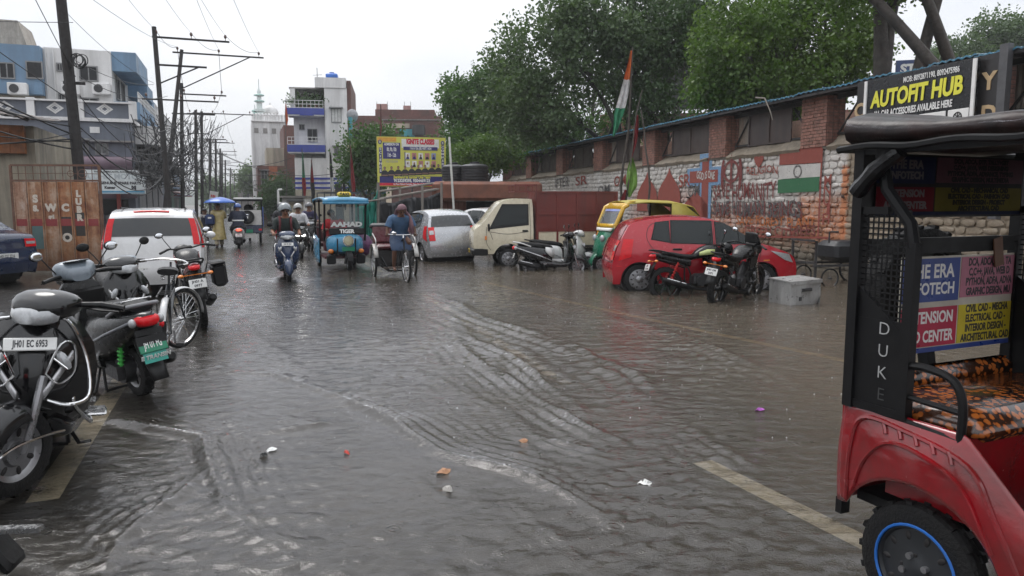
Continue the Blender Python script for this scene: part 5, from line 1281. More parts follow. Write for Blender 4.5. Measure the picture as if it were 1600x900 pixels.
    if stand:
        q = MB();q.tube([(-.12,.1,.24),(-.18,.2,.03),(-.26,.26,.015)],.012,6);q.tube([(-.2,-.12,.22),(-.24,-.14,.02)],.013,6);q.tube([(-.2,.12,.22),(-.24,.14,.02)],.013,6);q.bar((-.24,-.14,.015),(-.24,.14,.015),.02);q.build('stand',BLK,t)
    q = MB()
    for sg in (-1,1): q = MB();q.box((-.22,sg*.24,.3),(.07,.1,.015));q.bar((-.22,sg*.16,.29),(-.22,sg*.24,.295),.02);q.build('pillion_peg',STEEL,t)
    if guard:
        q = MB()
        for sg in (-1,1):
            q.tube(spl([(.55,sg*.05,.5),(.60,sg*.18,.47),(.50,sg*.27,.50),(.42,sg*.25,.70),(.46,sg*.17,.9),(.47,sg*.10,.93)],5),.011,8)
            q.tube(spl([(.585,sg*.07,.64),(.575,sg*.14,.80),(.52,sg*.2,.78),(.52,sg*.2,.64),(.57,sg*.13,.58),(.585,sg*.07,.64)],4),.006,6)
            q.tube([(.55,sg*.10,.72),(.57,sg*.17,.66)],.005,5)
            q.tube(spl([(-.1,sg*.18,.28),(.05,sg*.26,.26),(.25,sg*.27,.28),(.42,sg*.2,.42),(.42,sg*.19,.5)],5),.011,8)
            q.tube(spl([(-.05,sg*.20,.42),(-.16,sg*.27,.46),(-.32,sg*.27,.36),(-.3,sg*.21,.24)],5),.011,8)
        q.build('crash_guard',CHROME,t)
        q = MB()
        for k in range(8): a = -.3+.9*k/7;
        q.tube([st(p) for p in spl([(.91,0,.22),(.86,.1,.25),(.72,.115,.30),(.52,.11,.31),(.40,.1,.30)],4)],.008,6);q.tube([st(p) for p in spl([(.91,0,.22),(.86,-.1,.25),(.72,-.115,.30),(.52,-.11,.31),(.40,-.1,.30)],4)],.008,6);q.build('fender_guard',CHROME,t)
    return t
# ------------------------------------------------------------------ motorcycles
def motorcycle(name,label,loc,ang,col,accent=None,lean=0.0,steer=0.0,sink=0.0,rear_plate=None,pannier=False,shock=None,group=None,lit=False,windshield=False,front_fairing=None):
    t = thing(name,label,'motorcycle',Vector(loc)+Vector((0,0,-sink)),ang,group,(lean,0));accent = accent or col;shock = shock or ENG
    rot = rz(steer);piv = Vector((.42,0,.7));st = lambda p: piv + rot @ (Vector(p)-piv)
    wheel(t,st((.66,0,.31)),.31,.085,'alloy',steer,'front_wheel',GLOSSB);wheel(t,(-.66,0,.31),.31,.11,'alloy',0,'rear_wheel',GLOSSB)
    q = MB()
    for y in (-.09,.09): q.tube([st((.42,y,.95)),st((.53,y,.62)),st((.66,y,.31))],[.022,.022,.026],8)
    q.build('front_fork',STEEL,t)
    q = MB();rings = []
    for k in range(10):
        a = .35+1.9*k/9;c = Vector((.66+.345*math.cos(a),0,.31+.345*math.sin(a)));o = Vector((math.cos(a),0,math.sin(a)));rings.append([st(c-o*.05*abs(j/2)**2+Vector((0,.055*j/2,0))) for j in range(-2,3)])
    q.loft(rings,closed=False,caps=False);q.build('front_fender',col,t,sol=.008)
    q = MB();sloft(q,[(.42,.84,.06,.05),(.34,.88,.13,.10),(.15,.90,.165,.115),(-.02,.86,.14,.095),(-.14,.80,.08,.05)],16,2.5);tank = q.build('fuel_tank',col,t,smooth=60)
    for sg in (-1,1): q = MB();q.loft([[Vector((x,sg*w,z)) for z in (a,b)] for x,w,a,b in ((.33,.128,.86,.93),(.18,.168,.86,.95),(.02,.152,.83,.9))],closed=False,caps=False);q.build('tank_graphic',accent,tank,sol=.006)
    for sg in (-1,1): q = MB();q.prism([(.42,.86),(.12,.80),(.14,.62),(.34,.66)],.03,'xz',sg*.14);q.build('tank_shroud',col,t)
    q = MB();sloft(q,[(-.02,.82,.08,.03),(-.14,.80,.115,.045),(-.35,.805,.13,.05),(-.55,.845,.125,.045),(-.74,.87,.09,.03)],14,2.8);q.build('seat',SEATM,t,smooth=60)
    q = MB();sloft(q,[(-.2,.70,.10,.08),(-.4,.73,.115,.075),(-.62,.79,.10,.06),(-.84,.84,.07,.04),(-.92,.855,.04,.025)],14,2.6);q.build('tail_panel',accent,t,smooth=60)
    q = MB();q.tube(spl([(-.5,.13,.84),(-.78,.13,.91),(-.92,.08,.93),(-.94,0,.93),(-.92,-.08,.93),(-.78,-.13,.91),(-.5,-.13,.84)],3),.013,7);q.build('grab_rail',BLK,t)
    q = MB();sloft(q,[(-.86,.825,.075,.045),(-.93,.82,.06,.035),(-.96,.818,.03,.015)],12,2.5);q.build('tail_lamp',REDL,t,smooth=60)
    q = MB();q.loft([[Vector((-.80-.045*k,.07*s,.78-.075*k)) for s in (-1,0,1)] for k in range(6)],closed=False,caps=False);q.build('rear_mudguard',BLK,t,sol=.012)
    for sg in (-1,1): q = MB();q.bar((-.86,0,.73),(-.88,sg*.16,.73),.012);q.ell((-.89,sg*.18,.73),(.035,.04,.025),None,8,6);q.build('rear_indicator',AMB,t)
    if rear_plate: plate(t,(-.995,0,.62),(-1,0,.3),.21,.12,rear_plate)
    q = MB();q.box((.02,0,.38),(.34,.22,.24),bev=.05);q.lathe([(.001,-.15),(.09,-.15),(.1,0),(.09,.15),(.001,.15)],(-.03,0,.36),'y',16)
    for k in range(6): q.box((.16+.02*k,0,.52+.028*k),(.16,.17,.012),ry(-.5))
    q.tube([(.14,0,.45),(.25,0,.7)],.06,10);q.build('engine',ENG,t)
    q = MB();q.tube(spl([(.42,0,.82),(.34,.05,.45),(.2,.09,.25),(-.2,.1,.26),(-.25,.08,.6),(-.2,.06,.74),(.4,.02,.84)],3),.016,6);q.tube(spl([(.34,-.05,.45),(.2,-.09,.25),(-.2,-.1,.26),(-.25,-.08,.6),(-.8,-.07,.76)],3),.016,6);q.tube([(-.25,.08,.6),(-.8,.07,.76)],.014,6)
    for sg in (-1,1): q.bar((-.2,sg*.1,.3),(-.66,sg*.1,.31),.03,.05)
    q.build('chassis',BLK,t)
    q = MB();q.tube(spl([(.24,-.05,.44),(.3,-.1,.26),(.1,-.13,.2),(-.2,-.14,.23)],4),.02,8);q.tube([(-.2,-.15,.23),(-.3,-.155,.26),(-.72,-.17,.38),(-.78,-.17,.4)],[.03,.05,.055,.035],12);q.build('exhaust',BLK,t)
    q = MB();q.tube([(-.34,-.165,.315),(-.7,-.185,.415)],.03,8,flat=.6);q.build('exhaust_shield',STEEL,t)
    for sg in (-1,1):
        q = MB();q.tube([Vector((-.62+.16*k/36+.026*math.sin(k*1.15),sg*.125+.026*math.cos(k*1.15),.34+.34*k/36)) for k in range(37)],.008,5);q.tube([(-.62,sg*.125,.32),(-.46,sg*.125,.7)],.013,6);q.build('rear_shock',shock,t)
    q = MB();sloft(q,[(.40,.93,.05,.04),(.47,.95,.11,.10),(.56,.94,.12,.11),(.62,.93,.08,.075)],14,2.4);q.xf(Matrix.Translation(piv) @ rot.to_4x4() @ Matrix.Translation(-piv));q.build('headlight_cowl',front_fairing or col,t,smooth=60)
    q = MB();q.ell(st((.605,0,.92)),(.035,.085,.07),rot,14,8);q.build('headlight',M('lit_lens',(1,1,1),.1,emit=2.5) if lit else CLR,t)
    if windshield: q = MB();q.grid(lambda u,v: st((.56-.12*v-.1*(2*u-1)**2,.17*(2*u-1)*(1-.3*v),1.0+.22*v)),8,5);q.build('windshield',M('smoked_shield',(.05,.05,.05),.1,coat=.6),t,sol=.006)
    q = MB();q.tube([st(p) for p in spl([(.24,.38,.99),(.30,.26,1.03),(.40,.1,1.0),(.40,-.1,1.0),(.30,-.26,1.03),(.24,-.38,.99)],4)],.012,7)
    for sg in (-1,1): q.tube([st((.29,sg*.27,1.025)),st((.24,sg*.39,.99))],.018,8);q.tube([st((.33,sg*.22,1.02)),st((.30,sg*.38,.985))],.006,5)
    q.box(tuple(st((.40,0,1.01))),(.1,.2,.05),rot,bev=.015);q.build('handlebar',BLK,t)
    for sg in (-1,1):
        q = MB();q.tube([st((.33,sg*.2,1.02)),st((.36,sg*.27,1.16)),st((.34,sg*.30,1.22))],.006,5);m_ = q.build('mirror',BLK,t)
        q = MB();q.ell(st((.345,sg*.33,1.235)),(.016,.06,.042),rot,12,8);q.build('mirror_shell',BLK,m_);q = MB();q.ell(st((.331,sg*.33,1.235)),(.006,.052,.035),rot,12,6);q.build('mirror_glass',M('mirror_glass',(.75,.77,.8),.04,metal=1),m_)
    q = MB();q.tube([(-.05,.12,.25),(-.12,.26,.02)],.013,6);q.build('side_stand',BLK,t)
    for sg in (-1,1): q = MB();q.bar((-.1,sg*.12,.27),(-.1,sg*.27,.28),.025);q.build('foot_peg',BLK,t);q = MB();q.bar((-.42,sg*.12,.36),(-.42,sg*.25,.38),.02);q.build('foot_peg',BLK,t)
    if pannier:
        q = MB();q.box((-.62,-.30,.66),(.36,.17,.30),bev=.04);q.box((-.62,-.30,.825),(.37,.19,.05),bev=.02);q.bar((-.62,-.12,.7),(-.62,-.25,.7),.02)
        for x in (-.5,-.74): q.box((x,-.388,.68),(.025,.012,.26))
        q.build('pannier',BLK,t)
    return t
# ================================================================== VEHICLES IN PLACE
rad = math.radians
# ---- red hatchback
RC_ = hatchback('red_hatchback','red five-door hatchback standing in brown floodwater by the painted wall',(3.66,14.5,0),rad(1),REDP,sink=.07,sx=.96,axl=(1.0,-1.28),plate_t=('JH01','CB 4152'))
t = RC_['t'];t.scale = (1,1,.97)
for sg in (-1,1): RC_['side_patch']('wheel_arch_trim',AMB,[(1.02,.66),(1.14,.665),(1.14,.69),(1.02,.685)],sg,.012)
# ---- silver hatchback seen from behind
q = MB();i_ = min((abs(p.z-.6),i) for i,p in enumerate(RC_['T']) if p.x < -1)[1];q.tube([RC_['chain_pt'](i_,tt,.002) for tt in np.linspace(-1,1,12)],.006,4)
for tt in (-.86,.86): q.tube([RC_['chain_pt'](i,tt,.002) for i,p in enumerate(RC_['T']) if p.x < -1.3 and .6 < p.z < 1.36],.006,4)
q.build('tailgate_seam',SEAM,t)
for sg in (-1,1): q = MB();q.tube([Vector((x,sg*(RC_['half'](x,.56)+.002),.56)) for x in np.linspace(-1.72,-1.62,4)],.006,4);q.box((-1.74,sg*.5,.40),(.03,.2,.05),bev=.01);q.build('bumper_reflector',REDL,t)
SC_ = hatchback('silver_hatchback','silver hatchback seen from behind between the cycle rickshaw and the cream truck',(-2.36,22.35,0),rad(114),SILV,sink=.06,plate_t=('JH05 AV 1383',),roll=rad(-1.5),glassm=CARG2)
t = SC_['t']
q = MB();q.torus((-1.80,0,.86),.055,.009,'x',20,6);q.bar((-1.80,-.03,.84),(-1.80,.03,.89),.012);q.build('badge',CHROME,t)
for sg in (-1,1): q = MB();q.box((-1.845,sg*.55,.42),(.03,.22,.05),bev=.01);q.build('fog_reflector',REDL,t)
for sg in (-1,1):
    q = MB();q.loft([[Vector((x,sg*(SC_['half'](x,z)+d),z)) for d in (0,.05)] for x,z in ((.95,1.06),(.3,1.42),(-.7,1.45),(-1.05,1.38))],closed=False,caps=False);q.build('rain_visor',BLK,t,sol=.006)
q = MB();q.box((-1.80,0,.70),(.012,.6,.01));q.build('tailgate_seam',SEAM,t)
# ---- pale car half hidden behind it
hatchback('white_hatchback','white car mostly hidden behind the silver hatchback and the truck cab',(-.55,26.0,0),rad(-62),WHITEP,sink=.05)
# ---- white compact at the kerb on the left
WC_ = hatchback('white_compact_car','white compact car with tall red tail lamps parked behind the motorcycles',(-6.93,14.5,0),rad(112),WHITEP,tall=True,plate_t=('JH01 BQ 7702',),glassm=CARG2)
t = WC_['t']
q = MB();q.tube([(-1.74,y,1.49+.012*(1-(y/.3)**2)) for y in np.linspace(-.28,.28,9)],.02,6);q.build('high_brake_lamp',REDL,t)
q = MB();q.tube([(.3,.5,1.53),(-1.3,.52,1.56)],.016,6);q.tube([(.3,-.5,1.53),(-1.3,-.52,1.56)],.016,6);q.build('roof_rail',BLK,t)
q = MB();q.bar((-1.76,.02,1.06),(-1.70,.35,1.14),.012);q.build('rear_wiper',BLK,t)
# ---- navy saloon tail on the far left
ch = [(2.0,.22),(2.08,.4),(2.05,.62),(1.9,.76),(1.3,.9),(.95,.98),(.35,1.34),(-.1,1.44),(-.6,1.44),(-1.05,1.32),(-1.5,1.06),(-1.9,1.01),(-2.02,.95),(-2.05,.7),(-2.08,.45),(-2.02,.24)]
BC_ = car('navy_saloon','dark blue saloon car by the rusted gate, only its tail showing',G(30,447)+Vector((-2.3,.75,0)),rad(163),ch,[(.15,.74),(.3,.82),(.6,.85),(.9,.82),(1.0,.78),(1.44,.56)],[(-2.1,.82),(-1.6,.98),(1.2,1),(2.08,.74)],(1.3,-1.28),.31,BLUEP,[[(.1,.98),(.9,.99),(.3,1.28),(.1,1.34)],[(-.85,.99),(.02,.98),(.02,1.35),(-.7,1.34)]],(1.0,1.33),(1.09,1.33),seams=[[(.06,.3),(.06,1.38)]],handles=[(.2,.85),(-.75,.88)],tail=dict(side=[(-1.98,.72),(-1.7,.76),(-1.66,.92),(-1.95,.95)],strip=(.72,.93,.62)),head=None,hz=(.62,.66),plate_rear=(-2.1,.58,.5,.12,('JH01 DT 2216',),{}))
# ---- cream mini truck with maroon body
t = thing('mini_truck','cream mini truck with a high maroon sheet-metal cargo body','truck',Vector((.78,20.15,-.08)),rad(188),None)
TW = [(.3,.70),(.6,.74),(.9,.74),(1.0,.72),(1.8,.62)];CABX = [(-3,1),(1.5,1),(1.9,.93)]
half = lambda x,z: interp(z,[a for a,b in TW],[b for a,b in TW])*interp(x,[a for a,b in CABX],[b for a,b in CABX])
cab = spl([Vector((x,0,z)) for x,z in ((1.86,.42),(1.90,.7),(1.86,1.02),(1.66,1.2),(1.28,1.66),(1.12,1.77),(.8,1.83),(.42,1.82),(.34,1.76),(.32,1.2),(.32,.42))],6)
q = MB();cols = []
n = len(cab)
for i,p in enumerate(cab):
    fx_ = p.x;
    bx_ = 1.84 - (1.84-.34)*min(1,max(0,(i/(n-1)-.1)/.75))
    Ra = .40;zb = .40;d = abs(bx_-.98)
    if d < Ra: zb = max(zb,.27+math.sqrt(Ra*Ra-d*d))
    side = [[],[]]
    for s_i,sg in enumerate((-1,1)):
        for k in range(9): e = k/8;x = bx_+(p.x-bx_)*e;z = zb+(p.z-zb)*e;side[s_i].append(Vector((x,sg*half(x,z),z)))
    hw = half(p.x,p.z);cols.append(side[0] + [Vector((p.x+.03*(1-(k*k)),k*hw,p.z+.02*(1-k*k))) for k in (-.7,-.35,0,.35,.7)] + side[1][::-1])
q.loft(cols,closed=False,caps=False);q.build('cab',CREAM,t,smooth=45)
q = MB();ids = [p for p in cab if 1.14 < p.z < 1.72 and p.x > .9];q.loft([[Vector((p.x+.03*(1-k*k)+.012,k*half(p.x,p.z)*.93,p.z+.02*(1-k*k)+.008)) for k in np.linspace(-1,1,9)] for p in ids],closed=False,caps=False);q.build('windscreen',CARG,t)
def tpatch(nm,m,poly,off,par=t):
    out = None
    for sg in (-1,1):
        q = MB();a,b,c,d = poly
        def fn(u,v):
            x = (a[0]+(b[0]-a[0])*u)*(1-v)+(d[0]+(c[0]-d[0])*u)*v;z = (a[1]+(b[1]-a[1])*u)*(1-v)+(d[1]+(c[1]-d[1])*u)*v
            return Vector((x,sg*(half(x,z)+off),z))
        q.grid(fn,6,5);out = q.build(nm,m,par,smooth=60)
    return out
tpatch('window_trim',BLK,[(.44,1.15),(1.5,1.04),(1.14,1.70),(.44,1.70)],.004);tpatch('side_window',CARG,[(.48,1.21),(1.40,1.12),(1.11,1.66),(.48,1.66)],.009)
for sg in (-1,1):
    for pts in ([(.42,.48),(.40,1.1),(.42,1.74)],[(1.46,.95),(1.40,.78)],[(.44,.98),(1.0,.92),(1.5,.98)],[(.42,.62),(.6,.62)],[(1.56,1.1),(1.56,.7),(1.45,.5)]):
        q = MB();q.tube([Vector((p.x,sg*(half(p.x,p.z)+.001),p.z)) for p in spl([Vector((x,0,z)) for x,z in pts],4)],.006,4);q.build('door_seam',SEAM,t)
    q = MB();q.box((.54,sg*(half(.5,1)+.015),1.0),(.15,.03,.05),bev=.01);q.build('door_handle',BLK,t)
    q = MB();q.bar((1.42,sg*.7,1.1),(1.5,sg*.88,1.08),.025);q.box((1.52,sg*.9,1.1),(.05,.13,.2),bev=.02);q.build('wing_mirror',BLK,t)
    q = MB();q.box((1.86,sg*.47,.72),(.08,.24,.14),bev=.03);q.build('headlight',CLR,t)
    q = MB();q.box((1.9,sg*.58,.48),(.05,.12,.09),bev=.015);q.build('fog_lamp',AMB,t)
    q = MB();q.box((1.58,sg*(half(1.58,.82)+.01),.82),(.05,.03,.1));q.build('side_indicator',AMB,t)
    wheel(t,(.98,sg*.62,.27),.27,.15,'steel');wheel(t,(-1.22,sg*.62,.27),.27,.15,'steel')
q = MB();q.box((1.9,0,.70),(.04,.5,.14));
for k in range(3): q.box((1.925,0,.65+.05*k),(.02,.5,.015))
q.build('grille',BLK,t);q = MB();q.box((1.88,0,.45),(.14,1.46,.18),bev=.04);q.box((1.7,-.70,.45),(.36,.06,.18),bev=.02);q.box((1.7,.70,.45),(.36,.06,.18),bev=.02);q.build('bumper',BLK,t)
plate(t,(1.96,0,.46),(1,0,0),.4,.1,('JH01 AK 9034',),M('plate_yellow',(.7,.5,.03),.4));q = MB();q.bar((1.68,.1,1.2),(1.45,-.35,1.42),.012);q.build('wiper',BLK,t)
q = MB();q.box((.9,0,.5),(1.2,1.2,.1));q.box((.62,-.34,.9),(.4,.5,.7),bev=.06);q.box((.62,.34,.9),(.4,.5,.7),bev=.06);q.torus((1.2,-.34,1.12),.17,.015,'x',18,6);q.build('interior',BLK,t)
q = MB();q.bar((.3,.35,.42),(-1.85,.35,.42),.08,.12);q.bar((.3,-.35,.42),(-1.85,-.35,.42),.08,.12);q.bar((-1.22,-.6,.27),(-1.22,.6,.27),.08);q.box((-.35,.5,.38),(.5,.24,.22),bev=.04);q.build('chassis',DARKM,t)
MAR = M('maroon_sheet',(.15,.022,.016),.4,var=.15,scale=1.5,dirt=(.06,.02,.015),dfac=.5,streak=True);X0,X1 = -1.95,.24;Z0,Z1 = .62,2.03
q = MB();q.box(((X0+X1)/2,0,Z0-.03),(X1-X0,1.44,.06));q.build('cargo_floor',DARKM,t)
for sg in (-1,1):
    q = MB();q.box(((X0+X1)/2,sg*.70,(Z0+.36+Z1)/2),(X1-X0,.025,Z1-Z0-.36));sp = q.build('cargo_side_sheet',MAR,t)
    q = MB();q.box(((X0+X1)/2,sg*.705,Z0+.17),(X1-X0-.12,.03,.34));q.build('drop_side',CREAM,t)
    for x in np.linspace(X0+.03,X1-.03,5): q = MB();q.box((x,sg*.722,(Z0+Z1)/2),(.05,.03,Z1-Z0));q.build('side_rib',MAR,sp)
    for z in (Z0+.38,Z0+.82,Z1-.02): q = MB();q.box(((X0+X1)/2,sg*.726,z),(X1-X0,.03,.045));q.build('side_rail',MAR,sp)
q = MB();q.box((X1,0,(Z0+Z1)/2),(.03,1.38,Z1-Z0));q.build('headboard',MAR,t);q = MB();q.box((X0,0,(Z0+Z1)/2),(.03,1.38,Z1-Z0));q.build('tailgate',MAR,t)
q = MB()
for z in (Z1,Z1+.17): q.bar((X1,-.7,z),(X1,.7,z),.035);q.bar((X1+.55,-.6,z),(X1+.55,.6,z),.03);q.bar((X1,.62,z),(X1+.55,.6,z),.03);q.bar((X1,-.62,z),(X1+.55,-.6,z),.03)
for x,y in ((X1,-.7),(X1,.7),(X1+.55,-.6),(X1+.55,.6),(X1,0),(X1+.55,0),(X1+.27,.61),(X1+.27,-.61)): q.bar((x,y,Z1-.02),(x,y,Z1+.19),.03)
q.build('roof_rack',MAR,t)
# ---- green and yellow three-wheeler
YEL = M('auto_yellow',(.62,.36,.015),.3,var=.08,coat=.4,dirt=(.3,.2,.04),dfac=.3);GRN_ = M('auto_green',(.006,.16,.085),.28,var=.1,coat=.5,dirt=(.03,.1,.06),dfac=.3);HOOD = M('auto_hood',(.42,.34,.05),.55,var=.12,dirt=(.2,.17,.05),dfac=.4)
t = thing('auto_rickshaw','green and yellow auto rickshaw behind the red hatchback','auto rickshaw',Vector((3.35,18.75,-.1)),rad(196))
q = MB();secs = [(1.32,.55,.17,.14),(1.22,.66,.30,.27),(1.05,.80,.42,.36),(.85,.86,.52,.40)]
sloft(q,secs,18,3.0);q.build('nose',GRN_,t,smooth=60)
q = MB();q.loft([[Vector((x+.05*(1-s*s),s*w,z)) for s in np.linspace(-1,1,9)] for x,z,w in ((1.09,1.06,.44),(1.05,1.14,.50))],closed=False,caps=False);q.xf(Matrix.Translation((.02,0,0)));q.build('white_band',INKW,t,sol=.02)
q = MB();q.loft([[Vector((x+.06*(1-s*s),s*w,z)) for s in np.linspace(-1,1,9)] for x,z,w in ((1.07,1.14,.52),(1.04,1.24,.54))],closed=False,caps=False)
for sg in (-1,1): q.tube([(1.02,sg*.54,1.2),(.82,sg*.56,1.64),(.7,sg*.56,1.7)],[.045,.05,.045],8);q.tube([(1.0,sg*.55,1.22),(.98,sg*.56,.7)],.05,8)
q.loft([[Vector((x+.06*(1-s*s),s*w,z)) for s in np.linspace(-1,1,9)] for x,z,w in ((.84,1.60,.56),(.72,1.74,.56),(.5,1.79,.56))],closed=False,caps=False);q.build('windscreen_surround',YEL,t,sol=.012)
q = MB();q.loft([[Vector((x+.06*(1-s*s),s*w,z)) for s in np.linspace(-1,1,9)] for x,z,w in ((1.04,1.23,.50),(.84,1.61,.51))],closed=False,caps=False);q.build('windscreen',CLRG,t)
q = MB();q.loft([[Vector((x+.075*(1-s*s),s*w,z)) for s in np.linspace(-1,1,9)] for x,z,w in ((.875,1.545,.46),(.85,1.60,.46))],closed=False,caps=False);q.build('windscreen_sticker',M('sticker_blue',(.25,.3,.6),.4),t)
q = MB();q.bar((1.1,.05,1.23),(1.02,-.3,1.42),.012);q.build('wiper',BLK,t)
q = MB();q.loft([[Vector((x,s*.60,z + .07*(1-s*s))) for s in np.linspace(-1,1,9)] for x,z in ((.74,1.72),(.2,1.76),(-.6,1.73),(-1.05,1.64),(-1.25,1.40))],closed=False,caps=False);q.build('hood',HOOD,t,sol=.02)
for sg in (-1,1): q = MB();q.loft([[Vector((x,sg*.60,z)) for z in (a,b)] for x,a,b in ((-.45,1.2,1.74),(-.8,.95,1.70),(-1.2,.9,1.42))],closed=False,caps=False);q.build('hood_side',HOOD,t,sol=.02)
q = MB();q.box((-.8,0,.62),(.9,1.2,.55),bev=.1);q.box((.1,0,.40),(1.5,1.15,.1),bev=.03);q.build('body',GRN_,t);q = MB();q.box((-.75,0,1.0),(.15,1.1,.5),bev=.04);q.box((-.45,0,.85),(.55,1.1,.14),bev=.04);q.box((.35,0,.82),(.35,.5,.12),bev=.04);q.build('seat',SEATM,t)
for sg in (-1,1):
    q = MB();q.bar((-.45,sg*.58,.85),(-.45,sg*.58,1.74),.035);q.build('side_post',BLK,t);q = MB();q.ell((1.03,sg*.45,.92),(.09,.07,.09),None,12,8);q.build('turn_lamp',AMB,t);q = MB();q.ell((1.24,sg*.24,.88),(.06,.085,.085),None,14,8);q.build('headlight',CLR,t);wheel(t,(-.85,sg*.52,.22),.22,.11,'steel')
wheel(t,(1.16,0,.22),.22,.1,'steel');q = MB();q.loft([[Vector((1.16+.3*math.cos(a),.12*s,.24+.3*math.sin(a)*1.0-.03*s*s)) for s in (-1,-.5,0,.5,1)] for a in np.linspace(-.1,2.6,12)],closed=False,caps=False);q.build('front_mudguard',GRN_,t,sol=.012)
# ---- parked scooters on the right
B3 = M('scooter_black',(.006,.006,.007),.2,var=.1,coat=.35,dirt=(.014,.014,.014),dfac=.25,spec=.35);SW = M('scooter_white',(.66,.66,.65),.22,var=.05,coat=.6,dirt=(.3,.28,.25),dfac=.2)
PEARL = M('stripe_silver',(.55,.55,.56),.25,metal=.5)
sc = scooter('parked_scooter','black scooter with white rear grip and white front inset parked side-on before the truck',(1.0,18.15,0),rad(6),B3,stripe=PEARL,sink=.14,rail_c=SW,rear_plate=('JH01','BX 6407'),lean=rad(-3))
for sg in (-1,1): q = MB();q.loft([[Vector((x,sg*w,z)) for z in (a,b)] for x,w,a,b in ((.02,.13,.42,.68),(-.1,.19,.50,.70),(-.2,.215,.60,.71))],closed=False,caps=False);q.build('white_inset',SW,sc,sol=.012)
scooter('parked_scooter','white scooter standing just behind the black one, its pale apron showing',(1.3,18.85,0),rad(4),SW,stripe=PEARL,sink=.12,lean=rad(-3),apron=SW)
# ---- two motorcycles before the red car
MBK = M('motorcycle_black',(.006,.006,.0065),.3,var=.15,coat=.15,dirt=(.015,.014,.013),dfac=.3,spec=.3)
m1 = motorcycle('parked_motorcycle','black motorcycle with red rear shock and lime flash standing side-on before the red hatchback',(3.42,13.3,0),rad(10),MBK,MBK,lean=rad(-5),sink=.12,shock=M('shock_red',(.5,.02,.015),.3),rear_plate=('JH01','CK 8120'))
LW = M('lime_white',(.55,.62,.25),.35)
for sg in (-1,1): q = MB();q.loft([[Vector((x,sg*w,z)) for z in (a,b)] for x,w,a,b in ((.22,.175,.84,.93),(.08,.168,.83,.93),(-.06,.14,.82,.88))],closed=False,caps=False);q.build('lime_flash',LW,m1,sol=.008)
m2 = motorcycle('parked_motorcycle','all black motorcycle with smoked screen seen from its rear corner before the red hatchback',(3.86,12.75,0),rad(48),MBK,MBK,lean=rad(7),sink=.08,rear_plate=('JH01 DM','3471'),steer=rad(-8),windshield=True)
# ---- steel box in the water
t = thing('metal_box','dented grey sheet-metal box with a handle standing in the floodwater','box',Vector((4.68,12.1,-.10)),rad(22),None,(rad(2),rad(-2)))
SH = M('galvanised',(.42,.42,.415),.35,metal=.35,var=.25,scale=4,dirt=(.12,.11,.1),dfac=.5,streak=True)
q = MB();
def bx(u,v): return Vector((-.31+.62*u,-.25-.012*math.sin(u*9)*math.sin(v*5) + (.05*max(0,u-.72)*max(0,.45-v)*20 if u > .72 and v < .45 else 0),.50*v))
q.grid(bx,14,10);q.grid(lambda u,v: Vector((-.31,-.25+.5*u,.5*v)),3,3);q.grid(lambda u,v: Vector((.31,-.25+.5*u,.5*v)),3,3);q.grid(lambda u,v: Vector((-.31+.62*u,.25,.5*v)),3,3);q.build('box_body',SH,t,smooth=30)
q = MB();q.box((0,0,.505),(.65,.53,.02));q.box((0,-.262,.48),(.65,.008,.045));q.build('lid',SH,t);q = MB();q.tube(spl([(-.06,-.262,.36),(-.05,-.3,.37),(.07,-.3,.37),(.08,-.262,.36)],4),.009,6);q.box((.01,-.266,.36),(.2,.01,.05));q.box((-.12,-.262,.22),(.05,.014,.06));q.build('handle',DARKM,t)
# ---- black handcart at the wall
t = thing('handcart','black covered handcart on bicycle wheels at the foot of the stone wall','cart',Vector((6.8,15.2,-.05)),rad(12))
q = MB();q.box((.1,0,.72),(.95,.75,.42),bev=.1);q.build('covered_load',TARP,t);q = MB()
for y in (-.4,.4): q.bar((-.9,y,.45),(.9,y,.45),.045);q.bar((-.85,y,.1),(-.85,y,.95),.04)
q.bar((-.9,-.4,.95),(-.9,.4,.95),.04);q.bar((-.85,-.4,.5),(-.85,.4,.5),.04);q.tube([(-.5,-.3,.9),(-.5,-.3,1.12),(-.3,-.3,1.12)],.02,6);q.tube([(.75,-.35,.45),(.75,-.35,.85),(.75,.35,.85),(.75,.35,.45)],.025,6);q.build('cart_frame',DARKM,t)
for x,R in ((-.55,.2),(.6,.3)):
    for y in (-.45,.45): wheel(t,(x,y,R),R,.045,'spoke',0,rimc=DARKM,n=24)
# ---- left row: near black scooter with chrome guards
NB = M('scooter_near_black',(.005,.005,.006),.15,var=.15,coat=.5,dirt=(.012,.011,.01),dfac=.3,dscale=4,spec=.4)
s1 = scooter('parked_scooter','nearest black scooter with chrome crash guards and a plate reading 6953',(-3.07,4.62,0),rad(-62),NB,stripe=PEARL,steer=rad(-40),guard=True,front_plate=('JH01 EC 6953',),lean=rad(-4),mirrors=(0,0),rim=ALLOY)
s1.scale = (1.07,1.07,1.07);q = MB();q.box((-.02,.30,.27),(.17,.11,.022),bev=.01)
for k in range(5): q.box((-.09+.035*k,.30,.283),(.015,.09,.008))
q.bar((-.02,.18,.265),(-.02,.26,.268),.025);q.build('foot_plate',STEEL,s1)
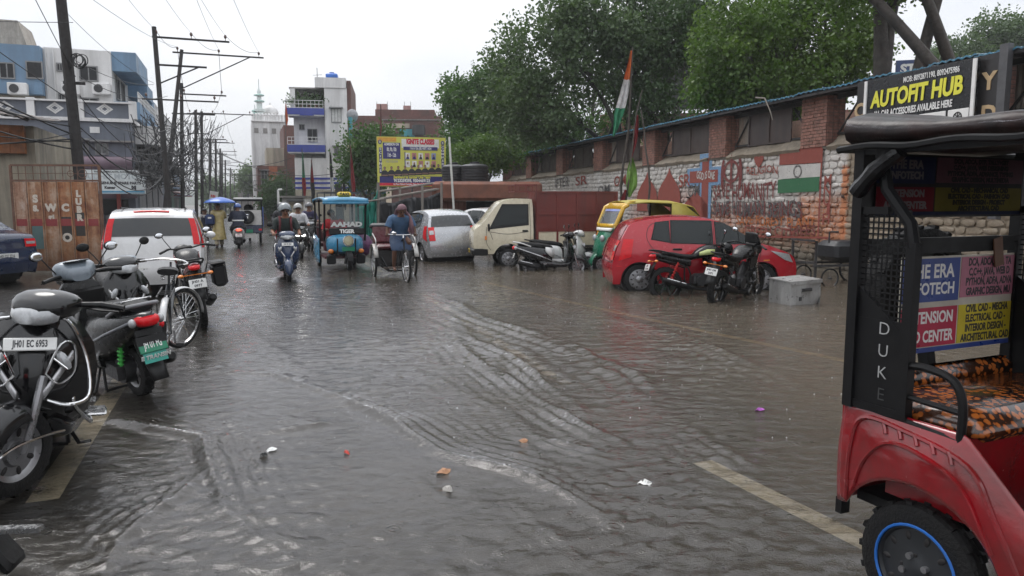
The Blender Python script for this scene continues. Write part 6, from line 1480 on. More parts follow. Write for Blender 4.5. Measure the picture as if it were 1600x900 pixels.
# ---- second: dark green-plated electric scooter seen from behind
DG = M('scooter_charcoal',(.008,.0085,.009),.28,var=.15,coat=.3,dirt=(.018,.017,.016),dfac=.35,spec=.35)
GT = M('cowl_blue_grey',(.17,.2,.23),.3,var=.1,coat=.4)
s2 = scooter('parked_scooter','charcoal electric scooter with green number plate seen from behind',(-3.68,6.62,0),rad(141),DG,stripe=M('stripe_grey',(.22,.23,.25),.3),rear_plate=('JH 01 FG',),plate_col=PLG,green=True,lean=rad(-6),rail_c=M('rail_grey',(.2,.2,.21),.35),steer=rad(8))
q = MB();sloft(q,[(.24,1.0,.08,.05),(.34,1.04,.17,.085),(.45,1.03,.165,.09),(.55,.99,.09,.05)],16,3.2);q.build('dash_cowl',GT,s2,smooth=60);q = MB();q.box((.33,0,1.122),(.13,.2,.012),ry(.18),bev=.004);q.build('dash_screen',M('screen_dark',(.05,.055,.06),.15),s2)
q = MB()
for sg in (-1,1): q.tube([(-.35,sg*.13,.80),(-.62,sg*.13,.83),(-.80,sg*.12,.86)],.008,6)
for x,z in ((-.38,.80),(-.5,.815),(-.62,.83),(-.74,.848)): q.tube([(x,-.13,z),(x,.13,z)],.007,6)
q.build('luggage_grid',STEEL,s2)
text('plate_sticker','E TRANSIN',.05,INKW,s2,frame((-1.0,0,.40),(0,-1,0),(-.35,0,1)),bold=.002);q = MB();q.box((-.985,0,.40),(.008,.19,.1),ry(.34));q.build('teal_sticker',M('sticker_teal',(.02,.3,.24),.35),s2)
q = MB();q.tube([(-.985,0,.49),(-1.0,.0,.53)],.03,8);
# ---- third: black scooter facing the camera behind it
s3 = scooter('parked_scooter','black scooter facing out between the charcoal scooter and the white compact car',(-4.42,8.35,0),rad(-52),NB,stripe=STEEL,steer=rad(20),lean=rad(4),mirrors=(1,1))
q = MB();sloft(q,[(.24,1.0,.06,.03),(.32,1.05,.13,.03),(.42,1.05,.13,.03),(.48,1.02,.07,.02)],16,2.2);q.build('dash_cowl',GT,s3,smooth=60)
# ---- red-tailed motorcycle with pannier
motorcycle('parked_motorcycle','black and red motorcycle with a black side pannier in the left row',(-4.45,10.35,0),rad(118),MBK,M('moto_red',(.22,.012,.02),.2,coat=.8),lean=rad(-7),rear_plate=('JH01 A','0977'),pannier=True,steer=rad(14),front_fairing=MBK)
# ---- corner scooter, only a peg and skirt inside the frame
s5 = scooter('parked_scooter','dark scooter cut by the bottom left corner with one steel footrest showing',(-2.52,2.42,0),rad(-80),NB,lean=rad(-3),mirrors=(0,0))
q = MB();q.bar((-.66,.20,.22),(-.60,.54,.25),.045,.022);q.build('footrest',STEEL,s5);q = MB();q.bar((-.66,.12,.2),(-.66,.30,.22),.05,.05);q.box((-.64,.36,.14),(.16,.2,.06),rx(-.9),bev=.02);q.build('footrest_mount',BLK,s5)
# ---- bicycle
def bicycle(name,label,loc,ang,steer=0.0,lean=0.0,rear=True,parent=None):
    t = thing(name,label,'bicycle',loc,ang,None,(lean,0));rot = rz(steer);piv = Vector((.42,0,.6));st = lambda p: piv + rot @ (Vector(p)-piv)
    wheel(t,st((.56,0,.34)),.34,.042,'spoke',steer,'front_wheel',CHROME);wheel(t,(-.52,0,.34),.34,.042,'spoke',0,'rear_wheel',CHROME)
    FR = M('bicycle_frame',(.02,.025,.03),.3,coat=.4)
    q = MB();bb,sc_,hd,hb,ra = (-.06,0,.29),(-.2,0,.8),(.36,0,.86),(.40,0,.66),(-.52,0,.34)
    for a,b in ((bb,sc_),(sc_,hd),(bb,hb),(hd,hb)): q.tube([a,b],.015,8)
    for sg in (-.05,.05): q.tube([(bb[0],sg*.4,bb[2]),(ra[0],sg,ra[2])],.009,6);q.tube([(sc_[0],sg*.4,sc_[2]),(ra[0],sg,ra[2])],.008,6);q.tube([st((.40,sg*.5,.66)),st((.44,sg,.58)),st((.56,sg,.34))],.011,6)
    q.tube([(-.2,0,.8),(-.225,0,.92)],.012,6);q.build('frame',FR,t)
    q = MB();sloft(q,[(-.38,.95,.10,.035),(-.28,.96,.10,.04),(-.16,.955,.045,.035),(-.06,.95,.025,.025)],12,2.4);q.build('saddle',SEATM,t,smooth=60);q = MB()
    for sg in (-1,1): q.tube([Vector((-.33+.02*math.cos(k),sg*.05+.02*math.sin(k),.86+.003*k)) for k in range(24)],.004,4)
    q.build('saddle_spring',CHROME,t)
    q = MB();q.tube([st((.36,0,.86)),st((.36,0,1.0))],.012,6);q.tube([st(p) for p in spl([(.18,.28,.99),(.30,.26,1.0),(.40,.12,1.02),(.40,-.12,1.02),(.30,-.26,1.0),(.18,-.28,.99)],4)],.011,6);q.build('handlebar',CHROME,t)
    q = MB()
    for sg in (-1,1): q.tube([st((.2,sg*.275,.99)),st((.10,sg*.29,.985))],.016,6)
    q.build('grip',BLK,t)
    for c,a0,a1,nm in (((-.52,.34),.25,3.3,'rear_mudguard'),((.56,.34),.1,2.5,'front_mudguard')):
        q = MB();rings = []
        for a in np.linspace(a0,a1,14):
            row = [Vector((c[0]+(.375-.02*abs(s))*math.cos(a),.032*s,c[1]+(.375-.02*abs(s))*math.sin(a))) for s in (-1,-.4,.4,1)];rings.append([st(p) for p in row] if c[0] > 0 else row)
        q.loft(rings,closed=False,caps=False);q.build(nm,M('mudguard_white',(.6,.6,.6),.3,coat=.3) if True else FR,t,sol=.004)
    q = MB();q.tube([Vector((-.86,0,.52)),Vector((-.92,0,.22)),Vector((-.9,0,.16))],[.05,.075,.06],8,flat=.35);q.build('mud_flap',BLK,t)
    q = MB();q.ell((-.90,0,.50),(.02,.028,.035),None,10,6);q.build('reflector',REDL,t)
    q = MB();q.torus((bb[0],.04,bb[2]),.09,.006,'y',24,4)
    for sg in (-1,1): q.bar((bb[0],sg*.05,bb[2]),(bb[0]+sg*.12,sg*.07,bb[2]-.1),.018);q.box((bb[0]+sg*.13,sg*.12,bb[2]-.11),(.09,.08,.025))
    q.bar((bb[0],.04,bb[2]+.09),(ra[0],.04,ra[2]+.03),.008);q.bar((bb[0],.04,bb[2]-.09),(ra[0],.04,ra[2]-.03),.008);q.build('crank',DARKM,t)
    if rear:
        q = MB();q.bar((-.25,.06,.78),(-.8,.06,.74),.012);q.bar((-.25,-.06,.78),(-.8,-.06,.74),.012);q.bar((-.78,.06,.74),(-.52,.06,.34),.01);q.bar((-.78,-.06,.74),(-.52,-.06,.34),.01)
        for x in (-.4,-.55,-.7): q.bar((x,-.06,.76),(x,.06,.76),.01)
        q.tube([(-.5,.06,.34),(-.62,.2,.03)],.009,6);q.build('carrier',DARKM,t)
    return t
bk = bicycle('parked_bicycle','old bicycle with pale mudguards leaning in the left row of two-wheelers',(-3.70,7.80,0),rad(110),steer=rad(-34),lean=rad(4))
# ================================================================== E-RICKSHAWS AND CYCLE RICKSHAW
def mesh_panel(nm,m,par,o,u,v,nu,nv,th=.006):
    """square wire mesh spanned by vectors u and v from o: one part"""
    q = MB();o,u,v = Vector(o),Vector(u),Vector(v);nrm = u.cross(v).normalized()
    for i in range(nu+1): q.bar(o+u*i/nu,o+u*i/nu+v,th,th*.6,up=nrm)
    for j in range(nv+1): q.bar(o+v*j/nv,o+v*j/nv+u,th,th*.6,up=nrm)
    return q.build(nm,m,par,smooth=0)
# ---- the near red one: local x = heading (towards the viewer's right), y = its left (far side); we see its right flank (y = -.5)
HD = math.atan2(-.911,.413)
ER = thing('electric_rickshaw','red and black electric rickshaw with mesh panels, leopard print seat and course poster','e-rickshaw',Vector((1.405,3.02,0)),HD)
# rear right corner is the local origin (x=0, y=0); the body extends to +x forward and +y to its left
RED = M('rickshaw_red',(.24,.005,.010),.18,var=.12,coat=.8,dirt=(.07,.02,.016),dfac=.5,dscale=4,bump=.1,bscale=30);BLM = M('rickshaw_black',(.005,.005,.006),.5,var=.2,dirt=(.012,.011,.010),dfac=.4,spec=.25)
LEO = bpy.data.materials.new('leopard_vinyl');t_ = NT(LEO);v_ = t_.pos();vo = t_.n('TexVoronoi',i_Scale=34.0,i_Randomness=.9);t_.l(v_,vo.inputs['Vector']);n_ = t_.noise(46,3,.6,v_)
a_ = t_.math('ADD',vo.outputs['Distance'],t_.math('MULTIPLY',n_,.35));sp_ = t_.ramp(a_,[(.50,(.55,.16,.03)),(.60,(.40,.10,.018)),(.66,(.012,.007,.005))])
t_.set(Base_Color=t_.mix(t_.mrange(t_.noise(3,3,.6,v_),.3,.7,0,.5),sp_,(.1,.03,.01)),Roughness=.2,Coat_Weight=.6,Coat_Roughness=.12,Normal=t_.bump(t_.noise(9,3,.6,v_),.35,.02))
Wd = 1.02;ZBELT = .83;ZR = 1.86
# flank panel: pressed red skirt with wheel arch, ribs
def skirt(y,sg):
    q = MB();ax,az,Ra = .36,.24,.33
    def fn(u,v):
        x = -.0+1.02*u;d = x-ax
        zb = .40
        if x > ax+.05: zb = .40 - max(0,(x-ax-.28))*.75
        if abs(d) < Ra+.03: zb = max(zb,az + math.sqrt(max(0,(Ra+.02)**2-d*d))*1.0)
        zt = ZBELT - (.0 if x < .52 else (x-.52)*.95)
        zt = max(zt,zb+.10)
        z = zb+(zt-zb)*v
        out = .055*math.exp(-((x-ax)/.34)**2)*(1-v)**1.3 + .02*math.sin(v*PI)
        return Vector((x,y - sg*out*1.0,z))
    q.grid(fn,40,14);o = q.build('skirt_panel',RED,ER,smooth=50,sol=.008)
    def on(x,v,d=.008): p = fn(x/1.02,v);return Vector((p.x,p.y - sg*d,p.z))
    q = MB();q.tube(spl([on(.05,.05),on(.06,.55),on(.10,.86),(on(.30,.80)),on(.55,.72),on(.66,.55),on(.80,.1)],6),.010,6,flat=1);q.build('pressed_ridge',RED,o)
    q = MB();q.tube(spl([on(.08,.05),on(.14,.35),on(.24,.58),on(.40,.52),on(.55,.40),on(.66,.1)],6),.009,6);q.build('pressed_ridge',RED,o)
    for k in range(5): q = MB();x = .20+.07*k;q.tube(spl([on(x,.84-.03*k),on(x+.012,.78-.03*k),on(x+.022,.70-.03*k)],3),.008,6);q.build('pressed_rib',RED,o)
    return fn
skirt(0,1);skirt(Wd,-1)
q = MB();q.box((-.005,Wd/2,.62),(.02,Wd,.44));q.build('tail_panel',RED,ER)
q = MB();q.box((.0,.012,.37),(.03,.05,.07));q.build('rubber_stop',BLK,ER)
q = MB();q.box((.36,Wd/2,.42),(.66,Wd-.12,.04));q.build('floor',BLM,ER)
for y in (.035,Wd-.035): 
    w_ = wheel(ER,(.36,y,.25),.25,.095,'steel',0,'rear_wheel',M('rim_dark',(.02,.022,.025),.4))
    q = MB();q.torus((0,-.046 if y < .5 else .046,0),.168,.006,'y',32,6);q.build('blue_rim_line',M('blue_line',(.02,.14,.5),.35),w_)
    q = MB()
    for k in range(4): a = k*PI/2+.4;q.lathe([(.001,-.055),(.013,-.055),(.013,-.03),(.001,-.03)],(.05*math.cos(a),0,.05*math.sin(a)),'y',8)
    if y < .5: stuff(q.build('wheel_nuts',ALLOY,w_))
q = MB();q.bar((.36,0,.25),(.36,Wd,.25),.06);q.build('axle',DARKM,ER)
# black upper frame: corner panels with mesh and DUKE lettering, both sides
for y,sg in ((0,1),(Wd,-1)):
    q = MB();q.bar((.02,y,ZBELT-.02),(.02,y,ZR),.045,.045);q.bar((.27,y,ZBELT+.0),(.27,y,1.50),.04,.04);q.tube([(.27,y,1.48),(.25,y,1.57),(.14,y,1.70),(.10,y,ZR)],.024,8)
    q.bar((.02,y,1.62),(.16,y,1.62),.03);q.box((.145,y,ZBELT+.17),(.25,.016,.38));q.box((.145,y,ZBELT+.0),(.29,.03,.03));q.prism([(.03,1.01),(.26,1.01),(.26,1.12),(.03,1.32)],.014,'xz',y)
    q.bar((.02,y,1.32),(.26,y,1.13),.02)
    fr = q.build('corner_frame',BLM,ER)
    mesh_panel('wire_mesh',BLM,fr,(.04,y,1.02),(.21,0,0),(0,0,.60),9,26,.006)
    q = MB();q.tube(spl([(.27,y,ZBELT+.20),(.36,y,ZBELT+.205),(.46,y,ZBELT+.18),(.50,y,ZBELT+.10),(.50,y,ZBELT-.04)],5),.016,8);q.tube([(.27,y,ZBELT+.08),(.49,y,ZBELT+.07)],.012,8);q.tube([(.02,y,ZBELT),(.5,y,ZBELT-.03)],.014,8);q.build('arm_rail',BLM,ER)
for k,ch in enumerate('DUKE'):
    text('lettering',ch,.072,M('letter_grey_paint',(.4,.4,.4),.4) if k < 3 else M('letter_faint',(.07,.07,.07),.4),ER,frame((.17,-.0095,1.155-.088*k),(1,0,0),(0,0,1)),.001,bold=-.001)
# seat: cushion and backrest in leopard vinyl
q = MB();q.box((.30,Wd/2,.82),(.48,Wd-.1,.14),bev=.06);q.build('seat_cushion',LEO,ER,smooth=60);q = MB();q.box((.34,Wd/2,.64),(.34,Wd-.1,.32));q.build('seat_box',RED,ER)
q = MB();q.box((.06,Wd/2,.90),(.07,Wd-.12,.10),bev=.03);q.build('backrest',LEO,ER,smooth=60)
q = MB();q.bar((.03,.02,1.49),(.03,Wd-.02,1.49),.025);q.bar((.0,.02,1.13),(.0,Wd-.02,1.13),.02);q.build('rear_rail',BLM,ER)
# posters on the inside of the rear: lower hung panel, upper one under the roof
PB_ = M('poster_blue',(.03,.06,.25),.35);PR_ = M('poster_red',(.42,.02,.06),.35);PP_ = M('poster_pink',(.42,.16,.22),.4);PY_ = M('poster_yellow',(.55,.45,.03),.4);INKW_,INK_ = INKW,INK
def poster(par,x,y0,y1,z0,z1,dim=False,cut=9):
    PB,PR,PP,PY,INKW,INK,KG = [M('dim_'+m.name,c,.8,spec=.1) for m,c in zip((PB_,PR_,PP_,PY_,INKW_,INK_,PB_),((.01,.014,.04),(.10,.008,.014),(.08,.035,.045),(.09,.075,.01),(.13,.12,.12),(.01,.01,.01),(.03,.03,.03)))] if dim else (PB_,PR_,PP_,PY_,INKW_,INK_,None)  # dim set: roof shade and tinted film painted in as darker poster colours
    """course poster facing forward (+x); lettering runs towards -y seen from the front"""
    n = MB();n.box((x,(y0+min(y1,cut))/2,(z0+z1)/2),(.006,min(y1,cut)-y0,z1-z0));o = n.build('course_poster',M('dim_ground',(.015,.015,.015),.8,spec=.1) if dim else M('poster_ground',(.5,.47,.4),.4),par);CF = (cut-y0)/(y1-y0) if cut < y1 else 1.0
    W_,H_ = y1-y0,z1-z0
    # seen from inside, the left edge is the near flank (y0)
    def pan(a,b,c,d,m,e): b = min(b,CF);q = MB();q.box((x+.003+e,y0+W_*(a+b)/2,z0+H_*(c+d)/2),(.002,W_*(b-a),H_*(d-c)));return q.build('poster_panel',m,o)
    pan(.0,.37,.53,.98,PB,.001);pan(.38,1,.55,.98,PP,.001);pan(0,.37,.06,.47,PR,.001);pan(.38,1,.06,.47,PY,.001);pan(0,1,.0,.05,PB,.001)
    def tx(s,a,b,m,h,wd): 
        text('poster_lettering',s,h*H_,m,o,frame((x+.0052,y0+W_*a,z0+H_*b),(0,1,0),(0,0,1)),.0004,bold=.002,sx=min(1,wd*W_/(len(s)*h*H_*.66)))
    tx('THE ERA',.185,.84,INKW,.2,.35);tx('INFOTECH',.185,.66,INKW,.17,.34);tx('EXTENSION',.185,.36,INKW,.17,.35);tx('AND CENTER',.185,.16,INKW,.17,.35)
    for k,s in enumerate(('DCA, ADCA, DTP, TALLY+GST','C,C++, JAVA, WEB DESIGNING','PYTHON, ADFA, ADVANCE, TYPING','GRAPHIC DESIGN, MULTIMEDIA')): tx(s[:18] if CF < 1 else s,.69 if CF == 1 else .575,.92-.105*k,INK,.11,.58 if CF == 1 else .37)
    for k,s in enumerate(('CIVIL CAD - MECHANICAL CAD','ELECTRICAL CAD - FASHION CAD','INTERIOR DESIGN - PROJECT','ARCHITECTURAL CAD')): tx(s[:17] if CF < 1 else s,.69 if CF == 1 else .575,.42-.105*k,INK,.11,.58 if CF == 1 else .37)
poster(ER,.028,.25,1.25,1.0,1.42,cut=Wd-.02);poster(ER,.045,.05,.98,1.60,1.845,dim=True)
q = MB();q.box((.03,Wd/2,1.465),(.014,Wd-.08,.06));q.box((.035,Wd/2,1.72),(.012,Wd-.02,.26));q.build('rear_crossbar',BLM,ER);q = MB();q.box((.044,.86,1.43),(.006,.06,.13),rx(.2));q.build('brown_tape',M('tape_brown',(.16,.08,.045),.4),ER)
# roof: padded black cover with plastic sheet over it
q = MB();sl = []
for x in np.linspace(-.03,1.9,22):
    ring = []
    for k in range(20):
        a = 2*PI*k/20;e = 3.5;cs,sn = math.cos(a),math.sin(a)
        y = Wd/2 + (Wd/2+.06)*math.copysign(abs(cs)**(2/e),cs);th_ = .048 + .034*math.exp(-max(0,x)/.22);z = ZR - .002 + th_ + (th_ + .012*noise.noise(Vector((x*4,k*.7,2))))*math.copysign(abs(sn)**(2/e),sn) + .018*noise.noise(Vector((x*3,k*.5,7)))
        ring.append(Vector((x,y,z)))
    sl.append(ring)
q.loft(sl);q.build('roof_cover',M('roof_vinyl',(.009,.008,.0085),.45,var=.5,scale=2.5,coat=.1,spec=.3,dirt=(.07,.02,.014),dfac=.3,dscale=3,bump=.6,bscale=7),ER,smooth=70)
q = MB();
for y in (-.07,Wd+.07): q.tube([(x,y + .004*math.sin(x*30),ZR+.005+.006*math.sin(x*17)) for x in np.linspace(-.04,1.9,40)],.014,6)
q.tube([(-.04,y,ZR+.005) for y in np.linspace(-.07,Wd+.07,20)],.014,6);q.build('roof_piping',BLM,ER)
PL = bpy.data.materials.new('clear_plastic_sheet');t_ = NT(PL);t_.set(Base_Color=(.55,.55,.6),Roughness=.12,Alpha=t_.mrange(t_.noise(7,5,.7,t_.pos(),1.0),.5,.8,.03,.28),Normal=t_.bump(t_.noise(6,4,.6,t_.pos(),1.5),.8,.05))
q = MB();q.grid(lambda u,v: Vector((-.02+1.9*u,-.065+.36*v,ZR+.05+.05*math.exp(-1.9*u/.22)+.045*math.sin(v*PI/2)**.5+.012*noise.noise(Vector((u*14,v*5,1))))),60,10);q.build('plastic_sheet',PL,ER,smooth=70)
# rolled rain curtain tied at the corner
q = MB();q.tube(spl([(.22,-.04,ZR-.015),(.15,-.045,ZR-.06),(.09,-.045,ZR-.11),(.03,-.04,ZR-.17)],4),[.032+.003*math.sin(k*1.3) for k in range(13)],10);q.build('rolled_curtain',M('curtain_vinyl',(.007,.007,.008),.35,coat=.2,spec=.3,bump=.6,bscale=14),ER)
# spare wheel outside the tail, front post far out of frame
sw = wheel(ER,(-.13,.56,1.26),.285,.13,'steel',rad(90),'spare_wheel',M('rim_dark',(.02,.022,.025),.4));
q = MB();q.bar((-.02,.56,.75),(-.1,.56,1.2),.05);q.build('spare_bracket',BLM,ER)
q = MB()
for y in (0,Wd): q.bar((1.75,y,.6),(1.55,y,ZR),.04);q.bar((0,y,ZR),(1.7,y,ZR),.04)
q.bar((1.55,0,ZR),(1.55,Wd,ZR),.04);q.build('roof_frame',BLM,ER)
q = MB();q.box((1.15,Wd/2,.40),(1.0,Wd-.1,.05));q.box((.95,Wd/2,.62),(.3,Wd-.12,.4));q.build('front_platform',RED,ER)
q = MB();sloft(q,[(1.7,.8,.45,.38),(1.95,.78,.38,.34),(2.15,.7,.22,.26)],16,3,plane='yz');q.xf(Matrix.Translation((0,Wd/2,0)));q.build('nose',RED,ER,smooth=60)
wheel(ER,(2.15,Wd/2,.25),.25,.095,'steel',0,'front_wheel',M('rim_dark',(.02,.022,.025),.4))
# ---- the blue one coming towards us
SKY_ = M('rickshaw_sky_blue',(.05,.25,.42),.25,var=.1,coat=.6,dirt=(.05,.09,.12),dfac=.35)
BE = thing('electric_rickshaw','sky blue electric rickshaw with driver in red, driving towards us through the flood','e-rickshaw',Vector((-4.48,19.2,-.04)),rad(-69))
t = BE
q = MB();q.loft([[Vector((x,s*.55,z-.03*s*s)) for s in np.linspace(-1,1,9)] for x,z in ((1.18,1.74),(1.1,1.80),(.3,1.84),(-1.15,1.80),(-1.2,1.74))],closed=False,caps=False);q.build('roof',SKY_,t,sol=.05)
q = MB();q.box((1.15,0,1.69),(.10,1.12,.07),bev=.02);q.build('roof_lip',SKY_,t);q = MB();q.box((.9,.0,1.90),(.10,.34,.13),bev=.04);tb = q.build('taxi_sign',M('sign_amber',(.6,.42,.02),.4),t)
text('sign_lettering','TAXI',.1,INK,tb,frame((.953,0,1.90),(0,1,0),(0,0,1)),bold=.004)
q = MB()
for x in (.7,-.9): q.bar((x,-.45,1.95),(x,.45,1.95),.03)
for y in (-.45,.45): q.bar((.7,y,1.95),(-.9,y,1.95),.03);q.bar((.7,y,1.82),(.7,y,1.95),.025);q.bar((-.9,y,1.82),(-.9,y,1.95),.025)
q.build('roof_carrier',DARKM,t)
q = MB()
for y in (-.5,.5): q.bar((.82,y,.75),(1.08,y,1.72),.045);q.bar((-.1,y,.5),(-.1,y,1.75),.04);q.bar((-1.1,y,.5),(-1.1,y,1.75),.045);q.bar((-.1,y,1.05),(-1.1,y,1.05),.03)
q.bar((1.08,-.5,1.7),(1.08,.5,1.7),.04);q.build('cabin_frame',BLM,t)
q = MB();q.grid(lambda u,v: Vector((.90+.17*v,-.36+.80*u,1.0+.60*v)),6,4);q.build('windscreen',CLRG,t)
q = MB();q.box((.93,.04,.985),(.05,.86,.17),ry(-.25),bev=.02);vs = q.build('name_board',BLM,t)
text('name_lettering','TIGER',.13,INKW,vs,frame((.965,.04,.985),(0,1,0),(-.25,0,1)),bold=.006);text('name_lettering','AAHAD',.16,INKW,t,frame((.955,.04,1.155),(0,1,0),(.27,0,1)),bold=.01,sx=1.35)
q = MB();sloft(q,[(.84,.66,.46,.26),(.98,.68,.40,.24),(1.10,.66,.26,.18)],18,3.2);q.build('nose',SKY_,t,smooth=60)
for sg in (-1,1): q = MB();q.prism([(.82,.36),(1.1,.40),(1.12,.80),(.9,.92)],.03,'xz',sg*.22);q.build('nose_rib',BLM,t);q = MB();q.ell((1.02,sg*.37,.50),(.05,.07,.06),None,12,7);q.build('turn_lamp',AMB,t);q = MB();q.box((.98,sg*.36,.30),(.12,.22,.24),bev=.03);q.build('leg_guard',BLM,t)
q = MB();q.lathe([(.001,.0),(.10,-.01),(.125,-.05),(.12,-.12)],(0,0,0),'x',20);q.xf(Matrix.Translation((1.2,.04,.76)) @ Matrix.Diagonal((1,1,1,1)));q.build('headlight',M('lamp_ivory',(.5,.46,.3),.2,coat=.7),t);q = MB();q.torus((1.17,.04,.76),.125,.014,'x',22,6);q.build('lamp_ring',CHROME,t)
q = MB();q.box((1.13,.04,.56),(.06,.3,.1));q.build('green_plate',PLG,t);q = MB();q.bar((1.05,.04,.62),(1.18,-.05,.2),.05);q.bar((1.05,.04,.62),(1.18,.13,.2),.05);q.loft([[Vector((1.16+.3*math.cos(a),.04+.07*s,.22+.3*math.sin(a))) for s in (-1,0,1)] for a in np.linspace(.2,2.6,9)],closed=False,caps=False);q.build('front_fork',BLM,t);q = MB();q.box((1.3,.04,.44),(.02,.13,.05));q.build('fender_badge',STEEL,t)
wheel(t,(1.16,.04,.22),.22,.09,'steel',0,'front_wheel')
for sg in (-1,1):
    q = MB();q.grid(lambda u,v: Vector((-1.2+1.25*u,sg*(.54+.06*math.sin(u*PI)*(1-v)),(.16+.26*math.exp(-((u-.35)/.3)**4)) + (.78-.42*math.exp(-((u-.35)/.3)**4)*.6)*v*.8)),14,6);q.build('side_panel',SKY_,t,sol=.015)
    wheel(t,(-.76,sg*.46,.22),.22,.09,'steel',0,'rear_wheel')
q = MB();q.box((-.1,0,.34),(2.0,1.0,.06));q.box((-.75,0,.6),(.5,.95,.12),bev=.03);q.box((-1.02,0,.9),(.12,.95,.5),bev=.03);q.box((.3,0,.62),(.32,.9,.3),bev=.03);q.box((.10,0,.95),(.08,.9,.35),bev=.03);q.build('seats',M('seat_maroon',(.08,.015,.02),.4),t)
q = MB();q.tube([(.78,-.22,1.02),(.80,0,1.0),(.78,.30,1.02)],.014,6);q.tube([(.80,.04,1.0),(.95,.04,.7)],.025,6);q.build('handlebar',BLM,t)
# cloth bundle tied on its side
bd = thing('cloth_bundle','purple wet cloth bundle tied on the flank of the blue electric rickshaw','bundle',BE.location + Vector((.62,-.25,.62)),0)
q = MB();rn = [[Vector((.26*rr*math.cos(a)*(1+.3*noise.noise(Vector((a,z,1)))),.22*rr*math.sin(a)*(1+.3*noise.noise(Vector((a,z,5)))),z)) + Vector((.1*noise.noise(Vector((z*4,2,1))),0,0)) for a in np.linspace(0,2*PI,19)[:-1]] for z,rr in ((-.28,.4),(-.2,.9),(-.05,1.1),(.1,1.0),(.22,.7),(.3,.25))]
q.loft(rn);q.build('cloth',M('purple_cloth',(.07,.02,.085),.5,var=.6,scale=9,dirt=(.3,.1,.2),dfac=.4,dscale=8,bump=.6,bscale=12),bd,smooth=60)
# ---- white-backed e-rickshaw going away
t = thing('electric_rickshaw','white-backed electric rickshaw with a spare tyre driving away down the street','e-rickshaw',Vector((-11.35,31.9,-.02)),rad(109))
WB = M('rickshaw_white',(.6,.58,.56),.35,dirt=(.3,.28,.26),dfac=.3)
q = MB();q.box((-1.1,0,1.06),(.05,1.05,.62));q.build('rear_panel',WB,t);q = MB();q.box((-.1,0,1.84),(2.2,1.15,.09),bev=.03);q.build('roof',M('roof_grey',(.4,.4,.4),.4),t);q = MB();q.box((-1.15,0,1.77),(.06,1.17,.05));q.box((-.1,0,1.76),(2.18,1.12,.05));q.build('roof_lip',BLM,t)
q = MB()
for y in (-.52,.52): q.bar((-1.1,y,.4),(-1.1,y,1.78),.05);q.bar((.9,y,.4),(.9,y,1.78),.045);q.bar((-.1,y,.4),(-.1,y,1.78),.04)
for y in (-.25,0,.25): q.bar((-1.1,y,1.36),(-1.1,y,1.78),.02)
q.build('cabin_frame',BLM,t);q = MB();q.box((-.2,0,.57),(1.9,1.08,.36),bev=.04);q.build('body',BLUEP,t);q = MB();q.box((-1.16,0,.50),(.03,.3,.14));q.build('plate_green',PLG,t)
wheel(t,(-1.22,.05,1.08),.28,.14,'steel',rad(90),'spare_wheel',DARKM);q = MB();q.box((-1.3,.10,1.08),(.02,.16,.1));q.build('hub_sticker',INKW,t)
for y in (-.44,.44): wheel(t,(-.8,y,.24),.24,.1,'steel',0,'rear_wheel');q = MB();q.box((-1.14,y,.56),(.03,.12,.07));q.build('tail_lamp',REDL,t)
wheel(t,(1.0,0,.24),.24,.1,'steel',0,'front_wheel');q = MB();q.box((-1.12,0,.32),(.02,.5,.22));q.build('mud_flap',WB,t);q = MB();q.grid(lambda u,v: Vector((-1.0+1.6*u,-.56-.03*math.sin(u*12),.65+.85*v)),16,4);q.build('side_curtain',M('curtain_blue',(.02,.09,.36),.4),t,sol=.008);q = MB();q.box((-.7,0,1.0),(.2,.95,.5));q.box((.1,0,1.35),(.3,.4,.5),bev=.1);q.build('seats',BLM,t)
# ---- cycle rickshaw (front wheel at +x)
CR = thing('cycle_rickshaw','black cycle rickshaw with maroon bench pedalled towards us through the water','cycle rickshaw',Vector((-2.62,16.65,-.05)),rad(-71));t = CR
wheel(t,(1.18,0,.36),.36,.045,'spoke',rad(3),'front_wheel',CHROME)
for y in (-.46,.46): wheel(t,(-.32,y,.36),.36,.05,'spoke',0,'rear_wheel',CHROME)
q = MB()
for a,b in (((.9,0,.95),(.98,0,.70)),((.9,0,.93),(.42,0,.82)),((.98,0,.70),(.48,0,.36)),((.42,0,.88),(.48,0,.36)),((.48,0,.36),(-.3,0,.36)),((.42,0,.8),(-.05,0,.55))): q.tube([a,b],.018,8)
for sg in (-1,1): q.tube([(.97,sg*.05,.72),(1.18,sg*.05,.36)],.013,6);q.bar((.1,sg*.36,.30),(-.75,sg*.36,.42),.04);q.bar((-.32,sg*.36,.36),(-.32,sg*.36,.62),.035);q.bar((.1,sg*.36,.30),(.30,sg*.22,.20),.035);q.bar((.3,sg*.22,.2),(.1,sg*.36,.5),.03)
q.bar((-.32,-.5,.36),(-.32,.5,.36),.035);q.bar((.30,-.24,.20),(.30,.24,.20),.035);q.bar((.1,-.36,.30),(.1,.36,.30),.03);q.build('frame',BLM,t)
q = MB();q.tube(spl([(.62,.30,1.02),(.72,.28,1.03),(.86,.12,1.02),(.86,-.12,1.02),(.72,-.28,1.03),(.62,-.30,1.02)],4),.012,7);q.tube([(.9,0,.9),(.87,0,1.02)],.014,6);q.build('handlebar',CHROME,t)
q = MB();q.ell((.84,-.19,1.06),(.05,.06,.035),None,10,7);q.build('bell',CHROME,t);q = MB();sloft(q,[(.28,.92,.10,.035),(.40,.93,.09,.04),(.56,.92,.03,.025)],12,2.4);q.build('saddle',SEATM,t)
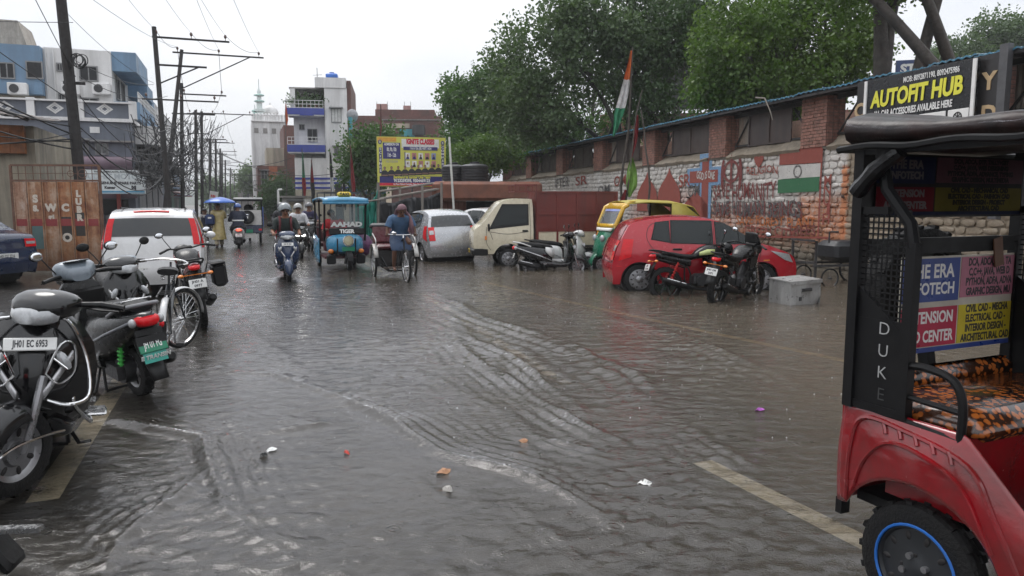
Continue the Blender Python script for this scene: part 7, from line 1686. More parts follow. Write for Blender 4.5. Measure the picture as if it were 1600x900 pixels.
q = MB();q.box((-.34,0,.70),(.46,.86,.14),bev=.05);q.build('bench_cushion',M('bench_maroon',(.10,.022,.025),.3,coat=.3,var=.3),t);q = MB();q.box((-.34,0,.56),(.48,.86,.12));q.box((-.1,0,.42),(.04,.84,.3));q.build('bench_box',M('bench_black',(.015,.014,.014),.4),t);q = MB();q.box((-.62,0,.98),(.09,.88,.44),ry(-.2),bev=.04);q.build('bench_back',M('bench_maroon',(.10,.022,.025),.3),t)
q = MB();q.box((-.70,0,1.16),(.2,.98,.13),ry(-.2),bev=.05);q.build('folded_hood',M('hood_grey',(.045,.045,.05),.5,bump=.5,bscale=10),t)
q = MB();q.box((.12,0,.26),(.40,.66,.03));q.build('foot_board',M('wet_plank',(.06,.045,.035),.5),t)
for sg in (-1,1): 
    q = MB();q.loft([[Vector((-.32+.41*math.cos(a),sg*(.46+.05*s),.36+.41*math.sin(a))) for s in (-1,0,1)] for a in np.linspace(.3,3.0,12)],closed=False,caps=False);q.build('rear_mudguard',M('mudguard_worn_white',(.5,.5,.48),.4,dirt=(.2,.12,.08),dfac=.6,dscale=5),t,sol=.005)
    q = MB();q.tube(spl([(-.1,sg*.44,.58),(-.06,sg*.45,.85),(-.35,sg*.45,.95),(-.62,sg*.44,1.0)],4),.014,6);q.build('arm_rail',M('rail_pale',(.45,.44,.42),.4),t)
q = MB();q.torus((.48,.04,.36),.1,.007,'y',24,4)
for sg,a in ((-1,.35),(1,.35+PI)): q.bar((.48,sg*.06,.36),(.48+.17*math.sin(a)*1.0,sg*.08,.36-.17*math.cos(a)),.018);q.box((.48+.17*math.sin(a),sg*.14,.36-.17*math.cos(a)),(.10,.09,.025))
q.build('crank',DARKM,t)
# ================================================================== PEOPLE
SKIN = M('skin_brown',(.26,.125,.075),.45,var=.2,scale=12);SKIN2 = M('skin_dark',(.15,.07,.043),.45,var=.2,scale=12);HAIR = M('hair_black',(.012,.01,.01),.5)
def limb(q,pts,rs,n=10,sub=3,flat=1.0):
    P3 = spl(pts,sub) if len(pts) > 2 else [Vector(pts[0]).lerp(Vector(pts[1]),i/4) for i in range(5)]
    t = np.linspace(0,len(rs)-1,len(P3));R = [float(np.interp(x,range(len(rs)),rs)) for x in t];return q.tube(P3,R,n,flat=flat)
def person(label,loc,ang,J,skin=SKIN,cloth=None,group=None,hand_grip=True):
    """J: joints in local space (x ahead, y left, z up). The body is one skinned surface: torso, neck, head, arms, five-fingered hands, legs, feet."""
    t = thing('person',label,'person',loc,ang,group)
    V,Ed,Rr = [],[],[]
    def a(p,r,par=None):
        V.append(tuple(p));Rr.append(r if isinstance(r,tuple) else (r,r));i = len(V)-1
        if par is not None: Ed.append((par,i))
        return i
    g = lambda k: Vector(J[k])
    pel = a(g('pelvis'),(.14,.11));sp = a(g('pelvis').lerp(g('chest'),.5),(.125,.10),pel);ch = a(g('chest'),(.15,.11),sp);nk0 = a(g('neck'),.058,ch)
    hd = g('head');up = (hd-g('neck')).normalized();jaw = a(hd - up*.055 + J.get('face',Vector((1,0,0)))*.01,(.068,.074),nk0);mid = a(hd + up*.01,(.078,.092),jaw);a(hd+up*.075,(.062,.072),mid)
    for s in ('l','r'):
        sh = a(g('sh'+s),.062,ch);el = a(g('el'+s),.042,a(g('sh'+s).lerp(g('el'+s),.5),.05,sh));wr = a(g('ha'+s),.027,a(g('el'+s).lerp(g('ha'+s),.4),.038,el))
        d = (g('ha'+s)-g('el'+s)).normalized();palm = a(g('ha'+s)+d*.05,(.036,.022),wr)
        side = Vector((0,0,1)).cross(d);side = side.normalized() if side.length > .1 else Vector((0,1,0));dn = d.cross(side).normalized()
        if dn.z > 0: dn = -dn
        for k,(o,L_) in enumerate(((-.030,.040),(-.011,.048),(.010,.045),(.028,.036))):
            b = g('ha'+s)+d*.085+side*o;f1 = a(b,.0095,palm);f2 = a(b+d*L_*.55+dn*(.020 if hand_grip else .006),.0085,f1);a(b+d*L_*.5+dn*(.048 if hand_grip else .02),.0075,f2)
        th = a(g('ha'+s)+d*.045-side*.035*(1 if s == 'l' else -1)+dn*.012,.011,palm);a(g('ha'+s)+d*.082-side*.035*(1 if s == 'l' else -1)+dn*.035,.009,th)
        hp = a(g('hp'+s),.085,pel);kn = a(g('kn'+s),.055,a(g('hp'+s).lerp(g('kn'+s),.5),.075,hp));an = a(g('an'+s),.035,a(g('kn'+s).lerp(g('an'+s),.35),.055,kn));toe = a(g('to'+s),.028,a(g('an'+s).lerp(g('to'+s),.5)+Vector((0,0,-.02)),.035,an))
    me = bpy.data.meshes.new('body');me.from_pydata(V,Ed,[]);o = bpy.data.objects.new('body',me);C.objects.link(o);o.parent = t;me.materials.append(skin)
    m = o.modifiers.new('skin','SKIN');m.use_smooth_shade = True
    if not me.skin_vertices: me.skin_vertices.new() if hasattr(me.skin_vertices,'new') else None
    sv = me.skin_vertices[0].data
    for i,r in enumerate(Rr): sv[i].radius = r;sv[i].use_root = (i == 0)
    o.modifiers.new('smooth','SUBSURF').render_levels = 1
    # features of the face
    f = Vector(J.get('face',(1,0,0))).normalized();sd = up.cross(f).normalized();f = sd.cross(up)
    q = MB();q.ell(hd+f*.098-up*.004,(.016,.014,.028),None,8,6);q.ell(hd+f*.078-up*.055,(.018,.03,.014),None,8,6)
    for s in (-1,1): q.ell(hd+sd*.08*s-up*.005,(.018,.012,.032),None,8,6)
    fo = q.build('face',skin,t,smooth=60);q = MB()
    for s in (-1,1): q.ell(hd+f*.083+sd*.031*s+up*.018,(.011,.015,.008),None,8,6);q.box(hd+f*.090+sd*.031*s+up*.036,(.012,.032,.006))
    q.ell(hd+f*.094-up*.048,(.006,.024,.005),None,8,5);q.build('eyes',HAIR,fo)
    t['_j'] = 0;del t['_j']
    J['_t'] = t;J['_up'] = up;J['_f'] = f;J['_sd'] = sd;return t
def torso_cloth(nm,m,t,J,top=0.0,bottom=0.0,w=1.0,flare=1.0):
    p,c,n = Vector(J['pelvis']),Vector(J['chest']),Vector(J['neck']);sw = (Vector(J['shl'])-Vector(J['shr']));ax = (c-p).normalized();sd = (sw - ax*sw.dot(ax)).normalized();fw = sd.cross(ax)
    rings = []
    hw = sw.length/2
    for k,(base,f_,a_,b_) in enumerate(((p,-.16-bottom,.185*flare,.15*flare),(p,-.04,.18,.145),(p,.12,.17,.135),(c,-.12,.18,.135),(c,.0,hw+.045,.135),(c,.09,hw+.05,.115),(c,.155,hw*.85,.085),(n,-.02,.085,.075))):
        cc = base+ax*f_
        rings.append([cc + sd*a_*w*math.cos(x) + fw*b_*w*math.sin(x) + (sd*math.cos(x)+fw*math.sin(x))*.012*noise.noise(Vector((x*2.2,k*1.7,hw*9))) for x in np.linspace(0,2*PI,21)[:-1]])
    q = MB();q.loft(rings,caps=False);return q.build(nm,m,t,smooth=80,sub=1)
def sleeves(m,t,J,full=False,r0=.078,r1=.058):
    for s in ('l','r'):
        a,b,c = Vector(J['sh'+s]),Vector(J['el'+s]),Vector(J['ha'+s]);ch = Vector(J['chest']);q = MB()
        if full: limb(q,[a.lerp(ch,.25),a,b,c.lerp(b,.04)],[r0,r0+.004,r1,.042],12)
        else: limb(q,[a.lerp(ch,.25),a,a.lerp(b,.82)],[r0,r0+.004,r1+.012],12)
        q.build('sleeve',m,t,smooth=80)
def trousers(m,t,J,to=.96,r=(.10,.095,.072,.055)):
    for s in ('l','r'):
        h,k,a = Vector(J['hp'+s]),Vector(J['kn'+s]),Vector(J['an'+s]);q = MB();p = Vector(J['pelvis'])
        e = k.lerp(a,to) if to > 0 else h.lerp(k,-to);pts = [h.lerp(p,.4),h,h.lerp(k,.5),k,e] if to > 0 else [h.lerp(p,.4),h,e]
        rs = [r[0],r[0]+.004,r[1],r[2],r[3]] if to > 0 else [r[0],r[0]+.006,r[1]+.006]
        limb(q,pts,rs,12);q.build('trouser_leg',m,t,smooth=80)
def shoes(m,t,J):
    for s in ('l','r'): q = MB();a,b = Vector(J['an'+s]),Vector(J['to'+s]);limb(q,[a+Vector((0,0,-.01)),a.lerp(b,.35)+Vector((0,0,-.025)),b+(b-a)*.12],[.048,.05,.04],10);q.build('shoe',m,t,smooth=80)
def hair(t,J,m=HAIR,helmet=False,sc=1.0,open_face=True,big=1.0):
    hd,up,f,sd = Vector(J['head']),J['_up'],J['_f'],J['_sd'];R = Matrix((f,sd,up)).transposed();q = MB()
    rad_ = (.105*sc*big,.092*sc*big,.112*sc*big) if not helmet else (.15*big,.135*big,.148*big)
    rings = []
    for i in range(9):
        th = (-.30 if helmet else .12) + (PI/2-.0-(-.30 if helmet else .12))*i/8;ring = []
        for k in range(24):
            a = 2*PI*k/24;tt = th
            if math.cos(a) > .35: tt = th + (PI/2-th)*(.42 if helmet else .38)*(math.cos(a)-.35)/.65*(1-i/8)      # opening at the face
            p = Vector((rad_[0]*math.cos(tt)*math.cos(a),rad_[1]*math.cos(tt)*math.sin(a),rad_[2]*math.sin(tt)))
            ring.append(hd + up*.02 - f*.008 + R @ p)
        rings.append(ring)
    q.loft(rings,caps=False);return q.build('helmet' if helmet else 'hair',m,t,smooth=80,sol=.012)
def ride(z=.80,lean=0.0,bars=(.36,.27,1.0),feet=(.22,.13,.34),seat_x=-.22,knee=(.24,.22,.68),head_turn=Vector((1,0,0))):
    J = {};px_ = seat_x
    J['pelvis'] = (px_,0,z+.09);J['chest'] = (px_+.05+lean,0,z+.42);J['neck'] = (px_+.07+lean*1.25,0,z+.58);J['head'] = (px_+.10+lean*1.4,0,z+.70);J['face'] = head_turn
    for s,k in (('l',1),('r',-1)):
        J['sh'+s] = (px_+.05+lean,.175*k,z+.49);J['el'+s] = (px_+.14+lean*.6,.285*k,z+.25);b = Vector((bars[0]-.085,bars[1]*k,bars[2]+.03));J['ha'+s] = b
        J['hp'+s] = (px_+.03,.10*k,z+.05);J['kn'+s] = (knee[0],knee[1]*k,knee[2]);J['an'+s] = (feet[0],feet[1]*k,feet[2]+.07);J['to'+s] = (feet[0]+.17,feet[1]*k,feet[2]+.03)
    return J
def stand(h=1.6,stride=.0,arms=None,ang=0,bend=.0):
    k = h/1.72;J = {'pelvis': (0,0,.92*k),'chest': (bend*.4,0,1.28*k),'neck': (bend,0,1.47*k),'head': (bend+.02,0,1.60*k),'face': Vector((1,0,0))}
    for s,q in (('l',1),('r',-1)):
        J['sh'+s] = (bend*.6,.175*q*k,1.39*k);J['el'+s] = (bend*.6-.03,.23*q*k,1.10*k);J['ha'+s] = (bend*.6+.06,.23*q*k,.86*k);J['hp'+s] = (0,.09*q*k,.88*k)
        f = stride*q;J['kn'+s] = (f*.45+.03,.09*q*k,.47*k);J['an'+s] = (f,.085*q*k,.07*k);J['to'+s] = (f+.15*k,.095*q*k,.03*k)
    if arms: J.update(arms)
    return J
CL = lambda nm,c,**kw: M(nm,c,.75,var=.35,scale=7,bump=.7,bscale=11,**kw)
# ---- rider of the navy scooter, coming towards us
scooter_navy = M('scooter_navy',(.012,.03,.085),.2,coat=.7,dirt=(.05,.06,.07),dfac=.25)
sc1 = scooter('ridden_scooter','navy scooter ridden towards us on the left of the flooded street',Vector((-5.0,16.3,-.03)),rad(-70),scooter_navy,stripe=PEARL,front_plate=('JH01 EN 2834',),rim=ALLOY,stand=False)
q = MB()
q.tube(spl([(.5,-.20,.52),(.55,-.26,.55),(.5,-.26,.78),(.46,-.20,.82)],4),.010,6);q.tube([(.52,-.26,.62),(.5,-.2,.62)],.008,5);q.build('crash_guard',CHROME,sc1)
J = ride(.80,.05,head_turn=Vector((1,.05,-.1)));r1 = person('rider in dark shirt and grey open helmet with maroon backpack straps on the navy scooter',sc1.location,sc1.rotation_euler.z,J)
DK = CL('shirt_black_green',(.014,.022,.02));torso_cloth('shirt',DK,r1,J);sleeves(DK,r1,J);trousers(CL('trousers_charcoal',(.018,.018,.022)),r1,J);shoes(BLK,r1,J);hair(r1,J,M('helmet_grey',(.16,.18,.19),.2,coat=.7),True,big=1.08);hair(r1,J)
for s in (-1,1): q = MB();limb(q,[(-.14,.11*s,1.36),(-.03,.12*s,1.38),(.045,.115*s,1.24),(.0,.13*s,1.06)],[.02,.024,.024,.02],8,flat=.5);q.build('backpack_strap',CL('strap_maroon',(.12,.02,.025)),r1)
# ---- black maxi scooter with lit lamps
sc2_ = scooter('ridden_scooter','black maxi scooter with two lit headlamps ridden behind the navy scooter',Vector((-6.62,22.9,-.03)),rad(-69),B3,stripe=BLK,stand=False)
LIT = M('lamp_lit',(1,.98,.92),.2,emit=6.0);q = MB()
for s in (-1,1): q.ell((.565,.085*s,.70),(.04,.05,.035),None,12,8);q.build('lit_headlamp',LIT,sc2_);q = MB()
q.grid(lambda u,v: Vector((.50-.1*v-.1*(2*u-1)**2,.17*(2*u-1),.98+.14*v)),8,4);q.build('windshield',M('smoked_shield',(.05,.05,.05),.1,coat=.6),sc2_,sol=.006)
J = ride(.80,.06);r2 = person('moustached rider in white checked shirt and grey helmet on the black maxi scooter',sc2_.location,sc2_.rotation_euler.z,J)
WS = CL('shirt_white_check',(.55,.55,.57));torso_cloth('shirt',WS,r2,J);sleeves(WS,r2,J,True);trousers(CL('trousers_charcoal',(.018,.018,.022)),r2,J);shoes(BLK,r2,J);hair(r2,J,M('helmet_silver',(.35,.35,.34),.25,coat=.6),True);hair(r2,J)
# ---- two more riders in the pack behind
for i,(px,py,bz,cl,he,lab) in enumerate(((441,388,.0,(.02,.02,.025),(.05,.05,.055),'dark-jacketed rider with red pillion bag behind the navy scooter'),(485,389,.0,(.03,.025,.07),(.08,.08,.09),'rider in deep purple jacket half hidden behind the white-shirted rider'))):
    g = G(px,py);sc_ = scooter('ridden_scooter',('red' if i == 0 else 'dark grey') + ' scooter in the pack of riders behind the navy scooter',g,rad(-69),M('scooter_red',(.3,.012,.015),.25,coat=.6) if i == 0 else DG,stand=False)
    J = ride(.80,.05);rr = person(lab,g,rad(-69),J);c_ = CL('jacket_pack%s' % 'ab'[i],cl);torso_cloth('jacket',c_,rr,J);sleeves(c_,rr,J,True);trousers(CL('trousers_charcoal',(.018,.018,.022)),rr,J);shoes(BLK,rr,J);hair(rr,J,M('helmet_pack%s' % 'ab'[i],he,.25,coat=.6),True)
# ---- rider seen from behind on a white scooter
sc4 = scooter('ridden_scooter','white scooter seen from behind with its red tail lamp glowing',Vector((-10.35,27.9,-.03)),rad(111),SW,stripe=PEARL,rear_plate=('JH01','AX 5518'),stand=False)
q = MB();q.box((-1.0,0,.695),(.02,.15,.05));q.build('lit_tail_lamp',M('tail_lit',(1,.04,.02),.2,emit=5.0),sc4)
J = ride(.80,.03);r3 = person('rider in navy rain jacket with white back stripe and blue helmet, seen from behind',sc4.location,sc4.rotation_euler.z,J)
NJ = CL('jacket_navy',(.012,.016,.035));torso_cloth('jacket',NJ,r3,J,w=1.15);sleeves(NJ,r3,J,True,.09,.07);trousers(CL('rain_trousers_navy',(.014,.017,.03)),r3,J,r=(.12,.11,.085,.07));shoes(BLK,r3,J);hair(r3,J,M('helmet_blue',(.03,.09,.3),.25,coat=.6),True)
q = MB();q.loft([[Vector((-.215-.17*math.sin(a)*1.0+.03,.21*math.cos(a),z)) for a in np.linspace(.15,PI-.15,13)] for z in (1.0,1.05)],closed=False,caps=False);q.build('white_stripe',INKW,r3,sol=.008)
# ---- schoolgirl and adult under a blue umbrella, walking away
J = stand(1.42,.12);gp = G(322,385);sg_ = person('schoolgirl in navy pinafore and white blouse walking away along the left edge',gp,rad(111),J,SKIN2)
WB_ = CL('blouse_white',(.5,.5,.5));torso_cloth('blouse',WB_,sg_,J,w=.85);sleeves(WB_,sg_,J,False,.07,.05);NV = CL('pinafore_navy',(.012,.015,.035));q = MB()
q.loft([[Vector((.0,0,z)) + Vector((a_*.8*math.cos(x),a_*math.sin(x),0))*(1+.06*math.sin(x*7)*(z < .7)) for x in np.linspace(0,2*PI,29)[:-1]] for z,a_ in ((.52,.26),(.62,.23),(.80,.165),(.95,.15),(1.1,.155))],caps=False);q.build('pinafore',NV,sg_,smooth=80)
for s in (-1,1): q = MB();limb(q,[(-.13,.03*s,.92),(-.155,.06*s,1.05),(-.08,.09*s,1.17)],[.02,.022,.02],8,flat=.5);q.build('strap',NV,sg_)
hair(sg_,J);trousers(CL('socks_grey',(.03,.03,.035)),sg_,J,.96,(.07,.06,.055,.045));shoes(BLK,sg_,J)
J = stand(1.62,-.14,{'elr': (.12,-.22,1.12),'har': (.16,-.12,1.30)});gp = G(343,386);ad = person('adult in translucent yellow raincoat walking away under the blue umbrella',gp,rad(111),J,SKIN2)
RCO = M('raincoat_yellow',(.42,.33,.13),.3,var=.3,scale=6,coat=.5,bump=.4,bscale=12);torso_cloth('raincoat',RCO,ad,J,bottom=.42,w=1.12,flare=1.3);sleeves(RCO,ad,J,True,.09,.07);trousers(CL('trousers_khaki',(.33,.28,.19)),ad,J,.92,(.10,.10,.085,.075));shoes(DARKM,ad,J);hair(ad,J)
um = thing('umbrella','bright blue umbrella held over the adult in yellow raincoat','umbrella',gp + Vector((.05,.1,1.35)),0);q = MB();q.tube([(0,0,-.05),(0,0,.52)],.008,6);q.tube([(0,0,-.1),(0,0,-.02)],.014,8);q.build('shaft',DARKM,um);q = MB()
q.loft([[Vector((r_*(1-.05*(k % 3 == 0))*math.cos(2*PI*k/24),r_*(1-.05*(k % 3 == 0))*math.sin(2*PI*k/24),z)) for k in range(24)] for r_,z in ((.58,.30),(.50,.37),(.32,.45),(.14,.50),(.01,.52))],caps=False);q.build('canopy',M('umbrella_blue',(.012,.10,.42),.35,var=.2,coat=.3),um,smooth=70,sol=.004)
bp = thing('school_bag','dark blue school bag with a white patch carried by the adult in raincoat','bag',gp + Vector((-.18,-.12,1.02)),rad(111));q = MB();q.box((-.12,.08,0),(.18,.34,.42),bev=.07);q.build('bag_body',CL('bag_blue',(.012,.03,.10)),bp);q = MB();q.box((-.215,.08,.08),(.01,.12,.06));q.build('white_patch',INKW,bp);q = MB();q.tube(spl([(-.03,.15,-.15),(.06,.16,.05),(-.02,.15,.22)],4),.016,6);q.build('strap',CL('bag_blue',(.012,.03,.10)),bp)
# ---- driver of the blue e-rickshaw
J = ride(.72,.08,bars=(.78,.24,1.0),feet=(.72,.13,.38),seat_x=.28,knee=(.66,.2,.72));J['head'] = Vector(J['head']) + Vector((0,-.06,-.02))
dv = person('driver in red shirt at the handlebar of the sky blue electric rickshaw',BE.location + Vector((math.cos(rad(-69)+PI/2)*-.20,math.sin(rad(-69)+PI/2)*-.20,0)),rad(-69),J,SKIN2);RS = CL('shirt_red',(.42,.015,.02));torso_cloth('shirt',RS,dv,J);sleeves(RS,dv,J);trousers(CL('trousers_charcoal',(.018,.018,.022)),dv,J);shoes(BLK,dv,J);hair(dv,J)
# ---- the rickshaw puller: standing on the pedals, head bent, cloth over head and shoulder
z0 = .36;J = {'pelvis': (.42,0,.98),'chest': (.58,0,1.30),'neck': (.68,0,1.43),'head': (.755,.0,1.53),'face': Vector((.9,.06,-.42))}
for s,k in (('l',1),('r',-1)):
    J['sh'+s] = (.58,.185*k,1.36);J['el'+s] = (.60,.295*k,1.14);J['ha'+s] = Vector((.62,.30*k,1.03))-Vector((.0,0,-.06));J['hp'+s] = (.44,.10*k,.94)
pa = (.48+.17*math.sin(.35),-.14,z0-.17*math.cos(.35));pb = (.48-.17*math.sin(.35),.14,z0+.17*math.cos(.35))
J['knr'] = (.70,-.16,.66);J['anr'] = (pa[0]-.07,pa[1],pa[2]+.10);J['tor'] = (pa[0]+.10,pa[1],pa[2]+.045);J['knl'] = (.80,.15,.86);J['anl'] = (pb[0]-.05,pb[1],pb[2]+.10);J['tol'] = (pb[0]+.12,pb[1],pb[2]+.045)
pu = person('rickshaw puller in wet blue T-shirt, head wrapped in a mauve cloth, pedalling barefoot',CR.location,CR.rotation_euler.z,J,SKIN2)
BT = CL('tshirt_blue',(.045,.10,.19));torso_cloth('t_shirt',BT,pu,J,bottom=-.02,w=1.02);sleeves(BT,pu,J,False,.085,.07)
SH_ = CL('wet_lungi_blue',(.03,.055,.11));q = MB();p_ = Vector(J['pelvis'])
rings = []
for k,(dz,a_,b_,dx) in enumerate(((.10,.185,.15,.02),(-.0,.20,.17,.03),(-.12,.23,.21,.12),(-.22,.235,.22,.20),(-.30,.225,.20,.23))): rings.append([p_ + Vector((dx + b_*math.sin(x),a_*math.cos(x),dz)) + Vector((math.sin(x),math.cos(x),0))*.018*math.sin(x*6+k) for x in np.linspace(0,2*PI,29)[:-1]])
q.loft(rings,caps=False);q.build('lungi',SH_,pu,smooth=80)
MV = CL('mauve_cloth',(.16,.085,.10));hair(pu,J,MV,False,1.12);hair(pu,J,HAIR,False,.98)
q = MB();limb(q,[(.62,.07,1.56),(.60,.13,1.47),(.62,.19,1.38),(.68,.22,1.2),(.66,.24,1.02)],[.05,.065,.075,.085,.06],10,flat=.55);q.build('shoulder_cloth',MV,pu,smooth=80)
q = MB();limb(q,[(.66,-.085,1.57),(.60,-.09,1.47),(.60,-.04,1.42)],[.03,.05,.05],10,flat=.6);q.build('head_cloth_fold',MV,pu,smooth=80)
# ================================================================== POLES, WIRES, SIGNS, FLAGS
POLE = M('dark_steel_pole',(.016,.014,.014),.7,var=.35,dirt=(.04,.025,.018),dfac=.35,streak=True);PALEP = M('concrete_pole',(.2,.19,.18),.6);INS = M('insulator',(.10,.05,.035),.25,coat=.5);WIRE = M('wire_black',(.012,.012,.013),.5)
TOPS = []
def pole(label,base,top,r0,r1,arms=(),m=POLE,group='utility poles along the left of the street'):
    b,tp = Vector(base),Vector(top);t = thing('utility_pole',label,'utility pole',b,0,group);d = tp-b;q = MB();q.tube([Vector((0,0,-.3)),d*.5,d],[r0,(r0+r1)/2,r1],10);q.build('shaft',m,t)
    att = []
    for (f,w,off,ni,brace) in arms:           # height fraction, width, sideways offset, insulators, brace
        c = d*f;a0 = c + E1*(off-w/2);a1 = c + E1*(off+w/2);q = MB();q.bar(a0,a1,.07,.07)
        if brace: q.bar(c + E1*(off+w*.35),c - Vector((0,0,w*.4)),.05)
        ar = q.build('cross_arm',m,t)
        for k in range(ni):
            p = a0.lerp(a1,(k+.12)/(ni-.76) if ni > 1 else .5);q = MB();q.tube([p,p+Vector((0,0,.14))],.016,6);q.ell(p+Vector((0,0,.2)),(.06,.06,.085),None,10,6);q.build('insulator',INS,ar);att.append(b+p+Vector((0,0,.26)))
    TOPS.append(att);return t
def gp(px,Y): return Vector((P(px,330,Y).x,Y,-.1))
pole('thick black pole rising behind the rusted gate with a coil of cable',gp(134,19.6),P(89,-60,19.3),.15,.125,[(.62,.5,.1,0,False)])
pole('tall straight pole with three staggered arms behind the white compact car',gp(266,30),P(240.5,42,30.5),.125,.09,[(.955,2.9,1.35,3,False),(.83,1.9,.9,0,True)])
pole('leaning pole crossing its neighbour, three insulators on its long arm',gp(250,35),P(284,78,37),.135,.085,[(.985,4.2,1.7,3,True),(.73,3.4,.2,3,False)])
pole('straight pole right of the leaning pole, wide lower arm',gp(284,41),P(283.5,130,41.5),.12,.09,[(.93,2.4,1.1,2,False),(.80,2.2,.6,0,False)])
pole('first of the pair of thin poles further down, two arms',gp(306,57),P(305.5,172,57),.14,.10,[(.97,2.0,.4,2,False),(.8,1.6,.2,0,False)])
pole('second of the pair of thin poles, long braced arm',gp(315,59),P(315,174,59),.14,.10,[(.985,4.4,1.6,3,True),(.76,2.4,.6,2,False)])
for i,(px,Y,py) in enumerate(((328,82,217),(337,84,218),(347,108,238),(352,120,250),(360,140,262),(344,96,232),(366,160,270))):
    pole('thin distant utility pole with small arms down the hazy left of the street',gp(px,Y),P(px,py,Y),.15,.11,[(.96,2.6,.7,2,False),(.82,1.8,.3,0,False)])
wr_ = random.Random(21)
def wire(a,b,sag,r=.012,label='thin black overhead wire strung between the poles on the left',group='overhead wires on the left',n=14,m=WIRE):
    a,b = Vector(a),Vector(b);pts = [a.lerp(b,i/n) - Vector((0,0,sag*4*(i/n)*(1-i/n))) for i in range(n+1)]
    o = thing('overhead_wire',label,'wire',a,0,group);q = MB();q.tube([p-a for p in pts],r,4,caps=False);q.build('cable',m,o);return o
seq = [1,2,3,4,5,7,9,11]
for i,j in zip(seq[:-1],seq[1:]):
    for k in range(min(len(TOPS[i]),len(TOPS[j]),3)): wire(TOPS[i][k],TOPS[j][k],.25,.011)
# power lines running overhead towards the viewer
for px0,py0,(i,k) in ((150,-60,(1,0)),(190,-60,(1,1)),(225,-60,(1,2)),(150,-20,(2,0)),(240,-60,(2,1)),(265,-60,(2,2))):
    if k < len(TOPS[i]): wire(TOPS[i][k],P(px0*2-260,py0*4,12),.25,.007,'thin power line coming overhead towards us from the tall poles','power lines overhead')
# fat telephone cables sagging across the left fronts
pa_ = lambda px,py,Y: P(px,py,Y)
TH = [((-420,-75,14),(125,215,19.6),.2,.022),((-420,0,13),(124,200,19.6),.3,.016),((-420,20,13),(126,235,19.6),.35,.02),((-420,120,13),(126,222,19.6),.25,.014),((-420,222,13),(127,216,19.6),.12,.02),((-420,-230,13),(122,165,19.6),.1,.012),((-90,-300,14),(118,120,19.6),.1,.010),((-420,190,13),(128,205,19.6),.4,.012),((-420,15,13),(114,35,19.4),.05,.008)]
for (a,b,s,r_) in TH: wire(pa_(*a),pa_(*b),s,r_,'fat black telephone cable sagging to the thick pole at the gate','cables at the thick pole')
for (a,b,s,r_) in (((127,215,19.6),(252,268,34),.5,.03),((126,200,19.6),(255,240,34),.6,.018),((126,170,19.6),(266,200,31),.4,.012),((124,120,19.6),(262,150,31),.3,.010),((128,230,19.6),(250,285,34),.9,.022),((125,150,19.6),(262,230,31),.8,.014),((127,222,19.6),(262,262,31),1.1,.02),((104,20,19.4),(241,130,31),.2,.008),((118,95,19.4),(240,132,31),.2,.009)):
    wire(pa_(*a),pa_(*b),s,r_,'telephone cable drooping from the thick pole to the leaning pole','cables between thick and leaning poles')
for (a,b,s) in (((316,250,59),(455,247,66),.6),((316,262,59),(460,262,60),.6),((338,236,84),(520,268,70),1.0),((300,215,57),(590,250,60),2.0),((338,265,84),(445,300,80),.4),((315,230,59),(432,310,80),.5)):
    wire(pa_(*a),pa_(*b),s,.022,'wire crossing the street from the left poles to the far houses','wires crossing the street')
# tangled service drops round the leaning pole
def tangle(label,c,n,spread,seed):
    r = random.Random(seed);t = thing('cable_tangle',label,'cables',c,0);q = MB()
    for i in range(n):
        a = Vector((r.uniform(-1,1)*spread[0],r.uniform(-1,1)*spread[1],r.uniform(-1,1)*spread[2]));b = Vector((r.uniform(-1,1)*spread[0],r.uniform(-1,1)*spread[1],r.uniform(-1,1)*spread[2]));m_ = a.lerp(b,.5) - Vector((0,0,r.uniform(.1,.7)))
        q.tube(spl([a,m_,b],6),r.uniform(.010,.024),4,caps=False)
    stuff(q.build('tangled_cable',M('cable_mixed',(.03,.03,.032),.5,var=.6,scale=3),t));return t
tangle('mass of tangled service cables round the leaning pole above the street',P(262,232,34),120,(1.5,1.2,1.9),3)
tangle('tangle of loose cables on the far pair of poles',P(312,245,58),70,(1.6,1.5,3.2),4);tangle('knot of drooping cables by the shop canopy under the leaning pole',P(245,255,31),60,(1.0,.8,.8),5)
t = thing('cable_coil','coil of spare black cable hung on the thick pole','cable coil',P(124,96,19.3),0);q = MB();r = random.Random(2)
for k in range(6): q.torus((.04*r.uniform(-1,1),.03*k-.1,.04*r.uniform(-1,1)),.15+.02*r.uniform(-1,1),.012,'y',24,5)
q.tube([(-.05,0,.15),(-.25,.1,.2)],.02,6);q.build('coil',WIRE,t)
t = thing('notice_board','small white notice board with red print on a pole above the umbrella','sign',P(334,312,45),0);q = MB();q.box((0,0,.2),(.5,.04,.6),ry(.15));q.build('board',INKW,t);text('lettering','RBL',.2,INKR,t,frame((0,-.025,.2),(1,0,-.15),(.15,0,1)),bold=.008);q = MB();q.bar((0,.04,-2.3),(0,.04,.3),.05);q.build('post',DARKM,t)
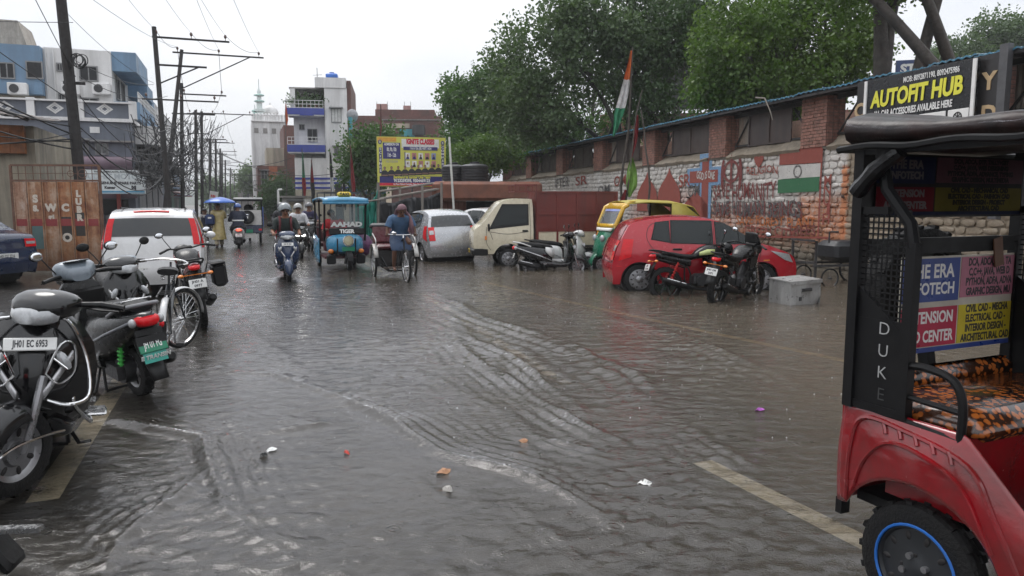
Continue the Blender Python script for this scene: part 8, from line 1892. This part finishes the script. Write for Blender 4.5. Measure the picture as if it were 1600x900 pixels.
# ---- the coaching-class hoarding
HB = Bld('coaching_billboard','yellow coaching-class billboard with nine staff portraits and phone numbers',588.5,36,cat='billboard',rot=rad(14));HB.o.z = 0;HB.t.location.z = 0
(bx0,bz1),(bx1,bz0) = HB.f(588.5,214),HB.f(697,291.5);bz1 += .03
W_,H_ = bx1-bx0,bz1-bz0;q = MB();q.box(((bx0+bx1)/2,.04,(bz0+bz1)/2),(W_,.06,H_));BB = q.build('board',M('flex_yellow',(.62,.6,.10),.35,var=.12,scale=1.2),HB.t)
NVP = M('flex_navy',(.03,.025,.16),.35);RDP = M('flex_red',(.6,.02,.05),.35);WHP = M('flex_white',(.75,.74,.7),.35);ORP = M('flex_orange',(.7,.35,.04),.35)
def pan(nm,m,a,b,c,d,e=0.0): q = MB();q.box((bx0+W_*(a+b)/2,.006-e,bz0+H_*(c+d)/2),(W_*(b-a),.008,H_*(d-c)));return q.build(nm,m,BB)
def btx(s,a,b,h,m,wd,e=.004,bold=.01,nm='lettering'):
    text(nm,s,h*H_*1.35,m,BB,frame((bx0+W_*a,.0-e,bz0+H_*b),(1,0,0),(0,0,1)),.001,bold=bold,sx=min(1.25,wd*W_/(max(1,len(s))*h*H_*.88)))
pan('corner_panel',ORP,.01,.28,.90,.985,-.002);pan('title_panel',WHP,.355,.90,.78,.96);btx('IGNITE CLASSES',.628,.905,.105,RDP,.52,.008,.02);pan('subtitle_panel',NVP,.38,.88,.735,.805,.003);btx("11th & 12th, JEE, NEET, NDA",.63,.77,.05,INKW,.46,.008,.004)
pan('admission_panel',NVP,.085,.335,.555,.88);btx('ADMISSION ON',.21,.845,.05,INKW,.23,.006,.006);btx('8th, 9th, 10th',.21,.745,.085,INKW,.23,.006,.008);btx('11th - 12th',.21,.63,.085,INKW,.20,.006,.008);btx('CALL 91232 59298',.21,.50,.045,M('print_grey',(.4,.4,.36),.4),.23,.004,.003)
pan('side_strip',NVP,.03,.068,.26,.78);pan('side_strip',NVP,.935,.975,.26,.84)
for i,ch in enumerate('SCIENCE'): btx(ch,.049,.745-.072*i,.05,INKW,.035,.006,.004)
for i,ch in enumerate('COMMERCE'): btx(ch,.955,.80-.068*i,.046,INKW,.035,.006,.004)
for a in (.045,.955): q = MB();q.ell((bx0+W_*a,.0,bz0+H_*.89),(.09,.012,.11),None,16,6);q.build('round_crest',NVP,BB);q = MB();q.ell((bx0+W_*a,-.012,bz0+H_*.89),(.05,.006,.07),None,12,5);q.build('crest_mark',M('print_grey',(.4,.4,.36),.4),BB)
r = random.Random(4);FACE = M('print_skin',(.3,.17,.12),.4);KIT = M('print_kit',(.02,.02,.025),.4)
for i in range(5):
    for j in range(2):
        a = .44+.095*i;c = .61-.16*j;pan('photo_card',r.choice((WHP,M('card_pink',(.5,.2,.2),.4),M('card_blue',(.25,.3,.5),.4))),a-.033,a+.033,c-.06,c+.07,.002);q = MB();q.ell((bx0+W_*a,-.008,bz0+H_*(c+.02)),(.045,.004,.06),None,10,5);q.build('printed_face',FACE,BB);q = MB();q.prism([(bx0+W_*a-.08,bz0+H_*(c-.058)),(bx0+W_*a+.08,bz0+H_*(c-.058)),(bx0+W_*a+.05,bz0+H_*(c-.005)),(bx0+W_*a-.05,bz0+H_*(c-.005))],.004,'xz',-.006);q.build('printed_bust',r.choice((KIT,NVP,WHP)),BB)
pan('photo_strip',NVP,.395,.408,.39,.70,.002)
for i in range(9):
    x = bx0+W_*(.105+.098*i);z = bz0+H_*(.20+.008*i);q = MB();q.prism([(x-.17,z-.02),(x+.17,z-.02),(x+.165,z+.20),(x+.07,z+.29),(x-.07,z+.29),(x-.165,z+.20)],.004,'xz',-.003);q.build('printed_figure',KIT,BB)
    q = MB();q.ell((x,-.008,z+.375),(.055,.005,.075),None,12,6);q.prism([(x-.15,z+.03),(x+.15,z+.03),(x+.15,z+.075),(x-.15,z+.075)],.004,'xz',-.008);q.build('printed_face',FACE,BB);q = MB();q.ell((x,-.006,z+.41),(.06,.004,.06),None,12,6);q.build('printed_hair',KIT,BB)
pan('footer_panel',NVP,.03,.985,.07,.205);btx('Jharkhand का नंबर One Team'.replace('का नंबर','ka number'),.5,.185,.055,INKY,.74,.008,.006);btx('9123259295, 9304469123',.5,.115,.065,INKW,.72,.008,.01);pan('address_panel',RDP,.03,.985,.012,.068);btx('1st Floor School Complex, Plaza Chowk, Ranchi - 01',.5,.042,.035,INKW,.84,.008,.004)
q = MB();q.box(((bx0+bx1)/2,.09,bz1),(W_+.04,.05,.05));q.box(((bx0+bx1)/2,.09,bz0),(W_+.04,.05,.05))
for x in (bx0+.12,bx1-.15,(bx0+bx1)/2): q.bar((x,.11,-.2),(x,.11,bz1),.07)
q.build('support_frame',DARKM,HB.t);t = thing('white_pole','slender white pole standing beside the coaching billboard','pole',gp(712,29.5),0);q = MB();q.tube([Vector((0,0,0)),P(702,214,29.5)-t.location],[.05,.04],8);q.build('shaft',PALEP if False else M('white_pole',(.6,.6,.56),.5),t)
# ---- car accessory shop sign above the wall
AS = Bld('shop_sign','black signboard reading AUTOFIT HUB in yellow above the stone wall',0,0,cat='sign',rot=rad(-73.8),pt=Vector((12.78-.291*16.6,16.6,0))+WN*.62);AS.o.z = 0;AS.t.location.z = 0
SGX = AS.f(1352,150)[0];c4 = [AS.f(1352,130),AS.f(1527,84),AS.f(1352,210),AS.f(1527,195)]
x0,x1 = c4[0][0],c4[1][0];z1_ = min(c4[0][1],c4[1][1])+.03;z0_ = c4[3][1]-.15
q = MB();q.box(((x0+x1)/2,.04,(z0_+z1_)/2),(x1-x0,.06,z1_-z0_));sb = q.build('board',M('flex_black',(.01,.01,.012),.3),AS.t)
for x in (x0+.03,x1-.03): q = MB();q.box((x,.0,(z0_+z1_)/2),(.07,.03,z1_-z0_));q.build('white_edge',INKW,sb)
SW_,SH2 = x1-x0,z1_-z0_
def stx(s,a,b,h,m,wd,**kw): text('lettering',s,h*SH2,m,sb,frame((x0+SW_*a,-.006,z0_+SH2*b),(1,0,0),(0,0,1)),.002,sx=min(1.4,wd*SW_/(len(s)*h*SH2*.62)),**kw)
ASM = [(x0,x1,z0_,z1_)]
stx('MOB: 8092871190, 8092475986',.63,.90,.115,INKW,.62,bold=.002);stx('AUTOFIT HUB',.49,.675,.34,INKY,.88,bold=.018,shear=.08);stx('ALL CAR ACCESSORIES AVAILABLE HERE',.47,.45,.14,INKW,.84,bold=.005)
for a,b in ((.04,.27),(.29,.53),(.55,.78),(.80,.965)): 
    q = MB();q.box((x0+SW_*(a+b)/2,.002,z0_+SH2*.19),(SW_*(b-a),.02,SH2*.34),bev=.008);cd = q.build('product_card',INKW,sb);q = MB();q.torus((x0+SW_*(a+b)/2,-.012,z0_+SH2*.25),.085,.012,'y',24,5)
    for k in range(8): an = 2*PI*k/8;q.bar((x0+SW_*(a+b)/2,-.012,z0_+SH2*.25),(x0+SW_*(a+b)/2+.08*math.cos(an),-.012,z0_+SH2*.25+.08*math.sin(an)),.012)
    q.build('printed_wheel',DARKM,cd)
q = MB();q.bar((x0+.1,.12,3.0),(x0+.1,.12,z1_),.05);q.bar((x1-.1,.12,3.0),(x1-.1,.12,z1_),.05);q.build('sign_post',DARKM,AS.t)
BSG = Bld('rear_shop_board','black board with large gold letters partly behind the AUTOFIT HUB sign',0,0,cat='sign',rot=rad(-73.8),pt=Vector((12.78-.291*16.6,16.6,0))+WN*.50);BSG.o.z = 0;BSG.t.location.z = 0
a_,b_ = BSG.f(1340,120),BSG.f(1556,180);xa,xb = a_[0],b_[0];zt_ = BSG.f(1540,84)[1]
q = MB();q.box(((xa+xb)/2,.04,zt_-.72),(xb-xa,.05,1.4));bo = q.build('board',M('board_black',(.02,.018,.018),.4),BSG.t);GOLD = M('letter_gold',(.5,.36,.2),.4)
for s,fx,fz in (('C',.03,.55),('Y',.945,.66),('D',.955,.25)): text('lettering',s,.42,GOLD,bo,frame((xa+(xb-xa)*fx,.008,zt_-1.42+1.4*fz),(1,0,0),(0,0,1)),.008,bold=.014)
q = MB();q.box((xb+.08,.04,zt_-1.4),(.16,.12,3.0));q.build('steel_column',M('column_grey',(.08,.08,.085),.5),BSG.t)
# ---- flags
def flag(label,base,top,cloths,r0=.03,group=None,crooked=.06,seed=1,m=None):
    r = random.Random(seed);b,tp = Vector(base),Vector(top);t = thing('flag_pole',label,'flag',b,0,group);d = tp-b;n = 8;q = MB();pts = [d*(i/n) + Vector((r.uniform(-1,1),r.uniform(-1,1),0))*crooked for i in range(n+1)];pts[0] = Vector((0,0,-.1));q.tube(pts,[r0*(1-.5*i/n) for i in range(n+1)],7);q.build('pole',m or M('bamboo_dark',(.07,.06,.05),.7,var=.4),t)
    for (f0,f1,wd,cols,drift) in cloths:       # hangs limp and wet: from fraction f1 down to f0 along the pole
        a0,a1 = d*f1,d*f0;L_ = len(cols)
        for i,mc in enumerate(cols):
            q = MB()
            def fn(u,v,i=i):
                k = (i+v)/L_;p = a0.lerp(a1,k);w = wd*(.25+.9*math.sin(min(1,k*1.25)*PI*.62))*(1 - .75*max(0,k-.75)/.25)
                return p + Vector((drift*k*k + (u-.25)*w*(-1 if drift < 0 else 1),.05*math.sin(u*9+k*6)+.04*math.sin(u*17),-.03*math.sin(u*5)*wd))
            q.grid(fn,10,8);q.build('flag_cloth',mc,t,smooth=180)
    return t
SAF = CL('flag_saffron',(.62,.14,.03));FWH = CL('flag_white',(.6,.6,.6));FGR = CL('flag_green',(.03,.2,.10));FRD = CL('flag_red',(.22,.018,.022));FLG = CL('flag_leaf_green',(.16,.30,.06));FBK = CL('flag_black',(.02,.02,.022));FOR_ = CL('flag_orange',(.55,.12,.04))
Yf = 20.6;flag('pole with wet saffron, white and green tricolour and a red pennant beside the painted wall',gp(966,Yf),P(988,74,Yf),[(.60,.985,.22,[SAF,FWH,FGR],-.34)],.045,None,.05,3)
flag('bare crooked pole with red and leaf-green pennants crossing the tricolour pole',gp(962,Yf-.4),P(1002,140,Yf-.3),[(.62,.86,.10,[FRD],.0),(.40,.62,.26,[FLG],.1),(.22,.44,.22,[FRD],-.2)],.035,None,.05,4)
flag('thin bent pole leaning against the wall right of the tricolour',gp(1024,Yf+.3),P(1004,172,Yf+1),[],.04,None,.05,5)
for i,(px,py0,py1,Y,cl,lab) in enumerate(((473,352,232,44,[FGR,FRD],'green over red cloth'),(487,352,244,45,[FRD,FBK],'red over black cloth'),(517,350,232,46,[FBK,FWH],'long white cloth'),(537,352,268,45.5,[FBK],'short black cloth'),(550,352,222,44,[FRD,FRD],'drooping red cloth'),(447,345,152,62,[FOR_],'orange pennant beside the tall white house'))):
    flag('festival flag pole with %s hanging wet' % lab,gp(px,Y),P(px-1 if i != 4 else px-3,py1,Y),[(.36 if i < 5 else .78,.95,.20,cl,.08 if i != 4 else .15)],.05,'festival flag poles behind the traffic',.05,10+i)
t = flag('tall red and orange striped pole rising behind the billboard',gp(590,44),P(595,163,44),[(.74,.99,.10,[FRD],0),(.62,.74,.10,[FOR_],0)],.05,None,.03,20)
# ================================================================== TREES AND PLANTS
BARK = M('wet_bark',(.035,.028,.023),.6,var=.5,scale=6,bump=.8,bscale=22,dirt=(.08,.08,.06),dfac=.4);BARKR = M('bark_brown',(.04,.029,.023),.65,var=.45,scale=5,bump=.9,bscale=16,dirt=(.09,.08,.065),dfac=.5,dscale=4)
def leaf_mat(nm,a,b,c):
    m = bpy.data.materials.new(nm);t = NT(m);v = t.pos(False);n = t.noise(.55,4,.6,v);n2 = t.noise(5,3,.6,v)
    col = t.ramp(t.math('ADD',t.math('MULTIPLY',n,.6),t.math('MULTIPLY',n2,.45)),[(.3,a),(.52,b),(.75,c)])
    tl = t.n('BsdfTranslucent');t.l(t.mix(1.0,col,(.9,1,.5),'MULTIPLY'),tl.inputs['Color']);t.set(Base_Color=col,Roughness=.42,Specular_IOR_Level=.4)
    ms = t.n('MixShader',i_Fac=.38);t.l(t.b.outputs[0],ms.inputs[1]);t.l(tl.outputs[0],ms.inputs[2]);t.l(ms.outputs[0],t.o.inputs['Surface']);return m
LF_DARK = leaf_mat('leaf_dark',(.025,.055,.018),(.045,.09,.028),(.075,.13,.04));LF_MID = leaf_mat('leaf_mid',(.03,.07,.018),(.06,.125,.028),(.10,.19,.045));LF_BRI = leaf_mat('leaf_bright',(.05,.10,.022),(.095,.165,.03),(.16,.23,.045));LF_GREY = leaf_mat('leaf_greygreen',(.05,.085,.04),(.085,.135,.058),(.13,.185,.085))
def leaves_mesh(nm,cents,rads,n,size,seed,m,droop=.35,asp=2.6):
    """n small folded leaves gathered in sprays round the given clump centres"""
    rs = np.random.RandomState(seed);cents = np.array(cents,float);rads = np.array(rads,float);w = rads**2.2;w /= w.sum()
    k = rs.choice(len(cents),n//6,p=w);d = rs.normal(size=(n//6,3));d /= np.linalg.norm(d,axis=1)[:,None]
    rr = rads[k][:,None]*(rs.uniform(.25,1,(n//6,1))**.55);sp = cents[k] + d*rr*np.array([1,1,.8]);sp[:,2] -= droop*rr[:,0]*.3
    ax = d + rs.normal(size=d.shape)*.5;ax[:,2] -= droop;ax /= np.linalg.norm(ax,axis=1)[:,None]
    base = np.repeat(sp,6,0);AX = np.repeat(ax,6,0);off = np.tile(np.arange(6)*.75*size,n//6)[:,None];N_ = len(base)
    side = np.cross(AX,rs.normal(size=AX.shape));side /= np.linalg.norm(side,axis=1)[:,None]
    ld = AX*.55 + side*np.where(np.arange(N_) % 2 == 0,1,-1)[:,None]*.9 + rs.normal(size=AX.shape)*.25;ld[:,2] -= droop*.5;ld /= np.linalg.norm(ld,axis=1)[:,None]
    wd = np.cross(ld,rs.normal(size=AX.shape));wd /= np.linalg.norm(wd,axis=1)[:,None];s = size*rs.uniform(.6,1.3,(N_,1));o = base + AX*off
    v = np.stack([o,o+ld*s*.5+wd*s/asp,o+ld*s,o+ld*s*.5-wd*s/asp],1).reshape(-1,3).astype(np.float32)
    me = bpy.data.meshes.new(nm);me.vertices.add(len(v));me.vertices.foreach_set('co',v.ravel());f = np.arange(len(v),dtype=np.int32);me.loops.add(len(f));me.loops.foreach_set('vertex_index',f);me.polygons.add(N_);me.polygons.foreach_set('loop_start',np.arange(0,len(f),4,dtype=np.int32));me.polygons.foreach_set('loop_total',np.full(N_,4,np.int32));me.update();me.materials.append(m);return me
def tree(label,base,H,trunk_r,crowns,n_leaf,lsize,mat,seed,bark=BARK,fork=.35,lean=(0,0),cat='tree',group=None,droop=.35,stems=1,spread=1.0,clump=(.5,1.0),per=26,name='tree'):
    """crowns: ellipsoids (dx, dy, z, rx, ry, rz) relative to the base; limbs run from the trunk into each clump"""
    r = random.Random(seed);t = thing(name,label,cat,base,0,group);q = MB();cents,rads,tips = [],[],[]
    for (dx,dy,z,rx_,ry_,rz_) in crowns:
        for _ in range(per):
            while True:
                p = Vector((r.uniform(-1,1),r.uniform(-1,1),r.uniform(-1,1)))
                if .35 < p.length < 1: break
            c = Vector((dx+p.x*rx_,dy+p.y*ry_,z+p.z*rz_));cents.append(c);rads.append(r.uniform(*clump));tips.append(c)
    tops = []
    for s in range(stems):
        a = 2*PI*s/stems + r.uniform(0,1);f = Vector((lean[0]+spread*.35*math.cos(a)*(stems > 1),lean[1]+spread*.35*math.sin(a)*(stems > 1),H*fork));mid = f*.5 + Vector((r.uniform(-.15,.15),r.uniform(-.15,.15),0));b0 = Vector((.2*math.cos(a),.2*math.sin(a),-.3))*(stems > 1) + Vector((0,0,-.2))
        rr = trunk_r/(stems**.4);q.tube(spl([b0,mid,f],4),[rr*(1.15-.35*i/8) for i in range(9)],9);tops.append((f,rr*.8))
    r.shuffle(tips);hubs = []
    for i,(dx,dy,z,rx_,ry_,rz_) in enumerate(crowns):
        f,rr = tops[i % len(tops)];h = Vector((dx,dy,z-.35*rz_));m_ = f.lerp(h,.5) + Vector((r.uniform(-.4,.4),r.uniform(-.4,.4),r.uniform(0,.5)));pts = spl([f,m_,h],5);q.tube(pts,[rr*(.75-.4*k/10) for k in range(11)],7);hubs.append((pts,rr*.36))
    for c in tips:
        pts,rr = min(hubs,key=lambda h: (h[0][-1]-c).length);s = pts[r.randint(len(pts)//2,len(pts)-1)];m_ = s.lerp(c,.5) + Vector((r.uniform(-.3,.3),r.uniform(-.3,.3),r.uniform(0,.35)))*min(1,(c-s).length/2);q.tube(spl([s,m_,c],3),[rr*(.62-.5*k/6) for k in range(7)],5,caps=False)
    q.build('trunk',bark,t,smooth=60)
    obj('crown',leaves_mesh('crown',cents,rads,n_leaf,lsize,seed,mat,droop),t);return t
def at(px,Y,z=-.15): p = P(px,317,Y);p.z = z;return p
hz = lambda py,Y: HC + (317-py)/F*Y
def cr(px,py,Y,rx_,rz_,base,ry_=None):      # ellipsoid seen at a picture point, sizes in metres
    p = P(px,py,Y);return (p.x-base.x,p.y-base.y,p.z-base.z,rx_,ry_ or rx_,rz_)
# big dark grey-green tree behind the wall
b = at(960,34);tree('big dark tree with drooping fine foliage behind the tricolour flag',b,9,.34,[cr(845,120,33,2.3,2.6,b),cr(820,170,34,1.8,2.0,b),cr(900,75,33,2.4,2.0,b),cr(975,95,34,2.6,2.0,b),cr(1030,30,34,2.4,1.6,b),cr(960,20,33,2.2,1.4,b)],40000,.165,LF_GREY,31,fork=.42,stems=3,spread=3.0,per=20,clump=(.3,.68))
b = at(925,40);tree('second dark tree with bare crooked limbs behind the wall',b,7,.26,[cr(880,210,40,2.0,1.0,b),cr(950,190,40,2.4,1.2,b),cr(850,220,41,1.8,.8,b),cr(930,100,41,3,2,b)],9000,.16,LF_MID,32,fork=.4,stems=2,spread=2.5)
b = at(1045,33);tree('slender bare-limbed tree before the dark grandstand',b,8,.22,[cr(1050,60,33,1.5,1.3,b),cr(1100,30,33,1.6,1.2,b),cr(1020,160,33,1.1,.8,b)],11000,.15,LF_DARK,33,fork=.35,stems=3,spread=2.4)
# bright tree
b = at(1235,25);tree('bright yellow-green tree overhanging the tin roof',b,7,.26,[cr(1150,95,25,1.3,1.5,b),cr(1215,60,25,1.5,1.6,b),cr(1285,90,25,1.5,1.4,b),cr(1240,130,25,1.7,.9,b),cr(1330,80,25,.9,1.2,b),cr(1180,20,26,1.6,1.0,b),cr(1290,15,26,1.5,1.0,b),cr(1125,150,25,.9,.7,b)],40000,.13,LF_BRI,34,fork=.4,stems=2,spread=1.8,per=16,clump=(.28,.62))
# big trunks at the right
b = at(1470,18.2);q_ = tree('huge brown forked tree whose trunks rise out of frame above the sign',b,8,.42,[(-1.9,0,9.6,2.2,1.8,1.0),(.9,.3,10.2,1.8,1.6,1.0),(-3.6,.4,8.7,1.4,1.2,1.0)],18000,.13,LF_BRI,35,bark=BARKR,fork=.5,stems=3,spread=2.4,per=20)
b = at(1400,19.5);tree('curved brown tree trunk left of the forked tree above the sign',b,8,.36,[(-.9,0,8.0,1.3,1.2,1.0),(.2,0,8.9,1.4,1.2,.8)],11000,.13,LF_BRI,36,bark=BARKR,fork=.62,lean=(-.55,0),per=22)
b = at(1562,62);tree('distant round tree against the sky at the far right',b,9,.3,[cr(1560,60,62,2.6,1.6,b),cr(1600,75,62,2.2,1.4,b),cr(1500,90,62,2.5,1.2,b)],20000,.24,LF_GREY,37)
# green mass left of the wall
b = at(748,47);tree('dense rounded green tree standing left of the pink house',b,7,.3,[cr(735,150,47,1.5,1.5,b),cr(760,180,47,2.2,1.8,b),cr(770,225,47,1.9,1.3,b),cr(725,240,45,1.2,.9,b),cr(790,150,48,2.0,1.9,b)],46000,.19,LF_MID,38,per=26,droop=.15)
b = at(750,38);tree('low bright creeper hedge above the black water tanks',b,3.5,.12,[cr(725,247,38,.9,.35,b),cr(760,240,38,.9,.4,b),cr(775,236,38,.6,.45,b)],14000,.11,LF_BRI,39,cat='bush',name='creeper_bush')
b = at(578,46);tree('small broad-leaved tree growing beside the coaching billboard',b,5,.14,[cr(575,235,46,.9,1.0,b),cr(600,222,46,.8,.5,b),cr(560,258,46,.7,.8,b),cr(585,265,46,.8,.8,b)],11000,.19,LF_MID,40,droop=.2)
b = at(440,70);tree('bushes sprouting from the half-built house by the mosque',b,3,.1,[cr(436,296,70,1.2,1.1,b),cr(452,312,70,1.2,.9,b),cr(424,318,70,.9,.8,b)],9000,.2,LF_DARK,42,cat='bush',name='bush')
b = at(398,130);tree('far palm-like tree rising behind the street end',b,8,.3,[cr(399,272,130,2.2,1.6,b),cr(392,280,130,1.5,1.2,b)],7000,.4,LF_GREY,43)
# pot plants on the white house terrace
Bt,xa_,xb_,zt_ = TERR
for i in range(5):
    p = Bt.o + Bt.x*(xa_+.4+(xb_-xa_-.6)*i/4) + Bt.y*(.5) + Vector((0,0,zt_+.05));t_ = thing('pot_plant','leafy pot plant on the top terrace of the white house','plant',p,0,'pot plants on the top terrace');q = MB();q.lathe([(.001,0),(.16,0),(.2,.3),(.001,.3)],(0,0,0),'z',12);q.build('pot',M('pot_clay',(.25,.09,.05),.7),t_)
    obj('foliage',leaves_mesh('foliage',[(0,0,.6+.12*(i % 2)),(.12,0,.95),(-.15,.1,.8)],[.42,.36,.34],420,.16,50+i,LF_MID),t_)
# ---- hazy end of the street and far tree line
mb = MB();r = random.Random(6)
def hl(u,v): 
    x = -420+760*u;h = 14+9*noise.noise(Vector((x*.01,1,2)))+4*noise.noise(Vector((x*.05,3,2)));return Vector((x,560+60*v + 20*noise.noise(Vector((x*.02,v,0))),-1+h*math.sin(v*PI*.5)))
mb.grid(hl,140,8);struct(mb.build('far_hills',leaf_mat('far_wood',(.03,.05,.03),(.045,.07,.04),(.06,.09,.05)),smooth=60))
for i,(px,Y,s) in enumerate(((338,190,3),(352,230,4),(368,250,4),(384,240,5),(372,180,3),(392,200,4),(330,150,3),(360,210,3))):
    b = at(px,Y);tree('hazy roadside tree at the far end of the street',b,6,.2,[(0,0,4.2,s*.7,s*.7,1.7),(s*.5,0,3.4,s*.5,s*.5,1.2)],2600,.55,LF_GREY,60+i,per=8,clump=(.8,1.5),group='hazy trees at the street end')
for i,(px,Y,h,w) in enumerate(((372,150,5,6),(386,170,6,7),(395,140,7,6),(404,115,8,7))):
    B = Bld('far_building',('flat grey','pale','red-roofed','dark brick')[i]+' building at the hazy end of the street',px,Y);mm = (GREYC,BEIGE,BRICKW,GREYC)[i];B.box('wall',mm,0,w,0,8,0,h);B.box('parapet',GREYC,-.1,w+.1,-.1,8.1,h,h+.3)
    for k in range(2): B.win(1+2.4*k,2.2+2.4*k,h-2.4,h-1.2,-.004,pm=HOLE,hood=False)
t = thing('lattice_mast','thin lattice mast fading in the haze at the street end','mast',at(363,185),0);q = MB();zt__ = hz(266,185)
for k in range(4): a = PI/4+k*PI/2;q.tube([(1.0*math.cos(a),1.0*math.sin(a),0),(.2*math.cos(a),.2*math.sin(a),zt__)],.07,4)
for k in range(8): z = zt__*k/8;w = 1.0-.8*k/8;q.bar((-w*.7,-w*.7,z),(w*.6,-w*.7,z+zt__/8),.06)
q.bar((-2.2,0,zt__*.9),(2.2,0,zt__*.9),.1);q.build('lattice',PALEP,t)
# ---- rain haze
HZ_ = bpy.data.materials.new('rain_haze');HZ_.use_nodes = True;n_ = HZ_.node_tree;n_.nodes.clear();pv = n_.nodes.new('ShaderNodeVolumePrincipled');pv.inputs['Color'].default_value = (.86,.88,.9,1);pv.inputs['Density'].default_value = .0008;pv.inputs['Anisotropy'].default_value = .2;ou = n_.nodes.new('ShaderNodeOutputMaterial');n_.links.new(pv.outputs[0],ou.inputs['Volume'])
mb = MB();mb.box((0,400,17.5),(1500,1060,41));hzb = stuff(mb.build('haze',HZ_,smooth=0))
